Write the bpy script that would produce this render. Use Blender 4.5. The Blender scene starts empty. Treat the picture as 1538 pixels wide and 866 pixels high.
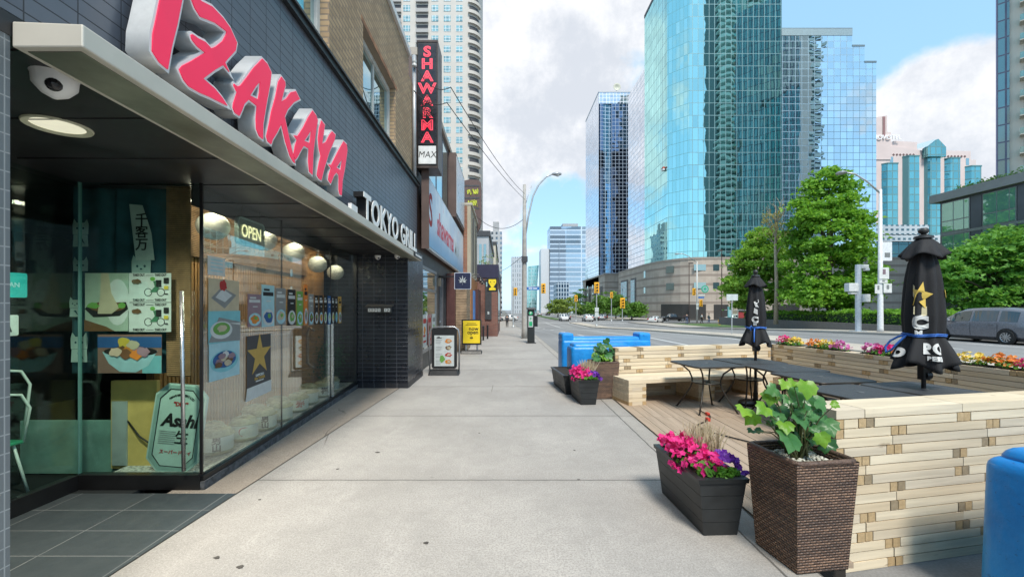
import bpy, bmesh, math, random
import numpy as np
from mathutils import Vector, Matrix
R = math.radians
SC = bpy.context.scene
COL = SC.collection
F, CX, CY, H = 640.0, 757.0, 461.0, 1.6
W2, H2 = 1538.0, 866.0

def gz(y):
    pts = [(-100, 0), (12, 0), (25, -.05), (40, -.5), (65, -1.4), (100, -1.6), (300, -2.6), (3000, -20)]
    for (a, za), (b, zb) in zip(pts, pts[1:]):
        if y <= b:
            t = (y - a) / (b - a)
            return za + (zb - za) * t
    return pts[-1][1]

# ------------------------------------------------------------------ scene, camera, light
cam = bpy.data.cameras.new('camera'); camo = bpy.data.objects.new('camera', cam); COL.objects.link(camo)
camo.location = (0, 0, H); camo.rotation_euler = (R(90), 0, 0)
cam.sensor_width = 36; cam.lens = F / W2 * 36
cam.shift_x = (W2 / 2 - CX) / W2; cam.shift_y = (CY - H2 / 2) / W2
cam.clip_start = .05; cam.clip_end = 6000
SC.camera = camo
SUN = Vector((.15, -.72, 1.0)).normalized()
el = math.asin(SUN.z); az = math.atan2(SUN.x, SUN.y)
sl = bpy.data.lights.new('sun', 'SUN'); sl.energy = 1.4; sl.angle = R(14); sl.color = (1, .94, .84)
so = bpy.data.objects.new('sun', sl); COL.objects.link(so)
so.rotation_euler = (-SUN).to_track_quat('-Z', 'Y').to_euler()
SC.view_settings.view_transform = 'Standard'; SC.view_settings.look = 'None'
SC.view_settings.exposure = 1.55; SC.view_settings.gamma = 1; SC.view_settings.use_curve_mapping = False
SC.cycles.max_bounces = 10; SC.cycles.transparent_max_bounces = 16; SC.cycles.glossy_bounces = 5
SC.cycles.caustics_reflective = False; SC.cycles.caustics_refractive = False
SC.cycles.sample_clamp_indirect = 6
try:
    SC.cycles.use_denoising = True; SC.cycles.denoiser = 'OPENIMAGEDENOISE'
except Exception: pass

class NT:
    """tiny node-tree writer"""
    def __init__(s, t): s.t = t; s.n = t.nodes; s.l = t.links
    def add(s, typ, **kw):
        n = s.n.new(typ)
        for k, v in kw.items():
            if k.startswith('in_'):
                key = k[3:]
                n.inputs[int(key) if key.isdigit() else key.replace('_', ' ')].default_value = v
            else: setattr(n, k, v)
        return n
    def link(s, a, b): s.l.new(a, b)
    def math(s, op, a, b=None, c=None, clamp=False):
        n = s.n.new('ShaderNodeMath'); n.operation = op; n.use_clamp = clamp
        for i, x in enumerate((a, b, c)):
            if x is None: continue
            if isinstance(x, (int, float)): n.inputs[i].default_value = x
            else: s.l.new(x, n.inputs[i])
        return n.outputs[0]
    def vmath(s, op, a, b=None, sc=None):
        n = s.n.new('ShaderNodeVectorMath'); n.operation = op
        for i, x in enumerate((a, b)):
            if x is None: continue
            if isinstance(x, (tuple, list)): n.inputs[i].default_value = x
            else: s.l.new(x, n.inputs[i])
        if sc is not None:
            if isinstance(sc, (int, float)): n.inputs['Scale'].default_value = sc
            else: s.l.new(sc, n.inputs['Scale'])
        return n.outputs['Value'] if op in ('DOT_PRODUCT', 'LENGTH', 'DISTANCE') else n.outputs['Vector']
    def mix(s, f, a, b):
        n = s.n.new('ShaderNodeMix'); n.data_type = 'RGBA'
        for i, x in ((0, f), (6, a), (7, b)):
            if isinstance(x, (int, float)): n.inputs[i].default_value = x
            elif isinstance(x, (tuple, list)): n.inputs[i].default_value = tuple(x)[:3] + (1,)
            else: s.l.new(x, n.inputs[i])
        return n.outputs[2]
    def ramp(s, f, lo, hi):
        n = s.n.new('ShaderNodeMapRange'); n.inputs[1].default_value = lo; n.inputs[2].default_value = hi
        n.interpolation_type = 'SMOOTHSTEP'; s.l.new(f, n.inputs[0]); return n.outputs[0]
    def noise(s, vec, scale, detail=4, rough=.55):
        n = s.n.new('ShaderNodeTexNoise'); n.inputs['Scale'].default_value = scale
        n.inputs['Detail'].default_value = detail; n.inputs['Roughness'].default_value = rough
        s.l.new(vec, n.inputs['Vector']); return n.outputs['Fac']

# ------------------------------------------------------------------ world
w = bpy.data.worlds.new('World'); SC.world = w; w.use_nodes = True
t = NT(w.node_tree); w.node_tree.nodes.clear()
out = t.add('ShaderNodeOutputWorld'); bg = t.add('ShaderNodeBackground'); t.link(bg.outputs[0], out.inputs[0])
sky = t.add('ShaderNodeTexSky', sky_type='NISHITA', sun_disc=False, sun_elevation=el, sun_rotation=az)
sky.air_density = 1.0; sky.dust_density = .6; sky.ozone_density = 2.5
SKYS = .11
bg.inputs[1].default_value = SKYS
tc = t.add('ShaderNodeTexCoord')
d = tc.outputs['Generated']
sep = t.add('ShaderNodeSeparateXYZ'); t.link(d, sep.inputs[0])
zc = t.math('MAXIMUM', sep.outputs[2], .0)
inv = t.math('DIVIDE', 1.0, t.math('ADD', zc, .25))
pv = t.vmath('SCALE', d, None, inv)
wv = t.vmath('ADD', pv, (3.1, 1.7, 0.0))
n1 = t.noise(wv, 1.1, 7, .58)
n2 = t.noise(t.vmath('ADD', d, (5.0, 2.0, 1.0)), 3.2, 6, .6)
# cloud banks, by direction
def lobe(u, v, rad, k):
    c = Vector(((u - CX) / F, 1, (CY - v) / F)).normalized()
    dist = t.vmath('DISTANCE', d, tuple(c))
    return t.math('MULTIPLY', t.math('SUBTRACT', 1.0, t.ramp(dist, 0.0, rad)), k)
s_ = t.math('MULTIPLY', n1, .85)
s_ = t.math('ADD', s_, t.math('MULTIPLY_ADD', n2, 1.05, -.45))
for a in ((835, 70, .42, .30), (700, 40, .5, .22), (1420, 215, .30, .42), (745, 305, .13, .22), (1500, 130, .16, .12), (560, 200, .5, .15),
          (1190, -30, .34, -.20), (1300, 20, .26, -.26), (830, 300, .10, -.16), (730, 270, .05, -.06), (1480, 10, .2, .04)):
    s_ = t.math('ADD', s_, lobe(*a))
cov = t.ramp(s_, .54, .70)
dens = t.ramp(t.noise(t.vmath('ADD', d, (1.3, 8.0, 2.0)), 4.0, 8, .66), .38, .62)
cloud = t.mix(dens, (2.35, 2.46, 2.68), (3.4, 3.4, 3.46))
skyc = t.mix(.7, sky.outputs[0], (1.35, 2.45, 3.2))
skyc = t.mix(t.math('MULTIPLY', cov, .96), skyc, cloud)
# paler air towards the horizon
hz = t.math('SUBTRACT', 1.0, t.ramp(zc, 0.0, .22))
skyc = t.mix(t.math('MULTIPLY', hz, .45), skyc, (2.6, 3.1, 3.55))
t.link(skyc, bg.inputs[0])

# ------------------------------------------------------------------ materials
MATS = {}
def newmat(name):
    m = bpy.data.materials.new(name); m.use_nodes = True; m.node_tree.nodes.clear()
    nt = NT(m.node_tree)
    o = nt.add('ShaderNodeOutputMaterial')
    return m, nt, o
def M(name, col=(.5, .5, .5), rough=.6, metal=0.0, var=.12, nsc=6.0, bump=.0, bsc=40.0, spec=.5, emis=None, coat=0.0, dirt=0.0):
    if name in MATS: return MATS[name]
    m, nt, o = newmat(name)
    p = nt.add('ShaderNodeBsdfPrincipled'); nt.link(p.outputs[0], o.inputs[0])
    tcn = nt.add('ShaderNodeTexCoord'); v = tcn.outputs['Object']
    p.inputs['Roughness'].default_value = rough; p.inputs['Metallic'].default_value = metal
    p.inputs['Specular IOR Level'].default_value = spec; p.inputs['Coat Weight'].default_value = coat
    c = tuple(col)
    if var > 0:
        f = nt.ramp(nt.noise(v, nsc, 5), .25, .75)
        cc = nt.mix(f, tuple(x * (1 - var) for x in c), tuple(min(1, x * (1 + var)) for x in c))
        if dirt > 0:
            f2 = nt.math('MULTIPLY', nt.ramp(nt.noise(v, nsc * .35, 6, .7), .5, .72), dirt)
            cc = nt.mix(f2, cc, tuple(x * .45 for x in c))
        nt.link(cc, p.inputs['Base Color'])
        rr = nt.math('ADD', nt.math('MULTIPLY', f, .12), rough - .06, clamp=True); nt.link(rr, p.inputs['Roughness'])
    else: p.inputs['Base Color'].default_value = c + (1,)
    if bump > 0:
        b = nt.add('ShaderNodeBump'); b.inputs['Strength'].default_value = min(1, bump); b.inputs['Distance'].default_value = .01
        nt.link(nt.noise(v, bsc, 4), b.inputs['Height']); nt.link(b.outputs[0], p.inputs['Normal'])
    if emis:
        p.inputs['Emission Color'].default_value = tuple(col) + (1,); p.inputs['Emission Strength'].default_value = emis
    MATS[name] = m; return m

def uvw(nt, sg=1.0):
    """vertical-wall coordinates: (x+y, z)"""
    tcn = nt.add('ShaderNodeTexCoord'); s = nt.add('ShaderNodeSeparateXYZ'); nt.link(tcn.outputs['Object'], s.inputs[0])
    c = nt.add('ShaderNodeCombineXYZ'); nt.link(nt.math('MULTIPLY_ADD', s.outputs[1], sg, s.outputs[0]), c.inputs[0]); nt.link(s.outputs[2], c.inputs[1])
    return c.outputs[0], tcn.outputs['Object']

def Mbrick(name, c1, c2, mortar, bw, bh, ms=.01, off=.5, rough=.6, bump=.6, spec=.4, dirt=.25):
    if name in MATS: return MATS[name]
    m, nt, o = newmat(name); p = nt.add('ShaderNodeBsdfPrincipled'); nt.link(p.outputs[0], o.inputs[0])
    v, ob = uvw(nt)
    b = nt.add('ShaderNodeTexBrick', offset=off, in_Scale=1.0)
    b.inputs['Brick Width'].default_value = bw; b.inputs['Row Height'].default_value = bh
    b.inputs['Mortar Size'].default_value = ms; b.inputs['Mortar Smooth'].default_value = .15; b.inputs['Bias'].default_value = 0
    b.inputs['Color1'].default_value = c1 + (1,); b.inputs['Color2'].default_value = c2 + (1,); b.inputs['Mortar'].default_value = mortar + (1,)
    nt.link(v, b.inputs['Vector'])
    f = nt.ramp(nt.noise(ob, 1.3, 6, .65), .35, .8)
    cc = nt.mix(nt.math('MULTIPLY', f, dirt), b.outputs['Color'], tuple(x * .5 for x in c1))
    nt.link(cc, p.inputs['Base Color'])
    rr = nt.math('ADD', nt.math('MULTIPLY', b.outputs['Fac'], .4), rough, clamp=True)
    rr = nt.math('ADD', rr, nt.math('MULTIPLY', nt.noise(ob, 5, 4), .12), clamp=True)
    nt.link(rr, p.inputs['Roughness']); p.inputs['Specular IOR Level'].default_value = spec
    bp = nt.add('ShaderNodeBump'); bp.invert = True; bp.inputs['Strength'].default_value = bump; bp.inputs['Distance'].default_value = .006
    hh = nt.math('ADD', b.outputs['Fac'], nt.math('MULTIPLY', nt.noise(ob, 14, 3), .25))
    nt.link(hh, bp.inputs['Height']); nt.link(bp.outputs[0], p.inputs['Normal'])
    MATS[name] = m; return m

def Mcurtain(name, tint, dark, mull, bw, bh, ms=.1, refl=.75, wav=.03, tilt=.012, rough=.02, off=0.0, sg=1.0):
    """curtain-wall glass: tinted mirror panes, each slightly out of true, in a grid of mullions"""
    if name in MATS: return MATS[name]
    m, nt, o = newmat(name)
    v, ob = uvw(nt, sg)
    b = nt.add('ShaderNodeTexBrick', offset=off, in_Scale=1.0)
    b.inputs['Brick Width'].default_value = bw; b.inputs['Row Height'].default_value = bh
    b.inputs['Mortar Size'].default_value = ms; b.inputs['Mortar Smooth'].default_value = .1
    nt.link(v, b.inputs['Vector'])
    sc = nt.vmath('FLOOR', nt.vmath('DIVIDE', v, (bw, bh, 1.0)))
    wn = nt.add('ShaderNodeTexWhiteNoise', noise_dimensions='3D'); nt.link(sc, wn.inputs['Vector'])
    g = nt.add('ShaderNodeNewGeometry')
    dv = nt.vmath('SUBTRACT', wn.outputs['Color'], (.5, .5, .5))
    nz = nt.add('ShaderNodeTexNoise'); nz.inputs['Scale'].default_value = .35; nz.inputs['Detail'].default_value = 2; nt.link(ob, nz.inputs['Vector'])
    dn = nt.vmath('SUBTRACT', nz.outputs['Color'], (.5, .5, .5))
    nrm = nt.vmath('ADD', g.outputs['Normal'], nt.vmath('SCALE', dv, None, tilt))
    nrm = nt.vmath('NORMALIZE', nt.vmath('ADD', nrm, nt.vmath('SCALE', dn, None, wav)))
    gl = nt.add('ShaderNodeBsdfGlossy'); gl.inputs['Roughness'].default_value = rough; nt.link(nrm, gl.inputs['Normal'])
    tv = nt.mix(wn.outputs['Value'], tuple(x * .88 for x in tint), tuple(min(1, x * 1.06) for x in tint)); nt.link(tv, gl.inputs['Color'])
    df = nt.add('ShaderNodeBsdfDiffuse'); 
    dc = nt.mix(wn.outputs['Value'], tuple(x * .6 for x in dark), tuple(x * 1.4 for x in dark)); nt.link(dc, df.inputs['Color'])
    lw = nt.add('ShaderNodeLayerWeight'); lw.inputs['Blend'].default_value = .35
    fac = nt.math('ADD', nt.math('MULTIPLY', lw.outputs['Facing'], .4), refl - .15, clamp=True)
    mx = nt.add('ShaderNodeMixShader'); nt.link(fac, mx.inputs[0]); nt.link(df.outputs[0], mx.inputs[1]); nt.link(gl.outputs[0], mx.inputs[2])
    mp = nt.add('ShaderNodeBsdfPrincipled'); mp.inputs['Base Color'].default_value = mull + (1,); mp.inputs['Roughness'].default_value = .45; mp.inputs['Metallic'].default_value = .3
    m2 = nt.add('ShaderNodeMixShader'); nt.link(b.outputs['Fac'], m2.inputs[0]); nt.link(mx.outputs[0], m2.inputs[1]); nt.link(mp.outputs[0], m2.inputs[2])
    nt.link(m2.outputs[0], o.inputs[0]); MATS[name] = m; return m

def Mglass(name, tint=(.8, .95, .9), base=.06, gain=1.0, ior=1.5, rough=0.0):
    """single clear pane: see-through with a mirror film"""
    if name in MATS: return MATS[name]
    m, nt, o = newmat(name)
    ge = nt.add('ShaderNodeNewGeometry'); cs = nt.math('ABSOLUTE', nt.vmath('DOT_PRODUCT', ge.outputs['Normal'], ge.outputs['Incoming']))
    f = nt.math('ADD', nt.math('MULTIPLY', nt.math('POWER', nt.math('SUBTRACT', 1.0, cs, clamp=True), 5.0), .9 * gain), .04 * gain + base, clamp=True)
    tr = nt.add('ShaderNodeBsdfTransparent'); tr.inputs[0].default_value = tint + (1,)
    gl = nt.add('ShaderNodeBsdfGlossy'); gl.inputs['Roughness'].default_value = rough; gl.inputs['Color'].default_value = (.93, .98, .97, 1)
    mx = nt.add('ShaderNodeMixShader'); nt.link(f, mx.inputs[0]); nt.link(tr.outputs[0], mx.inputs[1]); nt.link(gl.outputs[0], mx.inputs[2])
    nt.link(mx.outputs[0], o.inputs[0]); MATS[name] = m; return m

def Mleaf(name, c1, c2, nsc=1.2, trans=.35, rough=.5):
    if name in MATS: return MATS[name]
    m, nt, o = newmat(name); p = nt.add('ShaderNodeBsdfPrincipled')
    tcn = nt.add('ShaderNodeTexCoord'); v = tcn.outputs['Object']
    g = nt.add('ShaderNodeNewGeometry')
    f = nt.math('ADD', nt.math('MULTIPLY', nt.ramp(nt.noise(v, nsc, 3), .3, .7), .6), nt.math('MULTIPLY', g.outputs['Random Per Island'], .4))
    c = nt.mix(f, c1, c2); nt.link(c, p.inputs['Base Color']); p.inputs['Roughness'].default_value = rough
    p.inputs['Specular IOR Level'].default_value = .35
    tl = nt.add('ShaderNodeBsdfTranslucent'); nt.link(nt.mix(.5, c, (c2[0] * 1.3, c2[1] * 1.25, c2[2] * .6)), tl.inputs[0])
    mx = nt.add('ShaderNodeMixShader'); mx.inputs[0].default_value = trans
    nt.link(p.outputs[0], mx.inputs[1]); nt.link(tl.outputs[0], mx.inputs[2]); nt.link(mx.outputs[0], o.inputs[0])
    MATS[name] = m; return m

# ------------------------------------------------------------------ mesh builder
class MB:
    def __init__(s): s.v = []; s.f = []; s.mi = []; s.cur = 0
    def add(s, vs, fs):
        b = len(s.v); s.v += [tuple(x) for x in vs]
        for f in fs: s.f.append(tuple(b + i for i in f)); s.mi.append(s.cur)
        return s
    def box(s, x0, x1, y0, y1, z0, z1, rz=0, c=None, tap=0):
        vs = [(x0, y0, z0), (x1, y0, z0), (x1, y1, z0), (x0, y1, z0), (x0 + tap, y0 + tap, z1), (x1 - tap, y0 + tap, z1), (x1 - tap, y1 - tap, z1), (x0 + tap, y1 - tap, z1)]
        if rz:
            cx, cy = c if c else ((x0 + x1) / 2, (y0 + y1) / 2); ca, sa = math.cos(rz), math.sin(rz)
            vs = [(cx + (x - cx) * ca - (y - cy) * sa, cy + (x - cx) * sa + (y - cy) * ca, z) for x, y, z in vs]
        return s.add(vs, [(3, 2, 1, 0), (4, 5, 6, 7), (0, 1, 5, 4), (1, 2, 6, 5), (2, 3, 7, 6), (3, 0, 4, 7)])
    def hexa(s, a, b):
        """box between two quads a (bottom/back) and b"""
        return s.add(list(a) + list(b), [(3, 2, 1, 0), (4, 5, 6, 7), (0, 1, 5, 4), (1, 2, 6, 5), (2, 3, 7, 6), (3, 0, 4, 7)])
    def prism(s, poly, z0, z1, fn=None):
        n = len(poly); fn = fn or (lambda p, z: (p[0], p[1], z))
        s.add([fn(p, z0) for p in poly] + [fn(p, z1) for p in poly],
              [tuple(range(n - 1, -1, -1)), tuple(range(n, 2 * n))] + [(i, (i + 1) % n, n + (i + 1) % n, n + i) for i in range(n)])
        return s
    def tube(s, path, r, n=8, closed=False, cap=True):
        P = [Vector(p) for p in path]; k = len(P); rs = r if isinstance(r, (list, tuple)) else [r] * k
        vs = []; prev = None
        for i, p in enumerate(P):
            if closed: dvec = P[(i + 1) % k] - P[i - 1]
            else: dvec = (P[min(i + 1, k - 1)] - P[max(i - 1, 0)])
            if dvec.length < 1e-9: dvec = Vector((0, 0, 1))
            dvec.normalize()
            if prev is None:
                ref = Vector((0, 0, 1)) if abs(dvec.z) < .9 else Vector((1, 0, 0)); a = dvec.cross(ref).normalized()
            else:
                a = prev - dvec * prev.dot(dvec)
                if a.length < 1e-6: a = dvec.orthogonal()
                a.normalize()
            prev = a; b = dvec.cross(a)
            for j in range(n):
                an = 2 * math.pi * j / n; vs.append(p + (a * math.cos(an) + b * math.sin(an)) * rs[i])
        fs = []
        for i in range(k if closed else k - 1):
            i2 = (i + 1) % k
            for j in range(n): fs.append((i * n + j, i * n + (j + 1) % n, i2 * n + (j + 1) % n, i2 * n + j))
        if cap and not closed: fs += [tuple(range(n - 1, -1, -1)), tuple((k - 1) * n + j for j in range(n))]
        return s.add(vs, fs)
    def lathe(s, prof, c=(0, 0, 0), n=24, axis='z', cap=True):
        vs = []; fs = []; k = len(prof)
        for r, h in prof:
            for j in range(n):
                a = 2 * math.pi * j / n; x, y = r * math.cos(a), r * math.sin(a)
                vs.append({'z': (c[0] + x, c[1] + y, c[2] + h), 'y': (c[0] + x, c[1] + h, c[2] - y), 'x': (c[0] + h, c[1] + x, c[2] + y)}[axis])
        for i in range(k - 1):
            for j in range(n): fs.append((i * n + j, i * n + (j + 1) % n, (i + 1) * n + (j + 1) % n, (i + 1) * n + j))
        if cap: fs += [tuple(range(n - 1, -1, -1)), tuple((k - 1) * n + j for j in range(n))]
        return s.add(vs, fs)
    def quad(s, *p): return s.add(p, [tuple(range(len(p)))])
    def sphere(s, c, r, n=16, m=10, sz=1.0):
        return s.lathe([(r * math.sin(math.pi * i / m) + 1e-4, -r * sz * math.cos(math.pi * i / m)) for i in range(m + 1)], c, n)
    def grid(s, fn, nu, nv):
        vs = [fn(i / nu, j / nv) for j in range(nv + 1) for i in range(nu + 1)]
        return s.add(vs, [(j * (nu + 1) + i, j * (nu + 1) + i + 1, (j + 1) * (nu + 1) + i + 1, (j + 1) * (nu + 1) + i) for j in range(nv) for i in range(nu)])
    def build(s, name, mats, parent=None, smooth=False, bevel=0, org=None, loc=None, rz=0):
        me = bpy.data.meshes.new(name)
        v = s.v
        if org is not None: v = [(x - org[0], y - org[1], z - org[2]) for x, y, z in v]
        me.from_pydata(v, [], s.f); 
        if not isinstance(mats, (list, tuple)): mats = [mats]
        for m in mats: me.materials.append(m)
        if len(mats) > 1: me.polygons.foreach_set('material_index', s.mi)
        bm = bmesh.new(); bm.from_mesh(me); bmesh.ops.recalc_face_normals(bm, faces=bm.faces); bm.to_mesh(me); bm.free()
        if smooth: me.shade_smooth() if smooth is True else me.shade_auto_smooth(angle=R(smooth)) if hasattr(me, 'shade_auto_smooth') else sm(me, smooth)
        o = bpy.data.objects.new(name, me); COL.objects.link(o)
        if org is not None: o.location = org
        if loc is not None: o.location = loc
        if rz: o.rotation_euler.z = rz
        if parent: o.parent = parent; 
        if parent and org is not None: o.location = Vector(org) - parent.location
        if bevel:
            md = o.modifiers.new('bevel', 'BEVEL'); md.width = bevel; md.segments = 2; md.limit_method = 'ANGLE'; md.angle_limit = R(40)
        return o
def sm(me, ang):
    me.shade_smooth()
    try: me.set_sharp_from_angle(angle=R(ang))
    except Exception: pass

def tag(o, label=None, cat=None, group=None, kind=None):
    if label: o['label'] = label
    if cat: o['category'] = cat
    if group: o['group'] = group
    if kind: o['kind'] = kind
    return o
def thing(name, label, cat, loc=(0, 0, 0), rz=0, group=None):
    o = bpy.data.objects.new(name, None); COL.objects.link(o); o.location = loc; o.rotation_euler = (0, 0, rz); o.empty_display_size = .1
    return tag(o, label, cat, group)
def struct(mb, name, mat, **kw): return tag(mb.build(name, mat, **kw), kind='structure')
def copy_tree(o, parent=None):
    c = o.copy(); COL.objects.link(c)
    if parent: c.parent = parent
    for ch in list(o.children): copy_tree(ch, c)
    return c
def relabel(o, label): o['label'] = label; return o

FACE = {'+x': lambda x, y, z: (z, x, y), '-y': lambda x, y, z: (x, -z, y), '-x': lambda x, y, z: (-z, -x, y), 'up': lambda x, y, z: (x, y, z)}
def loops_mesh(loops, depth, off=0.0):
    cu = bpy.data.curves.new('tmp', 'CURVE'); cu.dimensions = '2D'; cu.fill_mode = 'BOTH'; cu.extrude = depth / 2; cu.offset = off
    for lp in loops:
        sp = cu.splines.new('POLY'); sp.points.add(len(lp) - 1)
        for i, p in enumerate(lp): sp.points[i].co = (p[0], p[1], 0, 1)
        sp.use_cyclic_u = True
    return curve_to_mesh(cu)
def curve_to_mesh(cu):
    ob = bpy.data.objects.new('tmp', cu); COL.objects.link(ob)
    dg = bpy.context.evaluated_depsgraph_get(); dg.update()
    me = bpy.data.meshes.new_from_object(ob.evaluated_get(dg)); bpy.data.objects.remove(ob); bpy.data.curves.remove(cu)
    return me
def place_flat(me, name, mats, origin, face='+x', parent=None, front=None):
    """flat XY mesh -> wall; the side faces get slot 1 when two materials are given. face may be a 3x3 matrix"""
    me.name = name; me.materials.clear()
    if not isinstance(mats, (list, tuple)): mats = [mats]
    for m in mats: me.materials.append(m)
    if len(mats) > 1:
        for p in me.polygons: p.material_index = 0 if p.normal.z > .7 else 1
    else:
        for p in me.polygons: p.material_index = 0
    if callable(face): fn = face
    else: fn = FACE[face]
    for v in me.vertices: v.co = fn(*v.co)
    o = bpy.data.objects.new(name, me); COL.objects.link(o); o.location = origin
    if parent: o.parent = parent; o.location = Vector(origin) - parent.location
    return o
def text(body, size, origin, face, mat, name='lettering', parent=None, ext=.002, bold=0.0, align='CENTER', sx=1.0, shear=0.0, lsp=1.0, lnsp=1.0, valign='CENTER'):
    cu = bpy.data.curves.new('tmp', 'FONT'); cu.body = body; cu.size = size; cu.extrude = ext / 2; cu.offset = bold
    cu.align_x = align; cu.align_y = valign; cu.shear = shear; cu.space_character = lsp; cu.space_line = lnsp; cu.resolution_u = 3
    me = curve_to_mesh(cu)
    if sx != 1.0:
        for v in me.vertices: v.co.x *= sx
    return place_flat(me, name, mat, origin, face, parent)
def shape(loops, depth, origin, face, mats, name, parent=None, off=0.0):
    return place_flat(loops_mesh(loops, depth, off), name, mats, origin, face, parent)
def circ(cx, cy, rx, ry=None, n=20, a0=0, a1=2 * math.pi):
    ry = ry or rx; return [(cx + rx * math.cos(a0 + (a1 - a0) * i / n), cy + ry * math.sin(a0 + (a1 - a0) * i / n)) for i in range(n if a1 - a0 > 6.2 else n + 1)]
def rect(x0, x1, y0, y1): return [(x0, y0), (x1, y0), (x1, y1), (x0, y1)]
def rrect(x0, x1, y0, y1, r, n=5):
    o = []
    for cx, cy, a in ((x1 - r, y0 + r, -90), (x1 - r, y1 - r, 0), (x0 + r, y1 - r, 90), (x0 + r, y0 + r, 180)):
        for i in range(n + 1): an = R(a + 90 * i / n); o.append((cx + r * math.cos(an), cy + r * math.sin(an)))
    return o
ORD = ['first', 'second', 'third', 'fourth', 'fifth', 'sixth', 'seventh', 'eighth', 'ninth', 'tenth', 'eleventh', 'twelfth', 'thirteenth', 'fourteenth', 'fifteenth', 'sixteenth', 'seventeenth', 'eighteenth']

def leafmesh(centers, size, seed, up=.5, aspect=.62, var=.35):
    """bent rhombus leaves, many, as one mesh builder"""
    rng = np.random.default_rng(seed); C = np.asarray(centers, float); n = len(C)
    nrm = rng.normal(size=(n, 3)); nrm[:, 2] = np.abs(nrm[:, 2]) + up; nrm /= np.linalg.norm(nrm, axis=1)[:, None]
    a = rng.normal(size=(n, 3)); a -= (a * nrm).sum(1)[:, None] * nrm; a /= np.linalg.norm(a, axis=1)[:, None]
    b = np.cross(nrm, a); s = size * (1 + var * rng.uniform(-1, 1, (n, 1)))
    droop = nrm * s * .18
    p0 = C - a * s * .5; p1 = C + b * s * aspect * .5 + droop * .4; p2 = C + a * s * .5 - droop; p3 = C - b * s * aspect * .5 + droop * .4
    V = np.stack([p0, p1, p2, p3], 1).reshape(-1, 3)
    mb = MB(); mb.v = [tuple(x) for x in V.tolist()]
    for i in range(n): mb.f.append((4 * i, 4 * i + 1, 4 * i + 2)); mb.f.append((4 * i, 4 * i + 2, 4 * i + 3))
    mb.mi = [0] * len(mb.f)
    return mb
def raw_build(mb, name, mat, parent=None):
    me = bpy.data.meshes.new(name); me.from_pydata(mb.v, [], mb.f); me.materials.append(mat)
    o = bpy.data.objects.new(name, me); COL.objects.link(o)
    if parent: o.parent = parent
    return o
# ================================================================== SETTING: ground, sidewalk, road, kerbs
YS = [-30, -10, 0, 6, 12, 16, 20, 25, 30, 35, 40, 50, 65, 80, 100, 130, 180, 300, 600, 1500, 3000]
def strip(x0, x1, dz, ys=YS, thick=None, x1f=None):
    mb = MB()
    for a, b in zip(ys, ys[1:]):
        za, zb = gz(a) + dz, gz(b) + dz
        if thick is None: mb.quad((x0, a, za), (x1, a, za), (x1, b, zb), (x0, b, zb))
        else:
            mb.quad((x0, a, za), (x1, a, za), (x1, b, zb), (x0, b, zb))
            mb.quad((x0, a, za), (x0, b, zb), (x0, b, zb - thick), (x0, a, za - thick))
            mb.quad((x1, a, za), (x1, b, zb), (x1, b, zb - thick), (x1, a, za - thick))
    return mb
def ysub(a, b): return [a] + [y for y in YS if a < y < b] + [b]

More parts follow.
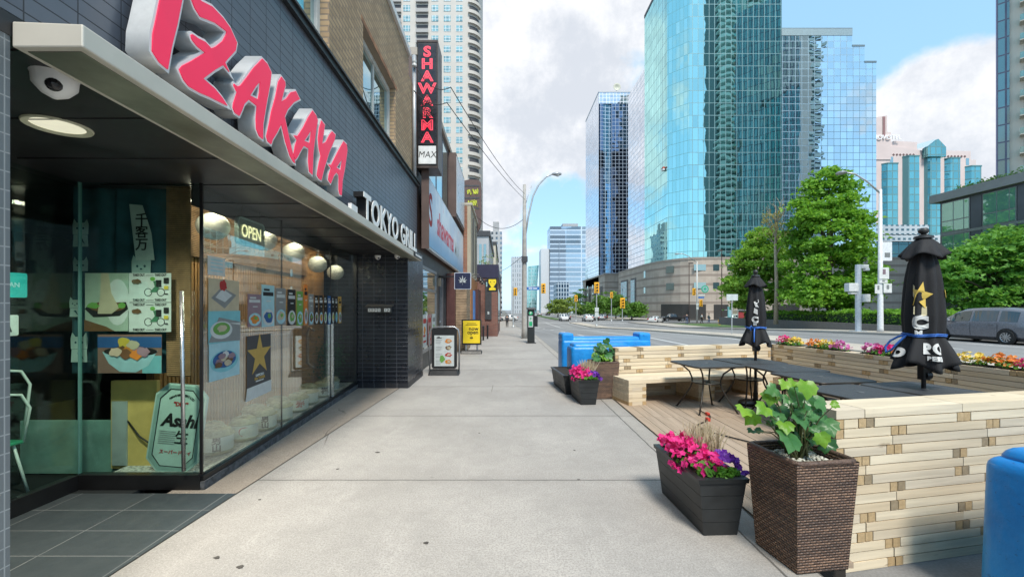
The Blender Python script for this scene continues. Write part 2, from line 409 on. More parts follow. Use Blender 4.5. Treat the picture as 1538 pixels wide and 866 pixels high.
def Mconcrete(name, col, joint_x=None, joint_y=None, scale=1.0, stain=.3):
    m, nt, o = newmat(name); p = nt.add('ShaderNodeBsdfPrincipled'); nt.link(p.outputs[0], o.inputs[0])
    tcn = nt.add('ShaderNodeTexCoord'); v = tcn.outputs['Object']
    s = nt.add('ShaderNodeSeparateXYZ'); nt.link(v, s.inputs[0])
    big = nt.ramp(nt.noise(v, .55, 6, .62), .3, .72)
    c = nt.mix(big, tuple(x * .78 for x in col), tuple(x * 1.14 for x in col))
    # long worn streaks along the walking direction
    st = nt.add('ShaderNodeMapping'); st.inputs['Scale'].default_value = (2.6, .5, 1); nt.link(v, st.inputs[0])
    c = nt.mix(nt.math('MULTIPLY', nt.ramp(nt.noise(st.outputs[0], 1.2, 6, .7), .5, .78), stain), c, tuple(x * 1.28 for x in col))
    c = nt.mix(nt.math('MULTIPLY', nt.ramp(nt.noise(v, 1.7, 7, .7), .55, .8), stain * 1.2), c, tuple(x * .62 for x in col))
    c = nt.mix(nt.math('MULTIPLY', nt.ramp(nt.noise(v, 9, 7, .78), .44, .62), .38), c, tuple(x * .66 for x in col))
    c = nt.mix(nt.math('MULTIPLY', nt.ramp(nt.noise(v, 4.5, 7, .75), .54, .66), .35), c, tuple(min(.9, x * 1.3) for x in col))
    # aggregate speckle
    c = nt.mix(nt.math('MULTIPLY', nt.ramp(nt.noise(v, 70, 3, .75), .44, .6), .8), c, tuple(x * .66 for x in col))
    c = nt.mix(nt.math('MULTIPLY', nt.ramp(nt.noise(v, 130, 2, .6), .58, .66), .5), c, tuple(min(.9, x * 1.5) for x in col))
    # brushed finish lines across
    br = nt.add('ShaderNodeMapping'); br.inputs['Scale'].default_value = (1.5, 55, 1); nt.link(v, br.inputs[0])
    bl = nt.noise(br.outputs[0], 1.5, 4, .6)
    c = nt.mix(nt.math('MULTIPLY', nt.ramp(bl, .45, .65), .14), c, tuple(x * .7 for x in col))
    # spots: gum and small stains
    vo = nt.add('ShaderNodeTexVoronoi'); vo.inputs['Scale'].default_value = 2.3; vo.inputs['Randomness'].default_value = 1; nt.link(v, vo.inputs['Vector'])
    thr = nt.math('MULTIPLY', nt.ramp(nt.noise(v, 2.1, 2), .5, .62), .045)
    spot = nt.math('LESS_THAN', vo.outputs['Distance'], thr)
    c = nt.mix(nt.math('MULTIPLY', spot, .3), c, (.10, .09, .08))
    jf = None
    wob = nt.math('MULTIPLY', nt.math('SUBTRACT', nt.noise(v, 6, 4), .5), .02)
    for axis, pos, wd in (joint_x or []) + (joint_y or []):
        src = s.outputs[0] if axis == 'x' else s.outputs[1]
        dd = nt.math('ABSOLUTE', nt.math('ADD', nt.math('SUBTRACT', src, pos), wob))
        f = nt.math('SUBTRACT', 1.0, nt.ramp(dd, wd * .5, wd * 1.1), clamp=True)
        c = nt.mix(nt.math('MULTIPLY', nt.math('SUBTRACT', 1.0, nt.ramp(dd, 0, .13), clamp=True), nt.math('MULTIPLY', nt.noise(v, 5, 5, .7), .4)), c, tuple(x * .55 for x in col))
        jf = f if jf is None else nt.math('MAXIMUM', jf, f)
    # hairline cracks
    cv = nt.add('ShaderNodeTexVoronoi'); cv.feature = 'DISTANCE_TO_EDGE'; cv.inputs['Scale'].default_value = .33
    nt.link(nt.vmath('ADD', v, nt.vmath('SCALE', nt.add('ShaderNodeTexNoise', in_Scale=2.2).outputs['Color'], None, .5)), cv.inputs['Vector'])
    ck_ = nt.math('MULTIPLY', nt.math('LESS_THAN', cv.outputs['Distance'], .0016), nt.ramp(nt.noise(v, .45, 2), .52, .58)); c = nt.mix(nt.math('MULTIPLY', ck_, .6), c, (.10, .09, .08))
    bp = nt.add('ShaderNodeBump'); bp.inputs['Strength'].default_value = .35; bp.inputs['Distance'].default_value = .006
    hh = nt.math('ADD', nt.math('MULTIPLY', nt.noise(v, 70, 4, .7), .6), nt.math('MULTIPLY', bl, .5))
    if jf is not None:
        c = nt.mix(nt.math('MULTIPLY', jf, .8), c, (.075, .07, .062)); hh = nt.math('SUBTRACT', hh, nt.math('MULTIPLY', jf, 1.5))
    nt.link(hh, bp.inputs['Height']); nt.link(bp.outputs[0], p.inputs['Normal'])
    nt.link(c, p.inputs['Base Color']); p.inputs['Roughness'].default_value = .85; p.inputs['Specular IOR Level'].default_value = .25
    return m
def Masphalt(name, col):
    m, nt, o = newmat(name); p = nt.add('ShaderNodeBsdfPrincipled'); nt.link(p.outputs[0], o.inputs[0])
    tcn = nt.add('ShaderNodeTexCoord'); v = tcn.outputs['Object']
    c = nt.mix(nt.ramp(nt.noise(v, .12, 5), .3, .7), tuple(x * .82 for x in col), tuple(x * 1.16 for x in col))
    st = nt.add('ShaderNodeMapping'); st.inputs['Scale'].default_value = (1.1, .04, 1); nt.link(v, st.inputs[0])
    c = nt.mix(nt.math('MULTIPLY', nt.ramp(nt.noise(st.outputs[0], 1.0, 5), .45, .7), .5), c, tuple(x * 1.5 for x in col))
    c = nt.mix(nt.math('MULTIPLY', nt.ramp(nt.noise(v, 60, 3), .4, .6), .4), c, tuple(x * .6 for x in col))
    nt.link(c, p.inputs['Base Color']); p.inputs['Roughness'].default_value = .88; p.inputs['Specular IOR Level'].default_value = .3
    return m
YJ = [('y', y, .009) for y in (-.35, 1.65, 3.95, 6.28, 8.6, 10.9, 13.2, 15.5, 17.8, 20.1)]
m_walk = Mconcrete('sidewalk_concrete', (.43, .405, .375), [('x', 1.68, .010)], YJ, stain=.6)
m_apron = Mconcrete('apron_concrete', (.42, .36, .30), stain=.5)
m_kerb = Mconcrete('kerb_concrete', (.42, .39, .35), [('x', 1.895, .008)], YJ[:6], stain=.3)
m_farwalk = Mconcrete('far_sidewalk_concrete', (.48, .44, .385), stain=.2)
m_asph = Masphalt('asphalt', (.25, .248, .245))
m_asph2 = Masphalt('side_street_asphalt', (.19, .19, .19))
m_grass = M('lawn', (.07, .13, .03), .9, var=.4, nsc=1.2, bump=.5)
m_line = M('road_paint', (.68, .68, .66), .7, var=.15, nsc=3, dirt=.4)

g = MB()
for a, b in zip(YS, YS[1:]):
    g.quad((-900, a, gz(a) - .23), (2500, a, gz(a) - .23), (2500, b, gz(b) - .23), (-900, b, gz(b) - .23))
struct(g, 'ground', M('ground_earth', (.17, .16, .14), .9, nsc=.2))
struct(strip(1.9, 26.2, -.15), 'road', m_asph)
# sidewalk on the near side, the strip along the shop front, and its kerb
mb = MB()
JX = lambda y: -2.29 + .048 * (y - 3.7)
ys = [-6, 0, 2, 3.7, 5, 6.28, 8.42] ; 
for a, b in zip(ys, ys[1:]): mb.quad((JX(a), a, 0), (1.7, a, 0), (1.7, b, 0), (JX(b), b, 0))
yy = ysub(8.42, 96)
for a, b in zip(yy, yy[1:]): mb.quad((-2.6, a, gz(a)), (1.7, a, gz(a)), (1.7, b, gz(b)), (-2.6, b, gz(b)))
struct(mb, 'sidewalk', m_walk)
mb = MB()
for a, b in ((3.66, 6.2), (6.2, 8.42)): mb.quad((-2.9, a, .001), (JX(a) - .012, a, .001), (JX(b) - .012, b, .001), (-2.9, b, .001))
struct(mb, 'shop_apron', m_apron)
mb = MB()
for a, b in ((3.66, 6.2), (6.2, 8.42)): mb.quad((JX(a) - .014, a, -.012), (JX(a) + .002, a, -.012), (JX(b) + .002, b, -.012), (JX(b) - .014, b, -.012))
struct(mb, 'apron_joint', M('joint_dirt', (.05, .045, .04), .9))
kb = strip(1.7, 1.9, 0, ysub(-6, 96), thick=.2)
struct(kb, 'kerb', m_kerb)
# entrance floor of dark slate tiles
m, nt, o = newmat('slate_tile'); p = nt.add('ShaderNodeBsdfPrincipled'); nt.link(p.outputs[0], o.inputs[0])
tcn = nt.add('ShaderNodeTexCoord'); b = nt.add('ShaderNodeTexBrick', offset=0, in_Scale=1.0)
mpn = nt.add('ShaderNodeMapping'); mpn.inputs['Location'].default_value = (3.0, .05, 0); nt.link(tcn.outputs['Object'], mpn.inputs[0]); nt.link(mpn.outputs[0], b.inputs['Vector'])
for k, v in (('Brick Width', .62), ('Row Height', .31), ('Mortar Size', .004), ('Mortar Smooth', .2)): b.inputs[k].default_value = v
b.inputs['Color1'].default_value = (.048, .062, .068, 1); b.inputs['Color2'].default_value = (.058, .072, .078, 1); b.inputs['Mortar'].default_value = (.24, .25, .25, 1)
c = nt.mix(nt.math('MULTIPLY', nt.ramp(nt.noise(tcn.outputs['Object'], 7, 6, .65), .35, .7), .45), b.outputs['Color'], (.08, .095, .10))
nt.link(c, p.inputs['Base Color']); p.inputs['Roughness'].default_value = .5
bp = nt.add('ShaderNodeBump'); bp.inputs['Strength'].default_value = .25; bp.inputs['Distance'].default_value = .004
nt.link(nt.noise(tcn.outputs['Object'], 25, 5), bp.inputs['Height']); nt.link(bp.outputs[0], p.inputs['Normal'])
m_slate = m
mb = MB(); mb.quad((-3.75, -1, .002), (JX(-1) - .008, -1, .002), (JX(3.66) - .008, 3.66, .002), (-3.75, 3.66, .002))
struct(mb, 'entrance_floor', m_slate)
# dark blots pressed into the pavement
mb = MB(); rng = random.Random(5)
for (u, v, r) in ((326, 837, .022), (361, 851, .024), (640, 815, .02), (507, 704, .016), (390, 750, .013), (863, 676, .013), (869, 720, .015), (567, 679, .028), (720, 650, .012)):
    Y = F * H / (v - CY); X = (u - CX) * Y / F
    n = 9; ph = rng.random() * 6
    mb.prism([(X + r * .9 * (1 + .35 * math.sin(3 * a + ph)) * math.cos(a), Y + r * .62 * (1 + .3 * math.sin(2 * a + ph)) * math.sin(a)) for a in [2 * math.pi * i / n for i in range(n)]], .0015, .004)
tag(mb.build('pavement_debris', M('gum_black', (.07, .062, .055), .8)), 'dark gum spots and bits of grit pressed into the pale sidewalk concrete', kind='stuff')
# far side
struct(strip(26.2, 26.45, 0, ysub(-30, 90), thick=.2), 'far_kerb', m_kerb)
struct(strip(26.45, 31.2, 0, ysub(-30, 90)), 'far_sidewalk', m_farwalk)
struct(strip(31.2, 60, .004, ysub(-30, 80)), 'lawn', m_grass)
mb = MB(); 
for a, b in zip(ysub(90, 110), ysub(90, 110)[1:]): mb.quad((26.2, a, gz(a) - .146), (400, a, gz(a) - .146), (400, b, gz(b) - .146), (26.2, b, gz(b) - .146))
struct(mb, 'side_street', m_asph2)
struct(strip(26.2, 60, 0, ysub(110, 700), thick=.2), 'plaza_sidewalk', m_farwalk)
struct(strip(13.4, 15.9, -.02, ysub(3, 88), thick=.14), 'median', Mconcrete('median_concrete', (.56, .50, .42), stain=.2))
struct(strip(13.4, 15.9, -.02, ysub(112, 500), thick=.14), 'far_median', MATS['lawn'])
# painted markings
mb = MB()
for x, (y0, y1) in ((8.6, (-20, 88)), (13.0, (-20, 88)), (16.3, (-20, 88))):
    for a, b in zip(ysub(y0, y1), ysub(y0, y1)[1:]): mb.quad((x - .07, a, gz(a) - .146), (x + .07, a, gz(a) - .146), (x + .07, b, gz(b) - .146), (x - .07, b, gz(b) - .146))
for x in (5.2, 19.4, 22.8):
    y = -18
    while y < 300:
        mb.quad((x - .06, y, gz(y) - .146), (x + .06, y, gz(y) - .146), (x + .06, y + 3, gz(y + 3) - .146), (x - .06, y + 3, gz(y + 3) - .146)); y += 9
for y in (87, 89.6):
    mb.quad((2.2, y, gz(y) - .145), (26, y, gz(y) - .145), (26, y + .5, gz(y + .5) - .145), (2.2, y + .5, gz(y + .5) - .145))
struct(mb, 'road_markings', m_line)
# ================================================================== THE RESTAURANT (near left)
def Mpane(name, tint=(.8, .9, .9), dark=(.02, .03, .03), refl=.45, rough=.01, wav=.01):
    m, nt, o = newmat(name)
    tcn = nt.add('ShaderNodeTexCoord'); g = nt.add('ShaderNodeNewGeometry')
    nz = nt.add('ShaderNodeTexNoise'); nz.inputs['Scale'].default_value = 1.3; nt.link(tcn.outputs['Object'], nz.inputs['Vector'])
    nrm = nt.vmath('NORMALIZE', nt.vmath('ADD', g.outputs['Normal'], nt.vmath('SCALE', nt.vmath('SUBTRACT', nz.outputs['Color'], (.5, .5, .5)), None, wav)))
    gl = nt.add('ShaderNodeBsdfGlossy'); gl.inputs['Color'].default_value = tint + (1,); gl.inputs['Roughness'].default_value = rough; nt.link(nrm, gl.inputs['Normal'])
    df = nt.add('ShaderNodeBsdfDiffuse'); df.inputs[0].default_value = dark + (1,)
    lw = nt.add('ShaderNodeLayerWeight'); lw.inputs[0].default_value = .3
    mx = nt.add('ShaderNodeMixShader'); nt.link(nt.math('ADD', nt.math('MULTIPLY', lw.outputs['Facing'], .5), refl - .1, clamp=True), mx.inputs[0])
    nt.link(df.outputs[0], mx.inputs[1]); nt.link(gl.outputs[0], mx.inputs[2]); nt.link(mx.outputs[0], o.inputs[0])
    return m
m_tile = Mbrick('dark_tile', (.105, .118, .145), (.125, .14, .168), (.03, .034, .042), .23, .077, .0035, 0.0, .25, .5, .6, .35)
m_tile2 = Mbrick('pier_tile', (.15, .17, .18), (.18, .20, .21), (.34, .36, .36), .30, .077, .003, 0.0, .42, .6, .5, .3)
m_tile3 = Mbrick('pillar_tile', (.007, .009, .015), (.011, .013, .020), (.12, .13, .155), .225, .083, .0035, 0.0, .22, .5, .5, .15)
m_tan = Mbrick('tan_brick', (.54, .39, .235), (.38, .27, .165), (.27, .22, .17), .21, .068, .010, .5, .8, .9, .3, .45)
m_black = M('black_metal', (.012, .012, .013), .4, var=.2)
m_soffit = M('soffit_black', (.022, .022, .024), .45, var=.4, nsc=3)
m_champ = M('champagne_metal', (.62, .58, .50), .42, .25, var=.08, nsc=2, dirt=.15)
m_white = M('white_paint', (.78, .79, .78), .45, var=.05)
m_whitef = M('window_frame_white', (.62, .63, .60), .5, var=.12, dirt=.3)
m_sglass = Mglass('storefront_glass', (.93, .98, .96), .175, 1.0)
m_eglass = Mglass('entrance_glass', (.89, .965, .935), .01, .7)
m_pane = Mpane('upper_window_pane', (.75, .92, .92), (.05, .09, .09), .5)
m_silver = M('silver_return', (.70, .72, .73), .38, .35, var=.12, nsc=4, dirt=.35)
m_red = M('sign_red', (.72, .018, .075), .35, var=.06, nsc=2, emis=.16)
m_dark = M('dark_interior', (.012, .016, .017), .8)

B = thing('restaurant_building', 'two storey restaurant with dark tiled shopfront, long metal canopy and tan brick upper floor', 'building', (-2.04, 1.76, 0))
def bp_(mb, name, mat, **kw):
    """part of the restaurant, modelled in world coordinates"""
    o = mb.build(name, mat, parent=B, **kw); o.location = -B.location; return o
# tiled wall: near pier and the band over the canopy
mb = MB(); mb.box(-4.2, -2.04, -4, 1.76, 0, 2.81); bp_(mb, 'tiled_pier', m_tile2)
mb = MB(); mb.box(-2.5, -2.035, -4, 9.95, 2.812, 4.40); bp_(mb, 'tiled_wall', m_tile)
# cornice strip with crumbling flashing
mb = MB(); mb.box(-2.3, -1.985, -4, 9.97, 4.402, 4.47); mb.box(-2.3, -1.96, -4, 9.98, 4.472, 4.50); bp_(mb, 'cornice', m_black)
# brick upper wall with window openings
mb = MB(); x0, x1 = -2.45, -2.05
def openwall(mb, x0, x1, y0, y1, z0, z1, ops):
    ys = y0
    for a, b, c, d in ops:
        mb.box(x0, x1, ys, a, z0, z1); mb.box(x0, x1, a, b, z0, c); mb.box(x0, x1, a, b, d, z1); ys = b
    mb.box(x0, x1, ys, y1, z0, z1)
openwall(mb, x0, x1, -4, 9.15, 4.502, 6.98, [(.2, 2.2, 4.53, 5.72), (3.0, 5.0, 4.53, 5.72), (6.2, 8.05, 4.53, 5.72)])
mb.box(-2.45, -2.052, 9.152, 9.95, 4.502, 6.6)
bw = bp_(mb, 'brick_wall', m_tan)
mb = MB(); mb.box(-3, -2.0, -4, 9.2, 6.982, 7.10); bp_(mb, 'roof_coping', M('coping_white', (.66, .67, .66), .5, var=.1, dirt=.3))
for (a, b) in ((.2, 2.2), (3.0, 5.0), (6.2, 8.05)):
    fr = MB(); xa, xb = -2.27, -2.16
    fr.box(xa, xb, a, b, 4.532, 4.61); fr.box(xa, xb, a, b, 5.64, 5.718); fr.box(xa, xb, a, a + .07, 4.612, 5.638); fr.box(xa, xb, b - .07, b, 4.612, 5.638)
    fr.box(xa, xb - .02, (a + b) / 2 - .03, (a + b) / 2 + .03, 4.612, 5.638)
    fo = bp_(fr, 'window', m_whitef)
    pn = MB(); pn.box(-2.25, -2.20, a + .07, b - .07, 4.6, 5.65); po = pn.build('pane', m_pane, parent=fo)
    si = MB(); si.box(-2.16, -2.02, a - .03, b + .03, 4.505, 4.56); so_ = si.build('window_sill', m_whitef, parent=fo)
    li = MB(); li.box(-2.16, -2.046, a - .08, b + .1, 5.722, 5.80); li.build('lintel', M('rusty_lintel', (.30, .15, .08), .85, var=.5, nsc=4), parent=fo)
# pillar at the far end of the window
PF = 8.42
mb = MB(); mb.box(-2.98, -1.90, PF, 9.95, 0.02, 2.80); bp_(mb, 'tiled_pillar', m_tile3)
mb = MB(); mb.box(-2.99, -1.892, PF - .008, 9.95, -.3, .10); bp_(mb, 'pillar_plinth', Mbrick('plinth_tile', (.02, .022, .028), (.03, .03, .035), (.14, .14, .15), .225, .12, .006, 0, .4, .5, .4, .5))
# canopy: sloping slightly with the street
zb = lambda y: 2.70 - .0150 * y; zt = lambda y: 2.795 - .0150 * y
mb = MB()
ya, yb = 1.76, 8.98
mb.hexa([(-2.033, ya, zb(ya)), (-1.74, ya, zb(ya)), (-1.74, yb, zb(yb)), (-2.033, yb, zb(yb))], [(-2.033, ya, zt(ya) + .012), (-1.74, ya, zt(ya)), (-1.74, yb, zt(yb)), (-2.033, yb, zt(yb) + .012)])
cn = bp_(mb, 'canopy', m_champ, bevel=.006)
mb = MB(); mb.hexa([(-2.0, ya + .03, zb(ya) - .004), (-1.775, ya + .03, zb(ya) - .004), (-1.775, yb - .03, zb(yb) - .004), (-2.0, yb - .03, zb(yb) - .004)], [(-2.0, ya + .03, zb(ya) - .001), (-1.775, ya + .03, zb(ya) - .001), (-1.775, yb - .03, zb(yb) - .001), (-2.0, yb - .03, zb(yb) - .001)])
mb.build('canopy_soffit', M('canopy_underside', (.24, .25, .19), .4, .4, var=.35, nsc=3, dirt=.5), parent=cn)
mb = MB(); mb.hexa([(-3.9, -1, 2.775), (-2.036, -1, 2.755), (-2.036, 8.42, 2.63), (-3.9, 8.42, 2.63)], [(-3.9, -1, 2.81), (-2.036, -1, 2.81), (-2.036, 8.42, 2.81), (-3.9, 8.42, 2.81)])
for i in range(11):
    y = 1.2 + i * .65; zq = 2.7417 - .0133 * y; mb.box(-3.6, -2.06, y, y + .012, zq - .006, zq + .02)
bp_(mb, 'soffit', m_soffit)

# ---- storefront window plane
A0 = Vector((-2.67, 3.76)); A1 = Vector((-2.93, 8.41)); DW = (A1 - A0).normalized(); NW = Vector((DW.y, -DW.x)); LW = (A1 - A0).length
FW = lambda x, y, z: (DW.x * x + NW.x * z, DW.y * x + NW.y * z, y)
def wpt(s, z, off=0.0): return (A0.x + DW.x * s + NW.x * off, A0.y + DW.y * s + NW.y * off, z)
def onwin(u, v):
    k = (u - CX) / F; s = (k * A0.y - A0.x) / (DW.x - k * DW.y)
    Y = A0.y + DW.y * s; return s, H - (v - CY) * Y / F
def wbox(mb, s0, s1, o0, o1, z0, z1):
    return mb.hexa([wpt(s0, z0, o0), wpt(s1, z0, o0), wpt(s1, z0, o1), wpt(s0, z0, o1)], [wpt(s0, z1, o0), wpt(s1, z1, o0), wpt(s1, z1, o1), wpt(s0, z1, o1)])
mb = MB(); wbox(mb, .02, LW, -.006, .006, .125, 2.73); gw = bp_(mb, 'shop_window', m_sglass)
fr = MB(); wbox(fr, -.02, LW, -.03, .03, .075, .12); wbox(fr, -.008, .008, -.012, .012, .122, 2.75)
for s in (1.52, 3.25): wbox(fr, s - .003, s + .003, -.008, .008, .122, 2.72)
wbox(fr, LW - .03, LW, -.03, .03, .122, 2.70)
fr.build('window_frame', m_black, parent=gw)
mb = MB(); wbox(mb, 3.24, 3.275, .013, .05, .13, 1.33); mb.build('door_pull', M('brushed_steel', (.6, .62, .63), .25, .9, var=.1), parent=gw)
mb = MB(); mb.tube([wpt(2.62, 1.25, -.02), wpt(2.62, 1.3, -.1), wpt(2.62, 1.2, -.12), wpt(2.62, .78, -.12), wpt(2.62, .72, -.08), wpt(2.62, .7, -.02)], .022, 8); mb.build('pull_handle', M('bronze', (.35, .24, .17), .35, .7), parent=gw, smooth=True)
m_stone = M('rough_base_stone', (.085, .088, .095), .8, var=.6, nsc=16, bump=.8, bsc=30)
mb = MB(); wbox(mb, -.03, LW, -.06, .045, -.05, .074); bp_(mb, 'window_base', m_stone)
# entrance glass facing the street corner, and the door beside it
mb = MB(); mb.box(-3.74, -2.69, 3.755, 3.767, .135, 2.74); ge = bp_(mb, 'entrance_glass', m_eglass)
mb = MB(); mb.box(-3.75, -2.66, 3.725, 3.80, 0.004, .132); mb.build('sill_rail', m_black, parent=ge)
mb = MB(); mb.box(-3.7455, -3.7385, 3.745, 3.775, .135, 2.74); mb.build('glass_joint', M('glass_edge', (.10, .25, .22), .2), parent=ge)
mb = MB(); mb.tube([(-2.80, 3.70, 1.74), (-2.78, 3.70, .18)], .017, 10); mb.build('door_pull', MATS['brushed_steel'], parent=ge, smooth=True)
mb = MB(); mb.box(-3.766, -3.754, 0.5, 3.754, .135, 2.74); gd = bp_(mb, 'door', m_eglass)
mb = MB(); mb.box(-3.80, -3.72, .5, 3.72, .004, .132); mb.build('door_rail', m_black, parent=gd)
# room behind the glass
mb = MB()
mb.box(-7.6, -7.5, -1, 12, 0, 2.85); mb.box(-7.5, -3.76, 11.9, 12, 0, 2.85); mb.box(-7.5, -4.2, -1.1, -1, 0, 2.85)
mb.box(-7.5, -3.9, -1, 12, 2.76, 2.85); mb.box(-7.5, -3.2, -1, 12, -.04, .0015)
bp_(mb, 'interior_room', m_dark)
mb = MB(); wbox(mb, .05, LW, -.85, -.04, .02, .115); bp_(mb, 'display_ledge', M('white_gravel', (.50, .52, .49), .9, var=.55, nsc=35, bump=1, bsc=38))
# added strip lamps, unseen from the street, to brighten the window display
m_strip = M('added_strip_lamp', (1.0, .86, .66), .5, var=0, emis=12)
mb = MB(); wbox(mb, .2, LW - .2, -.26, -.17, 2.585, 2.60); bp_(mb, 'added_strip_lamp', m_strip)
mb = MB(); wbox(mb, .02, LW, -.10, -.085, 2.50, 2.73); bp_(mb, 'lamp_screen', m_soffit)  # added board that screens the strip lamps from the camera
# slatted timber wall behind the display
m_slat = M('slat_wood', (.48, .25, .09), .55, var=.25, nsc=3)
mb = MB(); s = .36
while s < LW - .02:
    wbox(mb, s, s + .034, -.66, -.61, .115, 2.70); s += .056
mb.cur = 1; wbox(mb, .34, LW, -.72, -.66, .115, 2.70)
bp_(mb, 'slatted_wall', [m_slat, M('slat_backing', (.11, .055, .02), .8)])

# ---- red sign letters
def Pp(X, u, v):
    Y = X * F / (u - CX); return (Y, H - (v - CY) * Y / F)
XL = -1.865
SA = lambda pts: [Pp(XL, 190 + .2078 * x, .2078 * y) for x, y in pts]
SB = lambda pts: [Pp(XL, 330 + .2656 * x, 80 + .2656 * y) for x, y in pts]
LET = {
 'I': [SA([(262, -150), (345, -165), (428, -120), (405, 0), (370, 180), (330, 340), (300, 510), (235, 455), (180, 370), (185, 240), (205, 150), (235, 0)])],
 'Z': [SA([(450, -60), (500, -40), (540, 5), (620, 45), (700, 130), (750, 200), (800, 310), (790, 370), (730, 435), (715, 455), (752, 537), (700, 475), (640, 510), (560, 570), (640, 640), (690, 700), (737, 773), (690, 750), (600, 705), (530, 675), (450, 630), (410, 580), (375, 500), (400, 470), (460, 440), (560, 380), (510, 340), (470, 290), (460, 250), (475, 243), (520, 275), (570, 300), (610, 345), (640, 335), (690, 295), (715, 250), (720, 230), (640, 170), (530, 125), (490, 60), (468, 0), (440, -40)])],
 'A': [SB([(240, 28), (270, 60), (293, 110), (285, 180), (265, 290), (247, 400), (245, 490), (222, 470), (205, 430), (203, 370), (208, 300), (165, 265), (140, 290), (125, 330), (112, 358), (85, 340), (72, 310), (75, 280), (95, 220), (75, 180), (80, 170), (100, 185), (115, 180), (150, 135), (190, 80)]), SB([(225, 168), (205, 190), (175, 238), (215, 258), (222, 220)])],
 'K': [SB([(348, 130), (370, 160), (372, 185), (350, 270), (375, 255), (400, 220), (430, 212), (455, 262), (420, 280), (385, 320), (368, 360), (385, 440), (405, 530), (428, 625), (415, 615), (395, 580), (370, 500), (348, 405), (325, 450), (300, 490), (292, 518), (270, 500), (262, 470), (275, 410), (290, 330), (315, 240), (330, 160)])],
 'A2': [SB([(525, 322), (545, 350), (555, 380), (545, 440), (530, 560), (525, 690), (505, 670), (500, 610), (502, 540), (475, 525), (455, 560), (440, 590), (428, 605), (415, 580), (425, 520), (435, 490), (415, 462), (440, 465), (470, 420), (500, 360)]), SB([(515, 440), (500, 465), (480, 495), (508, 505), (512, 475)])],
 'Y': [SB([(575, 378), (595, 405), (590, 440), (580, 510), (600, 500), (620, 460), (635, 440), (655, 460), (650, 490), (620, 560), (595, 640), (575, 720), (560, 710), (548, 690), (560, 620), (570, 580), (560, 540), (555, 480), (562, 420)])],
 'A3': [SB([(700, 496), (718, 515), (722, 550), (710, 640), (695, 720), (690, 805), (678, 800), (672, 770), (672, 690), (660, 675), (645, 695), (628, 740), (612, 715), (618, 680), (628, 650), (612, 625), (630, 630), (645, 600), (670, 550)]), SB([(690, 605), (675, 625), (662, 645), (683, 660)])],
}
sg = thing('shop_sign', 'big red brush lettered sign with silver sides on the dark tiled wall above the canopy', 'sign', (-2.03, 2.0, 2.8))
for k, loops in LET.items():
    y0 = sum(p[0] for p in loops[0]) / len(loops[0]); z0 = sum(p[1] for p in loops[0]) / len(loops[0])
    lp = [[(p[0] - y0, p[1] - z0) for p in l] for l in loops]
    b_ = shape(lp, .125, (XL - .0655, y0, z0), '+x', [m_white, m_silver], 'letter', sg, off=.012)
    f_ = shape(lp, .006, (XL, y0, z0), '+x', [m_red, m_red], 'red_face', None, off=-.004)
    f_.parent = b_; f_.location = (.0655, 0, 0)
mb = MB(); mb.box(-2.034, -1.96, 2.25, 4.9, 2.80, 2.86); o = mb.build('mounting_rail', m_black, parent=sg); o.location = -sg.location
# white letters standing on the canopy
tk = thing('lettering_sign', 'white capital letters with black sides standing on the canopy edge', 'sign', (-1.84, 5.6, 2.75))
bodyt = 'TOKYO GRILL'
def split_letters(o, parent):
    me = o.data; n = len(me.vertices); xs = sorted((min(me.vertices[i].co.y for i in p.vertices), max(me.vertices[i].co.y for i in p.vertices), p.index) for p in me.polygons)
    groups = []
    for a, b, i in xs:
        if groups and a < groups[-1][1] - 1e-4: groups[-1][1] = max(b, groups[-1][1]); groups[-1][2].append(i)
        else: groups.append([a, b, [i]])
    for g_ in groups:
        mb = MB(); mp_ = {}
        for i in g_[2]:
            f = []
            for vi in me.polygons[i].vertices:
                if vi not in mp_: mp_[vi] = len(mb.v); mb.v.append(tuple(me.vertices[vi].co))
                f.append(mp_[vi])
            mb.f.append(tuple(f)); mb.mi.append(0)
        c = mb.build(o.name.split('.')[0], me.materials[0], parent=parent); c.location = o.location
    bpy.data.objects.remove(o)
def fit_text(body, width, height, origin, face, mats, name, parent, ext, bold):
    cu = bpy.data.curves.new('tmp', 'FONT'); cu.body = body; cu.size = 1; cu.extrude = .0; cu.offset = bold; cu.resolution_u = 4; cu.space_character = 1.08
    me = curve_to_mesh(cu); xs = [v.co.x for v in me.vertices]; yv = [v.co.y for v in me.vertices]
    sx = width / (max(xs) - min(xs)); sy = height / (max(yv) - min(yv)); mx, my = min(xs), min(yv); bpy.data.meshes.remove(me)
    cu = bpy.data.curves.new('tmp', 'FONT'); cu.body = body; cu.size = 1; cu.extrude = ext / 2; cu.offset = bold; cu.resolution_u = 4; cu.space_character = 1.08
    me = curve_to_mesh(cu)
    for v in me.vertices: v.co.x = (v.co.x - mx) * sx; v.co.y = (v.co.y - my) * sy
    return place_flat(me, name, mats, origin, face, parent)
split_letters(fit_text(bodyt, 3.38, .375, (-1.91, 5.58, 2.775 - .03), '+x', [m_black, m_black], 'letter_body', tk, .13, .022), tk)
split_letters(fit_text(bodyt, 3.38, .375, (-1.838, 5.58, 2.775 - .03), '+x', [M('letter_white', (.82, .82, .80), .4, var=.03)] * 2, 'letter_face', tk, .01, .022), tk)
mb = MB(); mb.box(-1.80, -1.76, 4.92, 5.12, 2.722, 2.80); c_ = mb.build('sign_clamp', m_white); tag(c_, 'small white clamp on the canopy edge just before the white letters', 'clamp'); 
mb = MB(); mb.box(-1.738, -1.72, 8.2, 8.98, 2.585, 2.665); pl = mb.build('name_plate', m_black); tag(pl, 'small black plate with white marks at the far end of the canopy', 'sign')
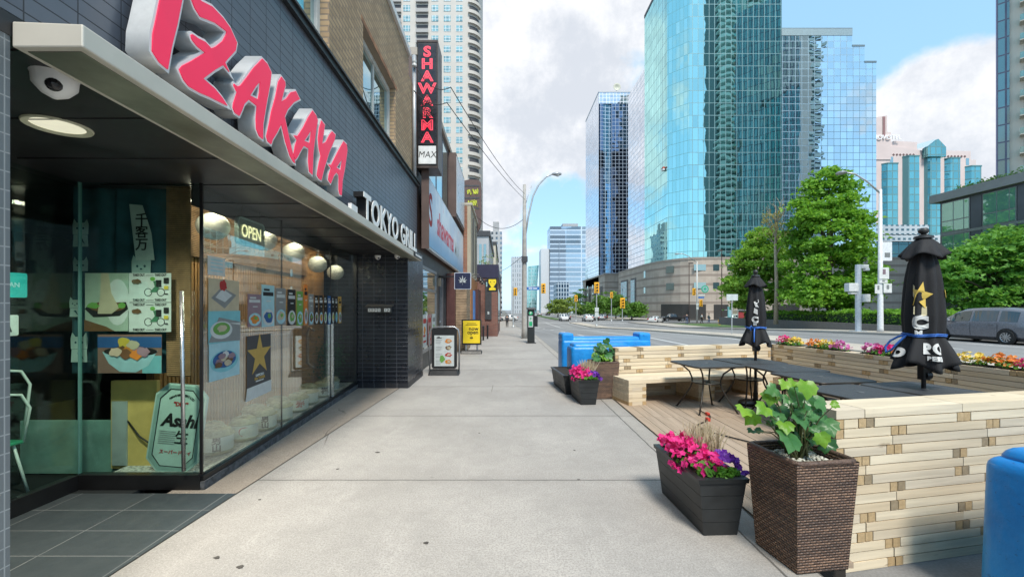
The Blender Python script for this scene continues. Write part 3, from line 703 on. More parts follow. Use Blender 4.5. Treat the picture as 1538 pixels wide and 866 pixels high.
c = shape([rect(-.3 + .075 * i, -.3 + .075 * i + .05 - .01 * (i % 2), -.02, .02) for i in range(8)], .003, (0, 0, 0), '+x', m_white, 'white_marks'); c.parent = pl; c.location = (-1.716, 8.6, 2.622)

spl = bpy.data.lights.new('entrance_fill_spot', 'SPOT'); spl.energy = 130; spl.color = (1, .93, .78); spl.spot_size = R(140); spl.spot_blend = .6; spl.shadow_soft_size = .12  # fill spot added under the downlight to brighten the entrance
spo = bpy.data.objects.new('entrance_fill_spot', spl); COL.objects.link(spo); spo.location = (-2.72, 2.6, 2.685)
# cameras, downlight, mailbox
def dome_camera(x, y, z, r, label, group=None):
    t_ = thing('security_camera', label, 'camera', (x, y, z), 0, group)
    mb = MB(); mb.lathe([(r * 1.12, 0), (r * 1.12, -.15 * r), (r, -.3 * r), (r * .96, -.8 * r), (r * .6, -1.25 * r), (r * .15, -1.5 * r)], (0, 0, 0), 24); mb.build('housing', m_white, parent=t_, smooth=40)
    mb = MB(); mb.sphere((r * .45, -r * .5, -.95 * r), r * .38, 14, 8); mb.build('lens', M('lens_black', (.02, .02, .022), .15, var=0), parent=t_, smooth=True)
    return t_
dome_camera(-2.17, 2.06, 2.735, .085, 'white dome security camera under the near end of the canopy')
dome_camera(-2.45, 8.27, 2.60, .055, 'white dome camera at the top of the dark tiled pillar, the left of two')
dome_camera(-2.06, 8.22, 2.60, .050, 'white dome camera at the top of the dark tiled pillar, the right of two')
t_ = thing('ceiling_downlight', 'round recessed downlight with pale rim in the black soffit', 'downlight', (-2.72, 2.6, 2.705))
mb = MB(); n = 32
mb.lathe([(.125, .03), (.125, -.004), (.155, -.012), (.16, -.004), (.16, .0)], (0, 0, 0), n, cap=False); mb.build('rim', M('cream_rim', (.62, .62, .46), .5), parent=t_, smooth=40)
mb = MB(); mb.lathe([(.001, -.002), (.126, -.001)], (0, 0, 0), n, cap=False); mb.build('lamp_glass', M('frosted', (.62, .60, .46), .5, emis=.35), parent=t_)
t_ = thing('mailbox', 'dark metal letterbox with white number tiles on the tiled pillar', 'mailbox', (-2.44, 8.42, 1.56))
mb = MB(); mb.box(-.235, .235, -.09, -.002, -.075, .055); mb.build('box', M('mailbox_metal', (.05, .05, .048), .45, .3), parent=t_, bevel=.006)
mb = MB(); mb.hexa([(-.26, -.12, .05), (.26, -.12, .05), (.26, -.002, .058), (-.26, -.002, .058)], [(-.26, -.12, .065), (.26, -.12, .065), (.26, -.002, .10), (-.26, -.002, .10)]); mb.build('lid', M('mailbox_lid', (.13, .12, .11), .4, .4), parent=t_)
for i, ch in enumerate('5095 1A'):
    if ch == ' ': continue
    mb = MB(); x = -.19 + i * .063; mb.box(x - .026, x + .026, -.096, -.091, -.05, .015); nt_ = mb.build('number_tile', m_white, parent=t_)
    tt = text(ch, .055, (0, 0, 0), '-y', m_black, name='digit', bold=.001); tt.parent = nt_; tt.location = (x, -.097, -.018)
# conduit pipe where the brick ends
mb = MB(); mb.tube([(-2.0, 9.5, 4.5), (-2.0, 9.5, 7.2)], .045, 10); tag(mb.build('drain_pipe', M('grey_pipe', (.42, .43, .44), .4, .4), smooth=True), 'grey pipe running up the wall beside the tall red lettered sign', 'pipe')

# ================================================================== things in the window
def wsheet(u0, v0, u1, v1, name, mat, label, cat='poster', group=None, off=.011, sides=None):
    """a sheet fixed to the inside of the shop window, spanning the two rays"""
    s0, zt0 = onwin(u0, v0); s1, _ = onwin(u1, v0); _, zb0 = onwin(u0, v1)
    w_, h_ = s1 - s0, zt0 - zb0
    o = shape([rect(-w_ / 2, w_ / 2, -h_ / 2, h_ / 2)], .003, wpt((s0 + s1) / 2, (zt0 + zb0) / 2, off), FW, mat, name)
    tag(o, label, cat, group); return o, w_, h_
def pic(o, items, fn=FW, z=.0025):
    for i, (nm, loops, mat) in enumerate(items):
        c = shape(loops, .001, (0, 0, 0), fn, mat, nm); c.parent = o; c.location = fn(0, 0, z + i * .0012)
def blob(cx, cy, r, seed, n=14, ry=None):
    rg = random.Random(seed); return [(cx + r * rg.uniform(.7, 1.15) * math.cos(2 * math.pi * i / n), cy + (ry or r) * rg.uniform(.7, 1.15) * math.sin(2 * math.pi * i / n)) for i in range(n)]
def mk(n, c, r=.5):
    m = M('print_' + n, c, r, var=.10, nsc=14); nt = NT(m.node_tree); o_ = [x for x in nt.n if x.type == 'OUTPUT_MATERIAL'][0]; p_ = [x for x in nt.n if x.type == 'BSDF_PRINCIPLED'][0]
    tl = nt.add('ShaderNodeBsdfTranslucent'); tl.inputs[0].default_value = tuple(c) + (1,); mx = nt.add('ShaderNodeMixShader'); mx.inputs[0].default_value = .45
    nt.link(p_.outputs[0], mx.inputs[1]); nt.link(tl.outputs[0], mx.inputs[2]); nt.link(mx.outputs[0], o_.inputs[0]); return m
p_cream, p_cyan, p_lblue, p_grey, p_mauve, p_brown, p_green, p_white, p_blue, p_orange, p_red, p_dark, p_yellow, p_gold = [mk(n, c) for n, c in (
    ('cream', (.68, .62, .46)), ('cyan', (.30, .68, .74)), ('lblue', (.52, .78, .84)), ('grey', (.36, .38, .38)), ('mauve', (.40, .29, .34)), ('brown', (.22, .12, .06)),
    ('green', (.22, .50, .12)), ('white', (.76, .80, .79)), ('blue', (.05, .16, .42)), ('orange', (.80, .33, .06)), ('red', (.6, .06, .06)), ('dark', (.03, .03, .032)), ('yellow', (.75, .60, .10)), ('gold', (.70, .50, .14)))]
o, w_, h_ = wsheet(310, 383, 336, 412, 'notice', p_white, 'small white notice taped high on the near end of the shop window', 'notice')
pic(o, [('print_lines', [rect(-w_ * .35, w_ * .35, h_ * a, h_ * (a + .07)) for a in (-.3, -.1, .1, .28)], p_lblue)])
o, w_, h_ = wsheet(311, 417, 357, 467, 'food_poster', p_cream, 'cream food poster of a wrapped square parcel, uppermost of the stacked three')
pic(o, [('parcel', [[(-.42 * w_, -.1 * h_), (-.1 * w_, .25 * h_), (.4 * w_, .02 * h_), (.0, -.42 * h_)]], p_grey), ('wrap', [[(-.3 * w_, -.08 * h_), (-.08 * w_, .2 * h_), (.25 * w_, .0), (.0, -.22 * h_)]], p_white), ('knot', [blob(-.05 * w_, .3 * h_, .12 * w_, 3)], p_red)])
o, w_, h_ = wsheet(311, 467, 359, 517, 'food_poster', p_cyan, 'turquoise food poster of a round bowl of greens, middle of the stacked three')
pic(o, [('table', [[(-.5 * w_, -.45 * h_), (.5 * w_, -.5 * h_), (.5 * w_, .12 * h_), (-.2 * w_, .3 * h_)]], p_grey), ('bowl', [circ(-.12 * w_, -.1 * h_, .34 * w_, .28 * h_)], p_white), ('soup', [circ(-.12 * w_, -.06 * h_, .26 * w_, .2 * h_)], p_green), ('noodles', [blob(-.12 * w_, -.06 * h_, .16 * w_, 5, ry=.12 * h_)], p_cream), ('spoon', [[(.1 * w_, .1 * h_), (.48 * w_, .02 * h_), (.46 * w_, .1 * h_)]], p_white)])
o, w_, h_ = wsheet(312, 517, 358, 574, 'food_poster', p_lblue, 'pale blue food poster of fried bites in a blue bowl, lowest of the stacked three')
pic(o, [('bowl', [circ(-.02 * w_, -.02 * h_, .46 * w_, .30 * h_)], p_cyan), ('shade', [circ(-.02 * w_, .03 * h_, .38 * w_, .23 * h_)], p_blue)] + [('bite', [blob(x * w_, y * h_, .13 * w_, i, ry=.09 * h_)], (p_mauve, p_cream, p_brown, p_mauve, p_white)[i % 5]) for i, (x, y) in enumerate(((-.2, -.02), (-.05, .06), (.12, .0), (.2, .1), (-.02, .18), (-.14, .12), (.05, -.08), (-.25, -.1)))])
# starred beer poster
o, w_, h_ = wsheet(369, 505, 405, 601, 'promotional_poster', mk('charcoal', (.11, .11, .115)), 'grey poster with a big golden star and lettering above a blank white strip')
star = [(.0, .62)]
star = [((.52 if i % 2 == 0 else .2) * math.sin(math.pi * i / 5) * w_, ((.36 if i % 2 == 0 else .14) * math.cos(math.pi * i / 5) + .17) * h_) for i in range(10)]
pic(o, [('white_strip', [[(-.55 * w_, -.52 * h_), (.52 * w_, -.5 * h_), (.52 * w_, -.30 * h_), (-.5 * w_, -.32 * h_)]], p_white), ('gold_star', [star], p_gold)])
for body, zz, mt, szz in (('SAPPORO', -.155, p_white, .040), ('50m TOWER', -.205, p_gold, .040), ('SERVED FRESH ONLY', -.248, p_white, .018)):
    c = text(body, szz, (0, 0, 0), FW, mt, bold=.0012); c.parent = o; c.location = FW(0, zz * h_, .006)
# menu strips along the top of the slats
cols = [(370, 391, 441, 491, p_mauve, p_orange, 'mauve menu strip showing an orange dish'), (391, 411, 427, 491, p_lblue, p_blue, 'pale blue menu strip with a dark round bowl'), (412, 428, 432, 488, p_grey, p_cream, 'grey menu strip showing a pale tall dish'),
        (430, 443, 434, 489, p_dark, p_green, 'dark menu strip with a bright green salad'), (444, 454, 437, 489, p_green, p_green, 'green menu strip with leafy salad'), (455, 461, 427, 488, p_orange, p_mauve, 'orange menu strip with writing'), (462, 470, 441, 488, p_grey, p_brown, 'grey menu strip with a brown noodle bowl'),
        (471, 477, 443, 487, p_dark, p_brown, 'dark menu strip with brown grilled dish'), (478, 484, 443, 487, p_dark, p_orange, 'dark menu strip with orange grilled dish'), (485, 490, 443, 486, p_dark, p_green, 'dark menu strip with green and white dish'), (491, 496, 444, 487, p_blue, p_white, 'blue menu strip with a white ring shaped dish'),
        (497, 501, 444, 486, p_dark, p_yellow, 'dark menu strip with a yellow dish'), (502, 506, 445, 485, p_dark, p_cyan, 'dark menu strip with a pale blue plate'), (507, 512, 445, 485, p_gold, p_mauve, 'golden menu strip at the far end of the row')]
for i, (u0, u1, v0, v1, mt, dish, lab) in enumerate(cols):
    o, w_, h_ = wsheet(u0 + .4, v0, u1 - .4, v1, 'menu_strip', mt, lab + ' in the shop window', 'menu strip', 'menu strips along the shop window', off=.011)
    pic(o, [('heading', [rect(-.34 * w_, .1 * w_, .36 * h_, .41 * h_), rect(-.4 * w_, .4 * w_, .24 * h_, .33 * h_)], p_white if mt in (p_dark, p_grey, p_mauve, p_blue, p_green) else p_dark), ('price', [rect(-.15 * w_, .2 * w_, .1 * h_, .13 * h_)], p_white),
            ('plate', [circ(0, -.28 * h_, .46 * w_, .2 * h_)], p_white if i % 2 else p_lblue), ('dish', [blob(0, -.27 * h_, .34 * w_, i + 9, ry=.14 * h_)], dish), ('garnish', [blob(.05 * w_, -.24 * h_, .14 * w_, i + 40, ry=.06 * h_)], p_green if dish is not p_green else p_cream)])
# open sign
s0, z0 = onwin(384, 351); t_ = thing('open_sign', 'rounded green framed OPEN sign hung inside the shop window', 'sign', wpt(s0, z0, -.06))
t_.rotation_euler.z = math.atan2(DW.x, DW.y) * -1 * 0
def child_w(me_o, parent, x, y, z): me_o.parent = parent; me_o.location = FW(x, y, z)
c = shape([rrect(-.27, .27, -.145, .145, .05)], .03, (0, 0, 0), FW, M('sign_body', (.16, .24, .22), .3), 'backing'); child_w(c, t_, 0, 0, 0)
c = shape([rrect(-.27, .27, -.145, .145, .05), rrect(-.255, .255, -.13, .13, .045)], .012, (0, 0, 0), FW, M('sign_rim', (.34, .50, .46), .4), 'rim'); child_w(c, t_, 0, 0, .02)
c = text('OPEN', .19, (0, 0, 0), FW, M('sign_tube', (.85, .78, .42), .4, var=0, emis=.7), sx=.82, bold=.002); child_w(c, t_, 0, 0, .02)
mb = MB(); mb.tube([FW(-.18, .14, 0), FW(-.14, .3, 0)], .005, 6); mb.tube([FW(.2, .14, 0), FW(.2, .3, 0)], .005, 6); mb.build('cord', m_black, parent=t_)
# paper lanterns
m_paper = M('lantern_paper', (.56, .57, .50), .8, var=.08, nsc=12, bump=.4, bsc=60, emis=.04)
LANT = [(320, 340, 'largest pale globe lantern, nearest in the shop window'), (396, 360, 'pale globe lantern partly behind the OPEN sign'), (441, 379, 'third globe lantern, right of the OPEN sign'), (477, 397, 'fourth globe lantern in the shop window row'), (504, 409, 'farthest smallest globe lantern beside the tiled pillar')]
for u, v, lab in LANT:
    s0, z0 = onwin(u, v); k = (u - CX) / F; Xl = -.30
    # centre 0.3 m behind the glass, on that ray
    k_ = (k * (A0.y + NW.y * Xl) - (A0.x + NW.x * Xl)) / (DW.x - k * DW.y); c = wpt(k_, 0, Xl); zc_ = H - (v - CY) * c[1] / F
    t_ = thing('paper_lantern', lab, 'lantern', (c[0], c[1], zc_), 0, 'paper globe lanterns in the window')
    mb = MB(); r = .15; mb.lathe([((r * math.sin(math.pi * i / 24) + .002) * (1 + .012 * (i % 2)), -r * .92 * math.cos(math.pi * i / 24)) for i in range(25)], (0, 0, 0), 24); mb.build('globe', m_paper, parent=t_, smooth=True)
    mb = MB(); mb.tube([(0, 0, r * .9), (.01, 0, r + .06), (-.01, .01, 2.68 - zc_)], .006, 6); mb.lathe([(.03, r * .9), (.02, r * .9 + .04)], (0, 0, 0), 10); mb.build('cord', m_black, parent=t_)
# straw sake casks on the ledge
m_straw = M('straw', (.36, .37, .23), .85, var=.3, nsc=30, bump=.8, bsc=70)
m_caskp = M('cask_paper', (.70, .74, .66), .7, var=.08)
def cask():
    t_ = thing('sake_cask', 'x', 'cask', (0, 0, 0)); r = .135
    mb = MB(); mb.lathe([(r * .86, 0), (r * .98, .02), (r * 1.03, .10), (r * 1.0, .20), (r * .9, .225), (r * .8, .245), (.02, .25)], (0, 0, 0), 24); mb.build('barrel', m_straw, parent=t_, smooth=50)
    mb = MB(); n = 14
    for i in range(n):
        a0, a1 = R(-95 + 190 * i / n), R(-95 + 190 * (i + 1) / n); q = r * 1.045
        mb.quad((q * math.cos(a0), q * math.sin(a0), .03), (q * math.cos(a1), q * math.sin(a1), .03), (q * math.cos(a1), q * math.sin(a1), .195), (q * math.cos(a0), q * math.sin(a0), .195))
    mb.build('paper_wrap', m_caskp, parent=t_)
    for z in (.035, .19):
        mb = MB(); mb.tube([(r * 1.06 * math.cos(a), r * 1.06 * math.sin(a), z) for a in [2 * math.pi * i / 24 for i in range(24)]], .008, 6, closed=True); mb.build('rope', m_straw, parent=t_)
    mb = MB()
    for a in (0, 60, 120): ca, sa = math.cos(R(a)) * r * .9, math.sin(R(a)) * r * .9; mb.tube([(-ca, -sa, .225), (-ca * .4, -sa * .4, .262), (ca * .4, sa * .4, .262), (ca, sa, .225)], .007, 6)
    mb.build('rope', m_straw, parent=t_)
    return t_
ck = cask()
CK = [(.62, -.33, -25, '男山', 1), (.82, -.52, 0, '', 0), (1.05, -.30, -20, '', 2), (1.45, -.28, -20, '男山', 1), (1.62, -.48, 0, '', 0), (1.85, -.26, -10, '', 0), (2.12, -.42, 0, '', 0), (2.35, -.25, -15, '寿', 2), (2.8, -.28, -20, '', 0), (3.1, -.40, 0, '', 0), (3.35, -.26, -20, '福', 1), (3.8, -.28, 0, '', 0)]
CKL = ['straw cask with black characters, nearest in the window', 'plain straw cask behind the nearest lettered cask', 'straw cask with a red crescent mark', 'straw cask with black characters, second lettered one along the ledge', 'plain straw cask just behind the second lettered cask', 'plain straw cask left of the window joint', 'plain straw cask beside the window joint', 'straw cask with red characters halfway along the ledge',
       'plain straw cask after the red lettered one', 'straw cask standing back near the plant end of the ledge', 'straw cask with a single black character near the far end', 'last plain straw cask beside the green plant']
for i, (s, off, rot, body, colr) in enumerate(CK):
    c = ck if i == 0 else copy_tree(ck)
    c.location = wpt(s, .116, off + .10); c.rotation_euler.z = R(rot - 35); tag(c, CKL[i] + ' of the shop window' if 'window' not in CKL[i] else CKL[i], 'cask', 'straw sake casks in the window')
for i, (s, off, rot, body, colr) in enumerate(CK):
    c = [o for o in COL.objects if o.get('label', '').startswith(CKL[i])][0]
    if body or colr == 2:
        fnr = lambda x, y, z: ((.143 + z) * math.cos(x / .143), (.143 + z) * math.sin(x / .143), y)
        if body: tt = text(body if len(body) == 1 else body[0] + '\n' + body[1], .085 if len(body) > 1 else .12, (0, 0, 0), fnr, m_black if colr == 1 else p_red, name='character', bold=.003, lnsp=.85)
        else: tt = shape([circ(0, 0, .05, .055, 20), circ(-.02, .008, .04, .045, 20)], .001, (0, 0, 0), fnr, p_red, 'red_mark')
        tt.parent = c; tt.location = (0, 0, .112 if body else .11)
# plant at the far end of the display
rg = np.random.default_rng(3); pc = np.array(wpt(4.25, .55, -.35))
t_ = thing('potted_fern', 'dark green feathery plant at the far end of the shop window', 'plant', (pc[0], pc[1], .115))
pts = rg.normal(size=(1500, 3)) * np.array([.11, .14, .20]) + np.array([0, 0, .45])
raw_build(leafmesh(pts, .055, 4, .3, .35), 'foliage', Mleaf('fern_green', (.02, .10, .05), (.06, .22, .09)), t_)
mb = MB(); mb.tube([(0, 0, .0), (0, 0, .5)], .015, 6); mb.lathe([(.1, 0), (.13, .15), (.12, .15)], (0, 0, 0), 16); mb.build('pot', M('pot_dark', (.06, .07, .06), .5), parent=t_)

# ---- things behind the entrance glass (pane at y = 3.76)
def fsheet(u0, v0, u1, v1, name, mat, label, cat='poster', Y=3.78, group=None, z=.003, parent=None):
    x0, x1 = (u0 - CX) * Y / F, (u1 - CX) * Y / F; za, zb_ = H - (v0 - CY) * Y / F, H - (v1 - CY) * Y / F
    o = shape([rect(-(x1 - x0) / 2, (x1 - x0) / 2, -(za - zb_) / 2, (za - zb_) / 2)], z, ((x0 + x1) / 2, Y, (za + zb_) / 2), '-y', mat, name)
    if label: tag(o, label, cat, group)
    return o, x1 - x0, za - zb_
FY = FACE['-y']
o, w_, h_ = fsheet(128, 410, 193, 497, 'food_poster', mk('palegreen', (.50, .62, .52)), 'tall poster of noodles lifted from a dark bowl on the entrance glass')
pic(o, [('pale_dish', [circ(.25 * w_, .0, .28 * w_, .4 * h_)], p_white), ('bowl', [[(-.5 * w_, -.12 * h_), (-.4 * w_, -.02 * h_), (.45 * w_, .0), (.5 * w_, -.12 * h_), (.3 * w_, -.24 * h_), (-.3 * w_, -.26 * h_)]], p_dark), ('soup', [circ(.02 * w_, -.08 * h_, .42 * w_, .09 * h_)], p_brown), ('noodles', [[(-.12 * w_, .5 * h_), (.05 * w_, .5 * h_), (.12 * w_, .15 * h_), (.3 * w_, -.1 * h_), (.12 * w_, -.2 * h_), (-.2 * w_, -.2 * h_), (-.14 * w_, .1 * h_)]], p_cream), ('greens', [blob(-.3 * w_, -.06 * h_, .14 * w_, 2, ry=.06 * h_), blob(.36 * w_, -.06 * h_, .1 * w_, 7, ry=.06 * h_)], p_green), ('leaf', [[(-.5 * w_, -.5 * h_), (-.5 * w_, -.3 * h_), (0, -.42 * h_), (.2 * w_, -.5 * h_)]], p_brown)], FY)
for i, (v0, v1, lab) in enumerate(((410, 453.5, 'white take out card with a delivery cyclist, the upper of two'), (454.5, 498, 'white take out card with a delivery cyclist, the lower of two'))):
    o, w_, h_ = fsheet(193.8, v0, 257, v1, 'takeout_card', p_white, lab, 'card')
    bx, by = .1 * w_, -.16 * h_; rr = .14 * h_
    pic(o, [('wheels', [circ(bx - .14 * w_, by, rr, n=20), circ(bx - .14 * w_, by, rr * .82, n=20), circ(bx + .16 * w_, by, rr, n=20), circ(bx + .16 * w_, by, rr * .82, n=20)], p_dark), ('rider', [[(bx - .1 * w_, by), (bx + .02 * w_, by + .2 * h_), (bx - .02 * w_, by + .38 * h_), (bx + .06 * w_, by + .4 * h_), (bx + .12 * w_, by + .15 * h_), (bx + .06 * w_, by)]], M('print_darkgreen', (.05, .16, .09), .6)), ('cap', [circ(bx - .03 * w_, by + .46 * h_, .06 * w_, .07 * h_)], p_green), ('bag', [rect(bx + .05 * w_, bx + .18 * w_, by + .18 * h_, by + .42 * h_)], p_dark), ('burger', [blob(-.3 * w_, .2 * h_, .12 * w_, 3, ry=.1 * h_)], p_brown), ('swatches', [rect(.34 * w_, .46 * w_, .14 * h_, .34 * h_), rect(.36 * w_, .44 * w_, -.24 * h_, -.2 * h_)], p_dark), ('yellow_swatch', [rect(.35 * w_, .45 * w_, -.06 * h_, .06 * h_)], p_yellow)], FY)
    for zz in (.43, -.43):
        c = text('TAKE OUT  ———  TAKE OUT', .030, (0, 0, 0), '-y', p_dark, sx=.72, bold=.0006); c.parent = o; c.location = (0, -.004, zz * h_)
o, w_, h_ = fsheet(147, 502, 243, 560, 'food_poster', mk('rose', (.36, .22, .18)), 'wide poster of fried chicken heaped in a white oval bowl on the entrance glass')
pic(o, [('blue_cloth', [rect(-.5 * w_, .5 * w_, .16 * h_, .44 * h_)], p_blue), ('right_glow', [rect(.2 * w_, .5 * w_, -.5 * h_, -.05 * h_)], p_cyan), ('bowl', [[(-.42 * w_, .05 * h_), (.44 * w_, .08 * h_), (.3 * w_, -.3 * h_), (.1 * w_, -.48 * h_), (-.15 * w_, -.46 * h_), (-.32 * w_, -.25 * h_)]], p_lblue), ('inside', [circ(.02 * w_, .06 * h_, .42 * w_, .13 * h_)], p_dark), ('lemon', [blob(-.08 * w_, .3 * h_, .13 * w_, 8, ry=.14 * h_)], p_yellow)] + [('piece', [blob(x * w_, y * h_, .1 * w_, 20 + i, ry=.13 * h_)], (p_brown, p_orange, p_mauve, p_cream)[i % 4]) for i, (x, y) in enumerate(((-.12, .08), (.02, .12), (.16, .08), (.06, .24), (-.04, .0), (.12, -.02), (.24, .06), (-.2, .05)))], FY)
# noren curtain
m_noren = M('noren_cloth', (.022, .085, .11), .9, var=.35, nsc=5)
t_ = thing('door_curtain', 'dark blue green hanging curtain with white lucky cat prints behind the entrance glass', 'curtain', (-3.3, 3.95, 1.6))
Yc = 3.95
def cx_(u): return (u - CX) * Yc / F + 3.3
def cz_(v): return H - (v - CY) * Yc / F - 1.6
for ua, ub in ((112, 173), (175, 262)):
    mb = MB(); mb.grid(lambda a, b: (cx_(ua + (ub - ua) * a), .025 * math.sin(a * 9 + ua) * (1 - .6 * b), cz_(560 - (560 - 264) * b)), 24, 10)
    o = mb.build('cloth_panel', m_noren, parent=t_, smooth=True); md = o.modifiers.new('s', 'SOLIDIFY'); md.thickness = .004
p_cat = M('cat_print', (.36, .50, .47), .8, var=.15)
def cat_print(u, v, s, body=True):
    x, z = cx_(u), cz_(v)
    lp = [[(-.5 * s, -.45 * s), (.5 * s, -.45 * s), (.52 * s, .2 * s), (.42 * s, .55 * s), (.25 * s, .3 * s), (-.25 * s, .3 * s), (-.42 * s, .55 * s), (-.52 * s, .2 * s)]]
    if body: lp.append([(-.45 * s, -.47 * s), (.45 * s, -.47 * s), (.5 * s, -1.25 * s), (-.5 * s, -1.25 * s)])
    c = shape(lp, .002, (0, 0, 0), '-y', p_cat, 'cat_print'); c.parent = t_; c.location = (x, -.05, z)
    e = shape([circ(-.2 * s, -.05 * s, .06 * s, .07 * s, 10), circ(.2 * s, -.05 * s, .06 * s, .07 * s, 10), circ(0, -.2 * s, .06 * s, .05 * s, 8)] + ([[(-.1 * s, -.7 * s), (.3 * s, -1.1 * s), (.1 * s, -.65 * s)]] if body else []), .002, (0, 0, 0), '-y', m_noren, 'cat_face'); e.parent = c; e.location = (0, -.003, 0)
cat_print(129, 343, .14); cat_print(129, 398, .13, False); cat_print(219, 399, .17, False); cat_print(127, 512, .15); cat_print(121, 455, .10)
c = shape([[(-.10, .26), (.02, .25), (.10, -.0), (.13, -.25), (-.04, -.25), (-.07, .0)]], .002, (0, 0, 0), '-y', M('banner_cloth', (.44, .52, .48), .8), 'paper_banner'); c.parent = t_; c.location = (cx_(219), -.06, cz_(351))
c2 = text('千\n客\n万', .12, (0, 0, 0), '-y', m_black, name='character', bold=.002, lnsp=.95); c2.parent = c; c2.location = (.015, -.003, .0)
# bamboo blinds
m_bam = M('bamboo_blind', (.30, .17, .085), .7, var=.25, nsc=12)
mb = MB()
for i in range(95):
    z = .98 + i * .0185; mb.box(-3.06, -2.84, 3.86, 3.872, z, z + .0125)
mb.cur = 1; mb.box(-3.05, -2.85, 3.874, 3.88, .97, 2.74)
tag(mb.build('bamboo_blind', [m_bam, M('blind_back', (.10, .06, .03), .9)]), 'narrow brown bamboo blind hanging beside the dark curtain at the glass corner', 'blind')
mb = MB()
for i in range(30):
    z = 2.14 + i * .0185; wbox(mb, .36, LW - .9, -.58, -.568, z, z + .0125)
mb.cur = 1; wbox(mb, .37, LW - .91, -.60, -.59, 2.13, 2.70)
tag(mb.build('bamboo_blind', [m_bam, MATS['blind_back']]), 'long brown bamboo blind rolled down over the top of the shop window', 'blind')
# pale lower panel, timber casing, mirror-like brewery sign
mb = MB(); mb.box(-4.6, -3.36, 4.05, 4.09, .02, .52); tag(mb.build('low_panel', M('mint_panel', (.19, .36, .31), .6, var=.25, nsc=4)), 'pale mint low panel standing on the floor behind the entrance glass', 'panel')
mb = MB(); mb.box(-3.69, -3.26, 4.0, 4.04, .09, .91); o = mb.build('timber_casing', M('yellow_board', (.72, .52, .17), .6, var=.12)); tag(o, 'yellowish timber board casing behind the brewery sign', 'board')
mb = MB(); mb.box(-3.67, -3.53, 3.985, 3.998, .12, .72); c = mb.build('grey_inset', M('grey_board', (.36, .42, .40), .7), parent=o)
t_ = thing('brewery_sign', 'large eight sided pale green mirror sign with black brewery lettering leaning in the window corner', 'sign', (-2.985, 3.90, .5))
t_.rotation_euler = (R(-5), R(5), 0); wq, hq, cq = .235, .395, .105
octo = [(-wq + cq, -hq), (wq - cq, -hq), (wq, -hq + cq), (wq, hq - cq), (wq - cq, hq), (-wq + cq, hq), (-wq, hq - cq), (-wq, -hq + cq)]
sc_ = lambda k: [(x * k, y * (1 - (1 - k) * .6)) for x, y in octo]
def ch(o_, x, z, dy): o_.parent = t_; o_.location = (x, dy, z); return o_
ch(shape([octo], .03, (0, 0, 0), '-y', [M('sign_glass', (.44, .60, .54), .2, var=.08)] * 2, 'panel'), 0, 0, 0)
ch(shape([sc_(.93), sc_(.80)], .004, (0, 0, 0), '-y', M('bevel_glass', (.26, .40, .36), .15, var=.1), 'bevelled_border'), 0, 0, -.018)
ch(shape([sc_(.79), sc_(.765)], .002, (0, 0, 0), '-y', p_dark, 'border_line'), 0, 0, -.018)
ch(text('Asahi', .155, (0, 0, 0), '-y', p_dark, shear=.25, bold=.006, sx=.95), 0.02, .06, -.018)
ch(text('生', .13, (0, 0, 0), '-y', p_dark, bold=.002, name='character'), .06, -.09, -.018)
ch(text('"DRY"', .05, (0, 0, 0), '-y', p_red, bold=.002), .01, .21, -.018)
ch(text('スーパードライ', .042, (0, 0, 0), '-y', p_red, bold=.001), .02, -.22, -.018)
ch(text('ASAHI BREWERY LTD', .026, (0, 0, 0), lambda x, y, z: ((.17 + y) * math.sin(x / .17), -z, (.17 + y) * math.cos(x / .17) - .17), p_dark, bold=.001), .01, .295, -.018)
ch(shape([rect(-.15, .0, -.04 - i * .018, -.034 - i * .018) for i in range(7)], .001, (0, 0, 0), '-y', p_grey, 'small_print'), 0, 0, -.018)
mb = MB(); mb.tube([(-3.62, 4.02, .62), (-3.4, 3.97, .40), (-3.2, 3.95, .28), (-3.1, 3.94, .2)], .008, 6); tag(mb.build('power_cable', m_black, smooth=True), 'black cable sagging across the boards behind the entrance glass', 'cable')
# door stickers and the chair inside
def dsheet(y0, y1, z0, z1, mat, name, label, cat='sign'):
    o = shape([rrect(-(y1 - y0) / 2, (y1 - y0) / 2, -(z1 - z0) / 2, (z1 - z0) / 2, .015)], .003, (-3.772, (y0 + y1) / 2, (z0 + z1) / 2), '+x', mat, name); return tag(o, label, cat)
o = dsheet(3.0, 3.37, 1.675, 1.865, M('turquoise', (.02, .42, .42), .4), 'door_sign', 'turquoise rounded sign inside the entrance door beside the grey pier')
c = text('GUAN', .05, (0, 0, 0), '+x', p_lblue, bold=.001); c.parent = o; c.location = (.003, .06, .0)
o = dsheet(3.0, 3.31, 1.38, 1.54, p_white, 'door_notice', 'white paper notice below the turquoise sign inside the door', 'notice')
c = shape([[(-.0, .05), (.015, .0), (.03, -.05), (.01, -.05)]], .001, (0, 0, 0), '+x', p_dark, 'print'); c.parent = o; c.location = (.003, .08, .0)
t_ = thing('metal_chair', 'white tube chair with a green seat seen through the entrance door', 'chair', (-4.3, 3.45, 0))
m_tube = M('chair_white', (.74, .80, .74), .4, var=.05)
for dx, dy in ((-.2, -.18), (.2, -.18), (-.2, .18), (.2, .18)):
    mb = MB(); mb.tube([(dx * .8, dy * .8, .44), (dx * 1.1, dy * 1.15, 0)], .011, 8); mb.build('leg', m_tube, parent=t_, smooth=True)
mb = MB(); mb.box(-.2, .2, -.2, .2, .44, .47); mb.build('seat', M('chair_green', (.03, .32, .16), .5), parent=t_, bevel=.01)
for z in (.86, 1.06):
    mb = MB(); mb.tube([(.19, -.19, .45), (.24, -.2, z - .12), (.22, -.15, z), (.2, 0, z + .03), (.22, .15, z), (.24, .2, z - .12), (.19, .19, .45)], .011, 8); mb.build('backrest', m_tube, parent=t_, smooth=True)
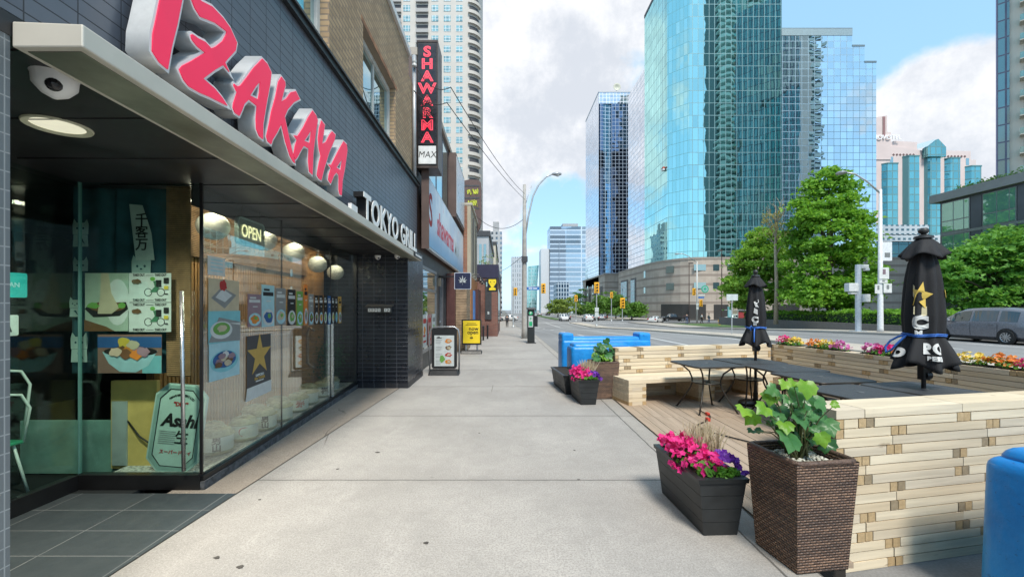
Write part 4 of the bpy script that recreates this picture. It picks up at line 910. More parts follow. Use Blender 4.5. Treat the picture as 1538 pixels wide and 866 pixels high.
# ================================================================== THE PATIO (near right)
def Mpine(name, col, end=False):
    m, nt, o = newmat(name); p = nt.add('ShaderNodeBsdfPrincipled'); nt.link(p.outputs[0], o.inputs[0])
    tcn = nt.add('ShaderNodeTexCoord'); v = tcn.outputs['Object']; g_ = nt.add('ShaderNodeNewGeometry')
    mp_ = nt.add('ShaderNodeMapping'); mp_.inputs['Scale'].default_value = (1.2, 14, 26) if not end else (40, 40, 40); nt.link(v, mp_.inputs[0])
    off = nt.vmath('ADD', mp_.outputs[0], nt.vmath('SCALE', (1, 1, 1), None, nt.math('MULTIPLY', g_.outputs['Random Per Island'], 37.0)))
    gr = nt.noise(off, 1.0, 5, .6)
    c = nt.mix(nt.ramp(gr, .3, .7), tuple(x * .84 for x in col), tuple(min(1, x * 1.1) for x in col))
    c = nt.mix(nt.math('MULTIPLY', g_.outputs['Random Per Island'], .35), c, (col[0] * .82, col[1] * .74, col[2] * .62))
    kn = nt.add('ShaderNodeMapping'); kn.inputs['Scale'].default_value = (3.5, 9, 14); nt.link(v, kn.inputs[0])
    c = nt.mix(nt.math('MULTIPLY', nt.ramp(nt.noise(kn.outputs[0], 1.1, 3), .68, .76), .5), c, (.20, .12, .06))
    dk = nt.noise(v, 2.2, 6, .7); c = nt.mix(nt.math('MULTIPLY', nt.ramp(dk, .55, .8), .4), c, (col[0] * .55, col[1] * .52, col[2] * .48))
    nt.link(c, p.inputs['Base Color']); p.inputs['Roughness'].default_value = .72; p.inputs['Specular IOR Level'].default_value = .25
    bp = nt.add('ShaderNodeBump'); bp.inputs['Strength'].default_value = .35; bp.inputs['Distance'].default_value = .004; nt.link(gr, bp.inputs['Height']); nt.link(bp.outputs[0], p.inputs['Normal'])
    return m
m_pine = Mpine('pine_pale', (.73, .625, .46)); m_pine2 = Mpine('pine_cream', (.67, .555, .395)); m_pine3 = Mpine('pine_grey', (.63, .54, .41)); m_end = Mpine('end_grain', (.50, .36, .20), True); m_end2 = Mpine('end_grain_grey', (.33, .26, .17), True)
PINES = [m_pine, m_pine2, m_pine3, m_end, m_end2]
def tcourses(mb, L, z0, z1, th, seed, t0=0.0, cap=True, ch_=.0635, mod=.84):
    rg = random.Random(seed); n = max(1, round((z1 - z0) / ch_)); h = (z1 - z0) / n; e = .064; g_ = .0032
    for k in range(n):
        za, zb_ = z0 + k * h + g_, z0 + (k + 1) * h - g_; gp, r = (k // 3), k % 3
        off = (.58 if gp % 2 else 0.0) + rg.uniform(-.03, .03) - mod * .42; js = [j for j in [off + i * mod for i in range(-1, int(L / mod) + 3)] if .07 < j < L - .07]
        edges = [0.0] + js + [L]
        for a, b in zip(edges, edges[1:]):
            if b - a < .02: continue
            segs = []
            if r == 1: segs = [(a, b, 0)]
            else:
                ea = e if b - a > .2 else 0; eb = e if b - a > .2 else 0
                if ea: segs.append((a, a + ea, 1))
                x = a + ea; mid = b - eb
                if b - a > .9 and rg.random() < .45: cut = x + (mid - x) * rg.uniform(.25, .4); segs += [(x, cut, 0), (cut, mid, 0)]
                else: segs.append((x, mid, 0))
                if eb: segs.append((mid, b, 1))
            for p, q, end in segs:
                mb.cur = (3 if rg.random() < .72 else 4) if end else rg.choice((0, 0, 1, 2))
                d0, d1 = rg.uniform(0, .004), rg.uniform(0, .004)
                mb.box(p + g_, q - g_, t0 + d0, t0 + th - d1, za, zb_)
def twall(label, p0, p1, z0, z1, th, seed, name='timber_wall'):
    p0 = Vector(p0); p1 = Vector(p1); dvec = p1 - p0; L = dvec.length; a = math.atan2(dvec.y, dvec.x)
    mb = MB(); tcourses(mb, L, 0, z1 - z0, th, seed)
    o = mb.build(name, PINES); o.location = (p0.x, p0.y, z0); o.rotation_euler.z = a
    return tag(o, label, 'wall')
N0, N1 = (2.175, 2.79), (6.0, 3.54)
twall('pale stacked timber wall standing nearest, beside the brown wicker planter', N0, N1, -.15, .925, .27, 11)
W0, W1 = (1.97, 7.55), (5.25, 8.38)
twall('pale stacked timber wall behind the bench at the far end of the patio', W0, W1, -.1, .875, .25, 12)
R0, R1 = (5.27, 8.42), (5.93, 4.30)
twall('long pale timber wall with flower boxes along the road side of the patio', R0, R1, -.14, .875, .27, 13)
# deck
m_deck = Mpine('deck_cedar', (.42, .33, .25))
mb = MB(); rg = random.Random(2); x = 1.915
def near_y(x): return 2.66 if x < 2.16 else N0[1] + (x - N0[0]) * (N1[1] - N0[1]) / (N1[0] - N0[0]) + .3
def far_y(x): return W0[1] + (x - W0[0]) * (W1[1] - W0[1]) / (W1[0] - W0[0]) - .01
while x < 5.6:
    y0, y1 = near_y(x + .1), min(far_y(x), 8.3)
    xr = x + .138
    if x > 5.25: y0, y1 = max(y0, 4), 8.42 - (xr - 5.27) / .16
    cuts = [y0] + [c for c in (4.15, 6.2) if y0 < c < y1] + [y1]
    for a, b in zip(cuts, cuts[1:]):
        if b - a > .05: mb.box(x, xr - .004 - rg.uniform(0, .003), a + .003, b - .003, -.03, .004 + rg.uniform(0, .003))
    x = xr
dk = mb.build('patio_deck', m_deck); me = dk.data
# grain runs along y: turn the object coordinates
for v in me.vertices: v.co = (v.co.y, -v.co.x, v.co.z)
dk.rotation_euler.z = R(90); tag(dk, 'weathered cedar deck boards forming the patio floor', 'deck')
mb = MB(); mb.box(1.93, 2.15, 2.68, 3.3, -.148, -.034); mb.box(1.93, 5.4, 3.75, 7.6, -.148, -.034); tag(mb.build('deck_frame', M('deck_shadow', (.03, .025, .02), .9)), 'frame under the patio deck boards, coloured dark for the shade there', 'frame')  # near-black colour paints the shade in the gap under the boards
# bench
ang = math.atan2(W1[1] - W0[1], W1[0] - W0[0])
bt = thing('timber_bench', 'pale timber bench with open bays along the far patio wall', 'bench', (2.02, 6.9, 0), ang)
mb = MB(); rg = random.Random(8)
for i in range(10): mb.cur = rg.choice((0, 0, 1)); mb.box(0, 1.9, i * .062, i * .062 + .060, .352, .413); mb.box(1.902, 3.15, i * .062, i * .062 + .060, .352, .413)
mb.build('seat', PINES, parent=bt)
for i, s in enumerate((0, 1.32, 2.55)):
    mb = MB(); rg = random.Random(20 + i)
    for k in range(6):
        z0, z1 = .004 + k * .058, .004 + (k + 1) * .058 - .002
        if k % 2: mb.cur = rg.choice((0, 1)); mb.box(s + .003, s + .32, .005, .6, z0, z1)
        else:
            mb.cur = rg.choice((3, 1)); mb.box(s, s + .064, 0, .6, z0, z1); mb.cur = rg.choice((0, 2)); mb.box(s + .066, s + .25, .002, .6, z0, z1); mb.cur = 3; mb.box(s + .252, s + .32, 0, .6, z0, z1)
    mb.build('support', PINES, parent=bt)
# tables
m_ttop = M('table_grey', (.062, .066, .072), .55, .2, var=.12, nsc=8, bump=.5, bsc=180)
m_tleg = M('table_leg', (.05, .044, .038), .42, .5, var=.2)
def table():
    t_ = thing('patio_table', 'x', 'table')
    a = .40
    c = shape([rrect(-a, a, -a, a, .10, 6)], .012, (0, 0, 0), 'up', m_ttop, 'table_top'); c.parent = t_; c.location = (0, 0, .716)
    mb = MB(); mb.tube([(x, y, .712) for x, y in rrect(-a, a, -a, a, .10, 6)], .013, 8, closed=True); mb.build('rim', m_tleg, parent=t_, smooth=True)
    mb = MB(); mb.lathe([(.03, 0), (.03, .004), (.001, .005)], (0, 0, .722), 14); mb.build('hole_cap', M('cap_grey', (.12, .125, .13), .5), parent=t_)
    for k in range(4):
        an = R(45 + 90 * k); ca, sa = math.cos(an), math.sin(an)
        mb = MB(); mb.tube([(ca * r, sa * r, z) for r, z in ((.42, .70), (.34, .66), (.245, .58), (.205, .48), (.205, .40), (.235, .32), (.32, .18), (.44, .0))], .0125, 8); mb.lathe([(.02, 0), (.018, .015)], (ca * .44, sa * .44, 0), 10); mb.build('leg', m_tleg, parent=t_, smooth=True)
    mb = MB(); mb.tube([(.205 * math.cos(R(15 * i)), .205 * math.sin(R(15 * i)), .43) for i in range(24)], .010, 6, closed=True); mb.lathe([(.06, .43), (.06, .437), (.2, .437), (.2, .43)], (0, 0, 0), 24); mb.build('ring_shelf', m_tleg, parent=t_)
    return t_
TB = [(3.14, 6.62, 8, 'dark grey metal table nearest the bench end, left of the closed far umbrella'), (3.98, 6.93, 9, 'dark grey metal table with the far closed umbrella through it'), (4.03, 6.14, 8, 'dark grey metal table between the far umbrella table and the one before it'),
      (3.98, 5.36, 8, 'dark grey metal table in the middle of the patio with its full front edge visible'), (3.66, 4.37, 12, 'dark grey metal table just behind the ivy planter and near timber wall'), (4.50, 4.55, 12, 'dark grey metal table with the near closed umbrella through it')]
t0 = table()
for i, (x, y, a, lab) in enumerate(TB):
    o = t0 if i == 0 else copy_tree(t0)
    o.location = (x, y, .006); o.rotation_euler.z = R(a); tag(o, lab, 'table', 'metal tables on the patio')
# umbrellas
m_cloth = M('umbrella_cloth', (.012, .012, .014), .78, var=.3, nsc=5, bump=.4, bsc=120)
m_pole = M('umbrella_pole', (.014, .014, .015), .35, .3)
m_rope = M('blue_rope', (.04, .16, .55), .6, var=.15, nsc=40)
m_logo_w = M('logo_white', (.70, .70, .68), .7, var=.1); m_logo_y = M('logo_gold', (.72, .50, .10), .7, var=.1); m_logo_c = M('logo_cream', (.66, .58, .36), .7, var=.1)
def umbrella(x, y, zt_, s, seed, label, full):
    t_ = thing('patio_umbrella', label, 'umbrella', (x, y, 0), 0, 'closed umbrellas on the patio')
    prof = [(0, .045), (.10, .06), (.23, .115), (.40, .140), (.62, .158), (.82, .170), (1.0, .162), (1.035, .150), (1.08, .168), (1.18, .205), (1.30, .245), (1.36, .255)]
    ph = seed * 1.3
    def rad(th, dd):
        for (a, ra), (b, rb) in zip(prof, prof[1:]):
            if dd <= b: r = ra + (rb - ra) * (dd - a) / (b - a); break
        else: r = prof[-1][1]
        A = .05 + .07 * max(0, dd - 1.0) / .36 + .05 * min(1, dd / .5)
        return s * r * (1 + A * math.cos(8 * th + ph + dd * 1.1) + .05 * math.sin(3 * th + 2 * dd + ph) + .02 * math.sin(13 * th + ph * 2 + 3 * dd))
    nu, nv = 96, 34
    def fn(a, b):
        th = 2 * math.pi * a; dd = 1.36 * b; hem = .05 * math.cos(4 * th + ph) * max(0, (b - .75) / .25)
        return (rad(th, dd) * math.cos(th), rad(th, dd) * math.sin(th), zt_ - s * (dd + .06 + hem))
    mb = MB(); mb.grid(fn, nu, nv); c = mb.build('canopy', m_cloth, parent=t_, smooth=True)
    md = c.modifiers.new('s', 'SOLIDIFY'); md.thickness = .006
    def fv(a, b):
        th = 2 * math.pi * a; r = s * (.05 + .145 * b ** .8) * (1 + .10 * b * math.cos(8 * th + ph)); return (r * math.cos(th), r * math.sin(th), zt_ - s * (.03 + .205 * b + .03 * b * math.cos(4 * th)))
    mb = MB(); mb.grid(fv, 64, 8); c2 = mb.build('vent_flap', m_cloth, parent=t_, smooth=True); md = c2.modifiers.new('s', 'SOLIDIFY'); md.thickness = .005
    mb = MB(); mb.lathe([(.085 * s, -.035), (.08 * s, -.01), (.04 * s, .0), (.022 * s, .012), (.045 * s, .03), (.048 * s, .05), (.03 * s, .075), (.001, .08)], (0, 0, zt_), 18); mb.build('finial', M('cap_dark', (.03, .03, .03), .4), parent=t_, smooth=40)
    mb = MB(); mb.tube([(0, 0, .02), (0, 0, zt_ - .1)], .021, 12); mb.lathe([(.06, .02), (.05, .05), (.03, .1), (.024, .34)], (0, 0, 0), 14); mb.build('pole', m_pole, parent=t_, smooth=40)
    mb = MB(); mb.lathe([(.022, -.02), (.05, -.02), (.05, .035), (.022, .035)], (.02, 0, zt_ - s * 1.62 + .1), 12, 'x'); mb.box(-.035, .035, -.035, .035, zt_ - s * 1.6 + .03, zt_ - s * 1.6 + .2); mb.build('crank', m_pole, parent=t_)
    mb = MB(); mb.lathe([(.25, 0), (.25, .03), (.22, .05), (.04, .06), (.035, .2)], (0, 0, .008), 24); mb.build('stand', m_pole, parent=t_, smooth=40)
    th0 = math.atan2(-y, -x)
    zt2 = zt_ - s * .06
    tie = [((rad(th, 1.03) + .012) * math.cos(th), (rad(th, 1.03) + .012) * math.sin(th), zt2 - s * 1.03 + .006 * math.sin(3 * th)) for th in [2 * math.pi * i / 48 for i in range(48)]]
    mb = MB(); mb.tube(tie, .008, 6, closed=True); mb.tube([(p[0] * 1.03, p[1] * 1.03, p[2] + .016) for p in tie], .007, 6, closed=True)
    def at(th, dd, e=.02): r = rad(th, dd) + e; return (r * math.cos(th), r * math.sin(th), zt2 - s * dd)
    if full:
        l = th0 - 1.15
        mb.tube([at(l + .1, 1.03), at(l - .15, 1.05, .06), at(l - .3, 1.10, .12), at(l - .32, 1.17, .14), at(l - .2, 1.23, .10), at(l - .05, 1.2, .05), at(l + .1, 1.12, .04), at(l + .2, 1.06, .03), at(l + .25, 1.03)], .011, 8)
    else:
        mb.tube([at(th0 - .1, 1.03), at(th0 - .12, 1.12), at(th0 - .08, 1.3, .03)], .010, 6); mb.tube([at(th0 - .3, 1.03), at(th0 - .38, .98, .04), at(th0 - .5, 1.02, .05), at(th0 - .4, 1.08, .04)], .008, 6)
    mb.build('tie_rope', m_rope, parent=t_, smooth=True)
    def decal(dth, dd0):
        q_ = .24 if dd0 > 1.1 else .18
        return lambda x, yy, z: at(th0 + dth + x / (s * q_), dd0 - yy / s, .010 + z)
    def dec(me_or, dth, dd, mat, nm): o = place_flat(me_or, nm, mat, (0, 0, 0), decal(dth, dd)); o.parent = c; o.location = (0, 0, 0)
    def tx(body, size, bold=.008):
        cu = bpy.data.curves.new('tmp', 'FONT'); cu.body = body; cu.size = size; cu.extrude = .002; cu.offset = bold; cu.align_x = 'CENTER'; cu.align_y = 'CENTER'
        me_ = curve_to_mesh(cu); bm = bmesh.new(); bm.from_mesh(me_); bmesh.ops.subdivide_edges(bm, edges=[e for e in bm.edges if e.calc_length() > .03], cuts=2); bm.to_mesh(me_); bm.free(); return me_
    if full:
        dec(loops_mesh([[((.10 if i % 2 == 0 else .045) * math.sin(math.pi * i / 5 + .2) + .03, (.15 if i % 2 == 0 else .065) * math.cos(math.pi * i / 5 + .2)) for i in range(10)]], .002), -.30, .60, m_logo_y, 'gold_star')
        dec(loops_mesh([[(-.06, .12), (-.03, .10), (-.03, -.02), (-.05, -.0)]], .002), -.28, .60, m_logo_c, 'cream_mark')
        dec(loops_mesh([[(-.02, .05), (.08, .05), (.08, -.04), (.03, -.06), (-.02, -.03)]], .002), -.30, .765, m_logo_c, 'cream_disc')
        dec(tx('C', .17, .014), -.15, .89, m_logo_w, 'letter'); dec(tx('M', .07, .004), -.20, 1.0, m_logo_w, 'letter')
        dec(tx('RO', .14, .008), .40, 1.165, m_logo_w, 'letters'); dec(tx('BEER', .06, .003), .40, 1.262, m_logo_w, 'letters'); dec(tx('O', .12, .010), -1.0, 1.22, m_logo_w, 'letter')
        dec(loops_mesh([rect(-.02, .02, -.04, .04)], .002), 1.35, .58, m_logo_y, 'gold_mark')
    else:
        dec(loops_mesh([[(-.03, .05), (.05, .09), (.06, .05), (.02, .02), (.05, -.04), (.0, -.03)]], .002), .0, .56, m_logo_w, 'white_mark'); dec(loops_mesh([[(-.02, .05), (.03, .02), (.03, -.06), (-.03, -.03)]], .002), .0, .68, m_logo_w, 'white_mark')
        dec(tx('C', .13, .01), -.05, .86, m_logo_w, 'letter'); dec(loops_mesh([rect(-.02, .03, -.02, .03)], .002), -.1, .95, m_logo_w, 'white_mark')
    return t_
umbrella(4.50, 4.57, 2.37, .985, 1, 'tall closed black umbrella with gold star and white letters, tied with a looped blue rope', True)
umbrella(4.12, 6.98, 2.13, .80, 2, 'farther closed black umbrella tied with blue rope through the table near the bench', False)

# planters
m_soil = M('potting_soil', (.03, .022, .016), .95, var=.4, nsc=30, bump=1, bsc=60)
m_plank = M('black_plastic', (.022, .024, .025), .5, var=.3, nsc=5, dirt=0)
def trough(label, x, y, rz, L=.72, wt=.34, wb=.24, h=.41):
    t_ = thing('planter_box', label, 'planter', (x, y, 0), rz, 'black trough planters along the patio edge')
    mb = MB(); b, tp = wb / 2, wt / 2; sl_ = .02
    def ringp(hh, ins=0): k = hh / h; w_ = b + (tp - b) * k - ins; l0 = -.035 * k + ins; l1 = L - .03 * (1 - k) - ins; return [(-w_, l0, hh), (w_, l0, hh), (w_, l1, hh), (-w_, l1, hh)]
    n = 4
    for i in range(n):
        za, zb_ = .004 + (h - .03) * i / n, .004 + (h - .03) * (i + 1) / n - .003; mb.hexa(ringp(za), ringp(zb_))
    mb.build('body', m_plank, parent=t_)
    mb = MB(); o_, i_ = ringp(h - .03, -.012), ringp(h - .03, .03); o2, i2 = ringp(h, -.012), ringp(h, .03)
    for k in range(4):
        k2 = (k + 1) % 4; mb.hexa([o_[k], o_[k2], i_[k2], i_[k]], [o2[k], o2[k2], i2[k2], i2[k]])
    mb.build('rim', M('black_rim', (.016, .018, .019), .4, var=.2), parent=t_)
    mb = MB(); q = ringp(h - .012, .031); mb.quad(*q); mb.build('soil', m_soil, parent=t_)
    return t_
def blooms(centers, r, seed, outward=None):
    rg = np.random.default_rng(seed); mb = MB()
    for c in centers:
        nrm = rg.normal(size=3) * .55 + np.array([-.15, -.35, .75]); nrm /= np.linalg.norm(nrm); a = np.cross(nrm, [.3, .9, .2]); a /= np.linalg.norm(a); b = np.cross(nrm, a); rr = r * rg.uniform(.65, 1.15); ph = rg.uniform(0, 6)
        vs = [np.array(c) - nrm * rr * .25]
        for k in range(10):
            q = rr * (1.0 if k % 2 == 0 else .72); th = ph + 2 * math.pi * k / 10; vs.append(np.array(c) + a * q * math.cos(th) + b * q * math.sin(th) + nrm * rr * rg.uniform(-.05, .16))
        mb.add(vs, [(0, 1 + k, 1 + (k + 1) % 10) for k in range(10)])
    return mb
m_pink = Mleaf('petal_pink', (.62, .012, .16), (.86, .06, .34), 9, .25); m_purple = Mleaf('petal_purple', (.12, .02, .32), (.26, .07, .55), 9, .25); m_ylw = Mleaf('petal_yellow', (.80, .52, .06), (.85, .72, .22), 9, .25); m_orange = Mleaf('petal_orange', (.75, .20, .05), (.85, .40, .10), 9, .25); m_lilac = Mleaf('petal_lilac', (.55, .10, .38), (.75, .28, .55), 9, .25)
m_grassw = Mleaf('plume_white', (.52, .44, .30), (.74, .66, .52), 9, .3); m_pgreen = Mleaf('planter_green', (.06, .20, .02), (.16, .36, .05), 9, .3)
def cluster(n, cx, cy, cz, sx, sy, sz, seed):
    rg = np.random.default_rng(seed); d_ = rg.normal(size=(n, 3)); d_ /= np.linalg.norm(d_, axis=1)[:, None]; d_[:, 2] = np.abs(d_[:, 2]) * 1.0 - .15
    return d_ * rg.uniform(.55, 1.05, (n, 1)) * np.array([sx, sy, sz]) + np.array([cx, cy, cz])
def plumes(t_, x, y, z, n, h, seed):
    rg = random.Random(seed); mb = MB()
    for i in range(n):
        a = rg.uniform(0, 6.28); sp = rg.uniform(0, .75) * h * .55; bx, by = x + rg.uniform(-.1, .1), y + rg.uniform(-.1, .1); hh = h * rg.uniform(.6, 1.05); tx_, ty_ = bx + sp * math.cos(a), by + sp * math.sin(a)
        k = rg.uniform(.003, .008)
        mb.tube([(bx, by, z), ((bx * 2 + tx_) / 3, (by * 2 + ty_) / 3, z + hh * .5), (tx_, ty_, z + hh)], [.0015, k, .001], 4)
    mb.build('white_plumes', m_grassw, parent=t_)
def fill_trough(t_, seed, s=1.0):
    raw_build(leafmesh(np.concatenate([cluster(150, -.02, .30, .42, .16, .34, .10, seed), cluster(60, .05, .03, .42, .10, .05, .05, seed + 1)]), .055, seed, .4, .7), 'foliage', m_pgreen, t_)
    pk = np.concatenate([cluster(70, -.07, .55, .47, .15, .16, .12, seed + 2), cluster(95, -.05, .33, .47, .17, .18, .15, seed + 3), cluster(55, -.03, .14, .44, .15, .13, .10, seed + 9), cluster(14, -.17, .30, .36, .05, .14, .06, seed + 4)])
    b1 = blooms(pk, .031, seed); raw_build(b1, 'pink_blooms', m_pink, t_)
    raw_build(blooms(np.concatenate([cluster(70, .12, .14, .45, .11, .12, .10, seed + 5), cluster(6, .2, .04, .40, .04, .05, .04, seed + 6)]), .027, seed + 2), 'purple_blooms', m_purple, t_)
    plumes(t_, .08, .38, .42, 170, .27, seed)
ta = trough('black slatted trough planter with pink, purple and white flowers, nearest on the sidewalk', 1.52, 2.99, R(3)); fill_trough(ta, 31)
tb = trough('black slatted trough planter with pink flowers and white plumes before the far wicker planter', 1.385, 6.98, R(4)); fill_trough(tb, 57)
tcq = trough('empty looking dark trough planter standing in line beside the far blue barriers', 1.25, 7.80, R(5), L=1.1, h=.36)
def Mwicker(name):
    m, nt, o = newmat(name); p = nt.add('ShaderNodeBsdfPrincipled'); nt.link(p.outputs[0], o.inputs[0])
    v, ob = uvw(nt)
    b = nt.add('ShaderNodeTexBrick', offset=.5, in_Scale=1.0)
    for k, q in (('Brick Width', .040), ('Row Height', .0165), ('Mortar Size', .0036), ('Mortar Smooth', .9)): b.inputs[k].default_value = q
    b.inputs['Color1'].default_value = (.30, .175, .11, 1); b.inputs['Color2'].default_value = (.13, .075, .052, 1); b.inputs['Mortar'].default_value = (.008, .006, .005, 1); b.inputs['Bias'].default_value = -.2
    nt.link(v, b.inputs['Vector'])
    st = nt.add('ShaderNodeMapping'); st.inputs['Scale'].default_value = (2.0, 2.0, 16); nt.link(ob, st.inputs[0])
    f = nt.ramp(nt.noise(st.outputs[0], 1.0, 4), .35, .68)
    c = nt.mix(nt.math('MULTIPLY', f, .65), b.outputs['Color'], (.035, .024, .02)); nt.link(c, p.inputs['Base Color'])
    p.inputs['Roughness'].default_value = .42; p.inputs['Specular IOR Level'].default_value = .5
    # strands bulge in the middle of each visible run
    s = nt.add('ShaderNodeSeparateXYZ'); nt.link(v, s.inputs[0])
    row = nt.math('FLOOR', nt.math('DIVIDE', s.outputs[1], .0165)); xo = nt.math('ADD', nt.math('DIVIDE', s.outputs[0], .040), nt.math('MULTIPLY', nt.math('MODULO', row, 2.0), .5))
    hx = nt.math('ABSOLUTE', nt.math('SINE', nt.math('MULTIPLY', xo, math.pi))); hz_ = nt.math('ABSOLUTE', nt.math('SINE', nt.math('MULTIPLY', nt.math('DIVIDE', s.outputs[1], .0165), math.pi)))
    hgt = nt.math('MULTIPLY', nt.math('ADD', hx, .25), hz_)
    bp = nt.add('ShaderNodeBump'); bp.inputs['Strength'].default_value = 1; bp.inputs['Distance'].default_value = .008; nt.link(hgt, bp.inputs['Height']); nt.link(bp.outputs[0], p.inputs['Normal'])
    return m
m_wick = Mwicker('wicker_weave'); m_wrim = M('wicker_rim', (.10, .06, .042), .45, var=.5, nsc=30, bump=1, bsc=90)
def wicker(label, x, y, rz, h=.665, wt=.44, wb=.345):
    t_ = thing('wicker_planter', label, 'planter', (x, y, .006), rz, 'brown wicker planters along the patio edge')
    b, tp = wb / 2, wt / 2
    sq = lambda a, z: [(-a, -a, z), (a, -a, z), (a, a, z), (-a, a, z)]
    mb = MB()
    for k in range(4):
        k2 = (k + 1) % 4; A, Bq = sq(b, 0), sq(tp, h); mb.quad(A[k], A[k2], Bq[k2], Bq[k]); I0, I1 = sq(tp - .045, h - .09), sq(tp - .03, h)
        mb.quad(I1[k], I1[k2], I0[k2], I0[k])
    mb.quad(*sq(b, 0)); o = mb.build('woven_body', m_wick, parent=t_)
    mb = MB(); mb.tube([(px, py, h) for px, py in rrect(-tp + .012, tp - .012, -tp + .012, tp - .012, .03, 4)], .017, 8, closed=True); mb.build('rim', m_wrim, parent=t_, smooth=True)
    mb = MB(); mb.quad(*sq(tp - .046, h - .045)); mb.build('soil', m_soil, parent=t_)
    mb = MB(); rg = random.Random(4)
    for i in range(420):
        px, py = rg.uniform(-1, 1) * (tp - .055), rg.uniform(-1, 1) * (tp - .055); r = rg.uniform(.007, .013); mb.sphere((px, py, h - .043 + rg.uniform(0, .012)), r, 6, 4, rg.uniform(.5, .9))
    o = mb.build('pebbles', M('pebble_white', (.50, .49, .42), .7, var=.3, nsc=50), parent=t_, smooth=True); o['kind'] = 'stuff'
    return t_
LEAF = [(0, -.40), (.13, -.46), (.34, -.44), (.40, -.28), (.60, -.10), (.46, .04), (.44, .28), (.28, .28), (.17, .42), (0, .62), (-.17, .42), (-.28, .28), (-.44, .28), (-.46, .04), (-.60, -.10), (-.40, -.28), (-.34, -.44), (-.13, -.46)]
def ivy_leaf(mb, c, size, nrm, tip):
    nrm = Vector(nrm).normalized(); tp = Vector(tip); tp -= nrm * tp.dot(nrm); tp.normalize(); sd = tp.cross(nrm)
    def q(x, y): r2 = x * x + y * y; z = .22 * abs(x) - .38 * r2 - .12 * y + .06 * math.sin(9 * x + 5 * y); return Vector(c) + (sd * x + tp * y + nrm * z) * size
    vs = [q(0, -.12), q(0, .2)] + [q(*p) for p in LEAF]; inner = [q(p[0] * .5, p[1] * .5 - .03) for p in LEAF]; n = len(LEAF)
    vs += inner; fs = []
    for k in range(n):
        k2 = (k + 1) % n; fs += [(2 + k, 2 + k2, 2 + n + k2, 2 + n + k), (2 + n + k, 2 + n + k2, 0)]
    mb.add(vs, fs)
m_ivyb = Mleaf('ivy_bright', (.11, .29, .025), (.26, .47, .05), 8, .4, .35); m_ivyd = Mleaf('ivy_dark', (.018, .08, .022), (.05, .16, .045), 8, .25, .28); m_ivym = Mleaf('ivy_mid', (.04, .15, .04), (.11, .27, .09), 8, .3, .34); m_stem = M('plant_stem', (.12, .13, .05), .6, var=.3)
wk = wicker('large brown wicker planter with broad leaved ivy and white pebbles, nearest', 1.90, 2.74, R(8), wt=.42)
IV = [(95, 335, 130, 0), (150, 395, 115, 0), (240, 325, 120, 0), (200, 490, 90, 1), (145, 490, 60, 1), (400, 135, 115, 0), (465, 125, 95, 0), (310, 180, 130, 2), (290, 235, 115, 0), (360, 235, 120, 1), (490, 210, 170, 2), (575, 165, 140, 0), (560, 260, 115, 1), (500, 290, 110, 1), (660, 275, 150, 2), (620, 350, 175, 2), (520, 400, 140, 2), (385, 345, 125, 1), (410, 455, 125, 0), (360, 520, 110, 1), (440, 560, 190, 2), (545, 660, 190, 1), (740, 455, 155, 2), (690, 555, 150, 0), (735, 610, 125, 1), (785, 290, 70, 0), (640, 620, 115, 1), (470, 480, 110, 1), (700, 400, 115, 1), (610, 480, 105, 1), (560, 540, 95, 1), (660, 680, 105, 1), (480, 620, 115, 1), (300, 300, 85, 1), (600, 400, 120, 1), (450, 300, 130, 1), (540, 330, 120, 1), (420, 250, 110, 2), (600, 560, 110, 1), (700, 480, 100, 1), (330, 430, 90, 1), (520, 500, 120, 1)]
def ivy(t_, items, seed, u0, v0, k, Y0, base, szk=1.0, dy=.16):
    rg = random.Random(seed); mbs = [MB(), MB(), MB()]; st = MB(); loc = Vector(t_.location); ca, sa = math.cos(-t_.rotation_euler.z), math.sin(-t_.rotation_euler.z)
    def loc_(p): p = Vector(p) - loc; return Vector((p.x * ca - p.y * sa, p.x * sa + p.y * ca, p.z))
    for cx_i, cy_i, sz, kind in items:
        Y = Y0 + (rg.uniform(-dy, .02) if kind != 1 else rg.uniform(-.04, dy)); u, v = u0 + cx_i * k, v0 + cy_i * k
        P = Vector(((u - CX) * Y / F, Y, H - (v - CY) * Y / F)); size = sz * k * Y / F * .90 * szk * rg.uniform(.7, 1.2)
        L = loc_(P); nrm = Vector((rg.uniform(-.5, .4), rg.uniform(-1.0, -.35), rg.uniform(.35, .9))); tip = Vector((L.x * 2.5 + rg.uniform(-.35, .35), L.y * 1.5 - .2, rg.uniform(-.9, -.1)))
        ivy_leaf(mbs[kind], L, size, nrm, tip)
        b = Vector(base) + Vector((rg.uniform(-.05, .05), rg.uniform(-.05, .05), 0)); e = L + (b - L).normalized() * size * .1; mid = b.lerp(e, .55) + Vector((0, 0, .07))
        st.tube([b, b.lerp(mid, .6) + Vector((0, 0, .02)), mid, e], [.0065, .005, .0038, .0022], 5)
    for mb, m_, nm in zip(mbs, (m_ivyb, m_ivyd, m_ivym), ('bright_leaves', 'dark_leaves', 'leaves')): 
        if mb.v: 
            o = raw_build(mb, nm, m_, t_)
            o.data.shade_smooth()
    st.build('stems', m_stem, parent=t_, smooth=True)
rgi = random.Random(15)
for i in range(22):
    a = rgi.uniform(0, 6.28); r = rgi.uniform(.2, 1); IV.append((500 + 230 * r * math.cos(a), 420 + 200 * r * math.sin(a), rgi.uniform(60, 110), rgi.choice((1, 1, 2))))
ivp = thing('ivy_plant', 'leafy ivy with bright lobed leaves growing in the nearest wicker planter', 'plant', (1.90, 2.74, .62), R(8))
ivy(ivp, IV, 5, 1100, 550, .196, 2.74, (0, .02, 0))
wk2 = wicker('brown wicker planter with a small leafy plant at the far corner of the patio', 1.76, 7.60, R(6), h=.63, wt=.45, wb=.37)
rg0 = random.Random(6); IV2 = []
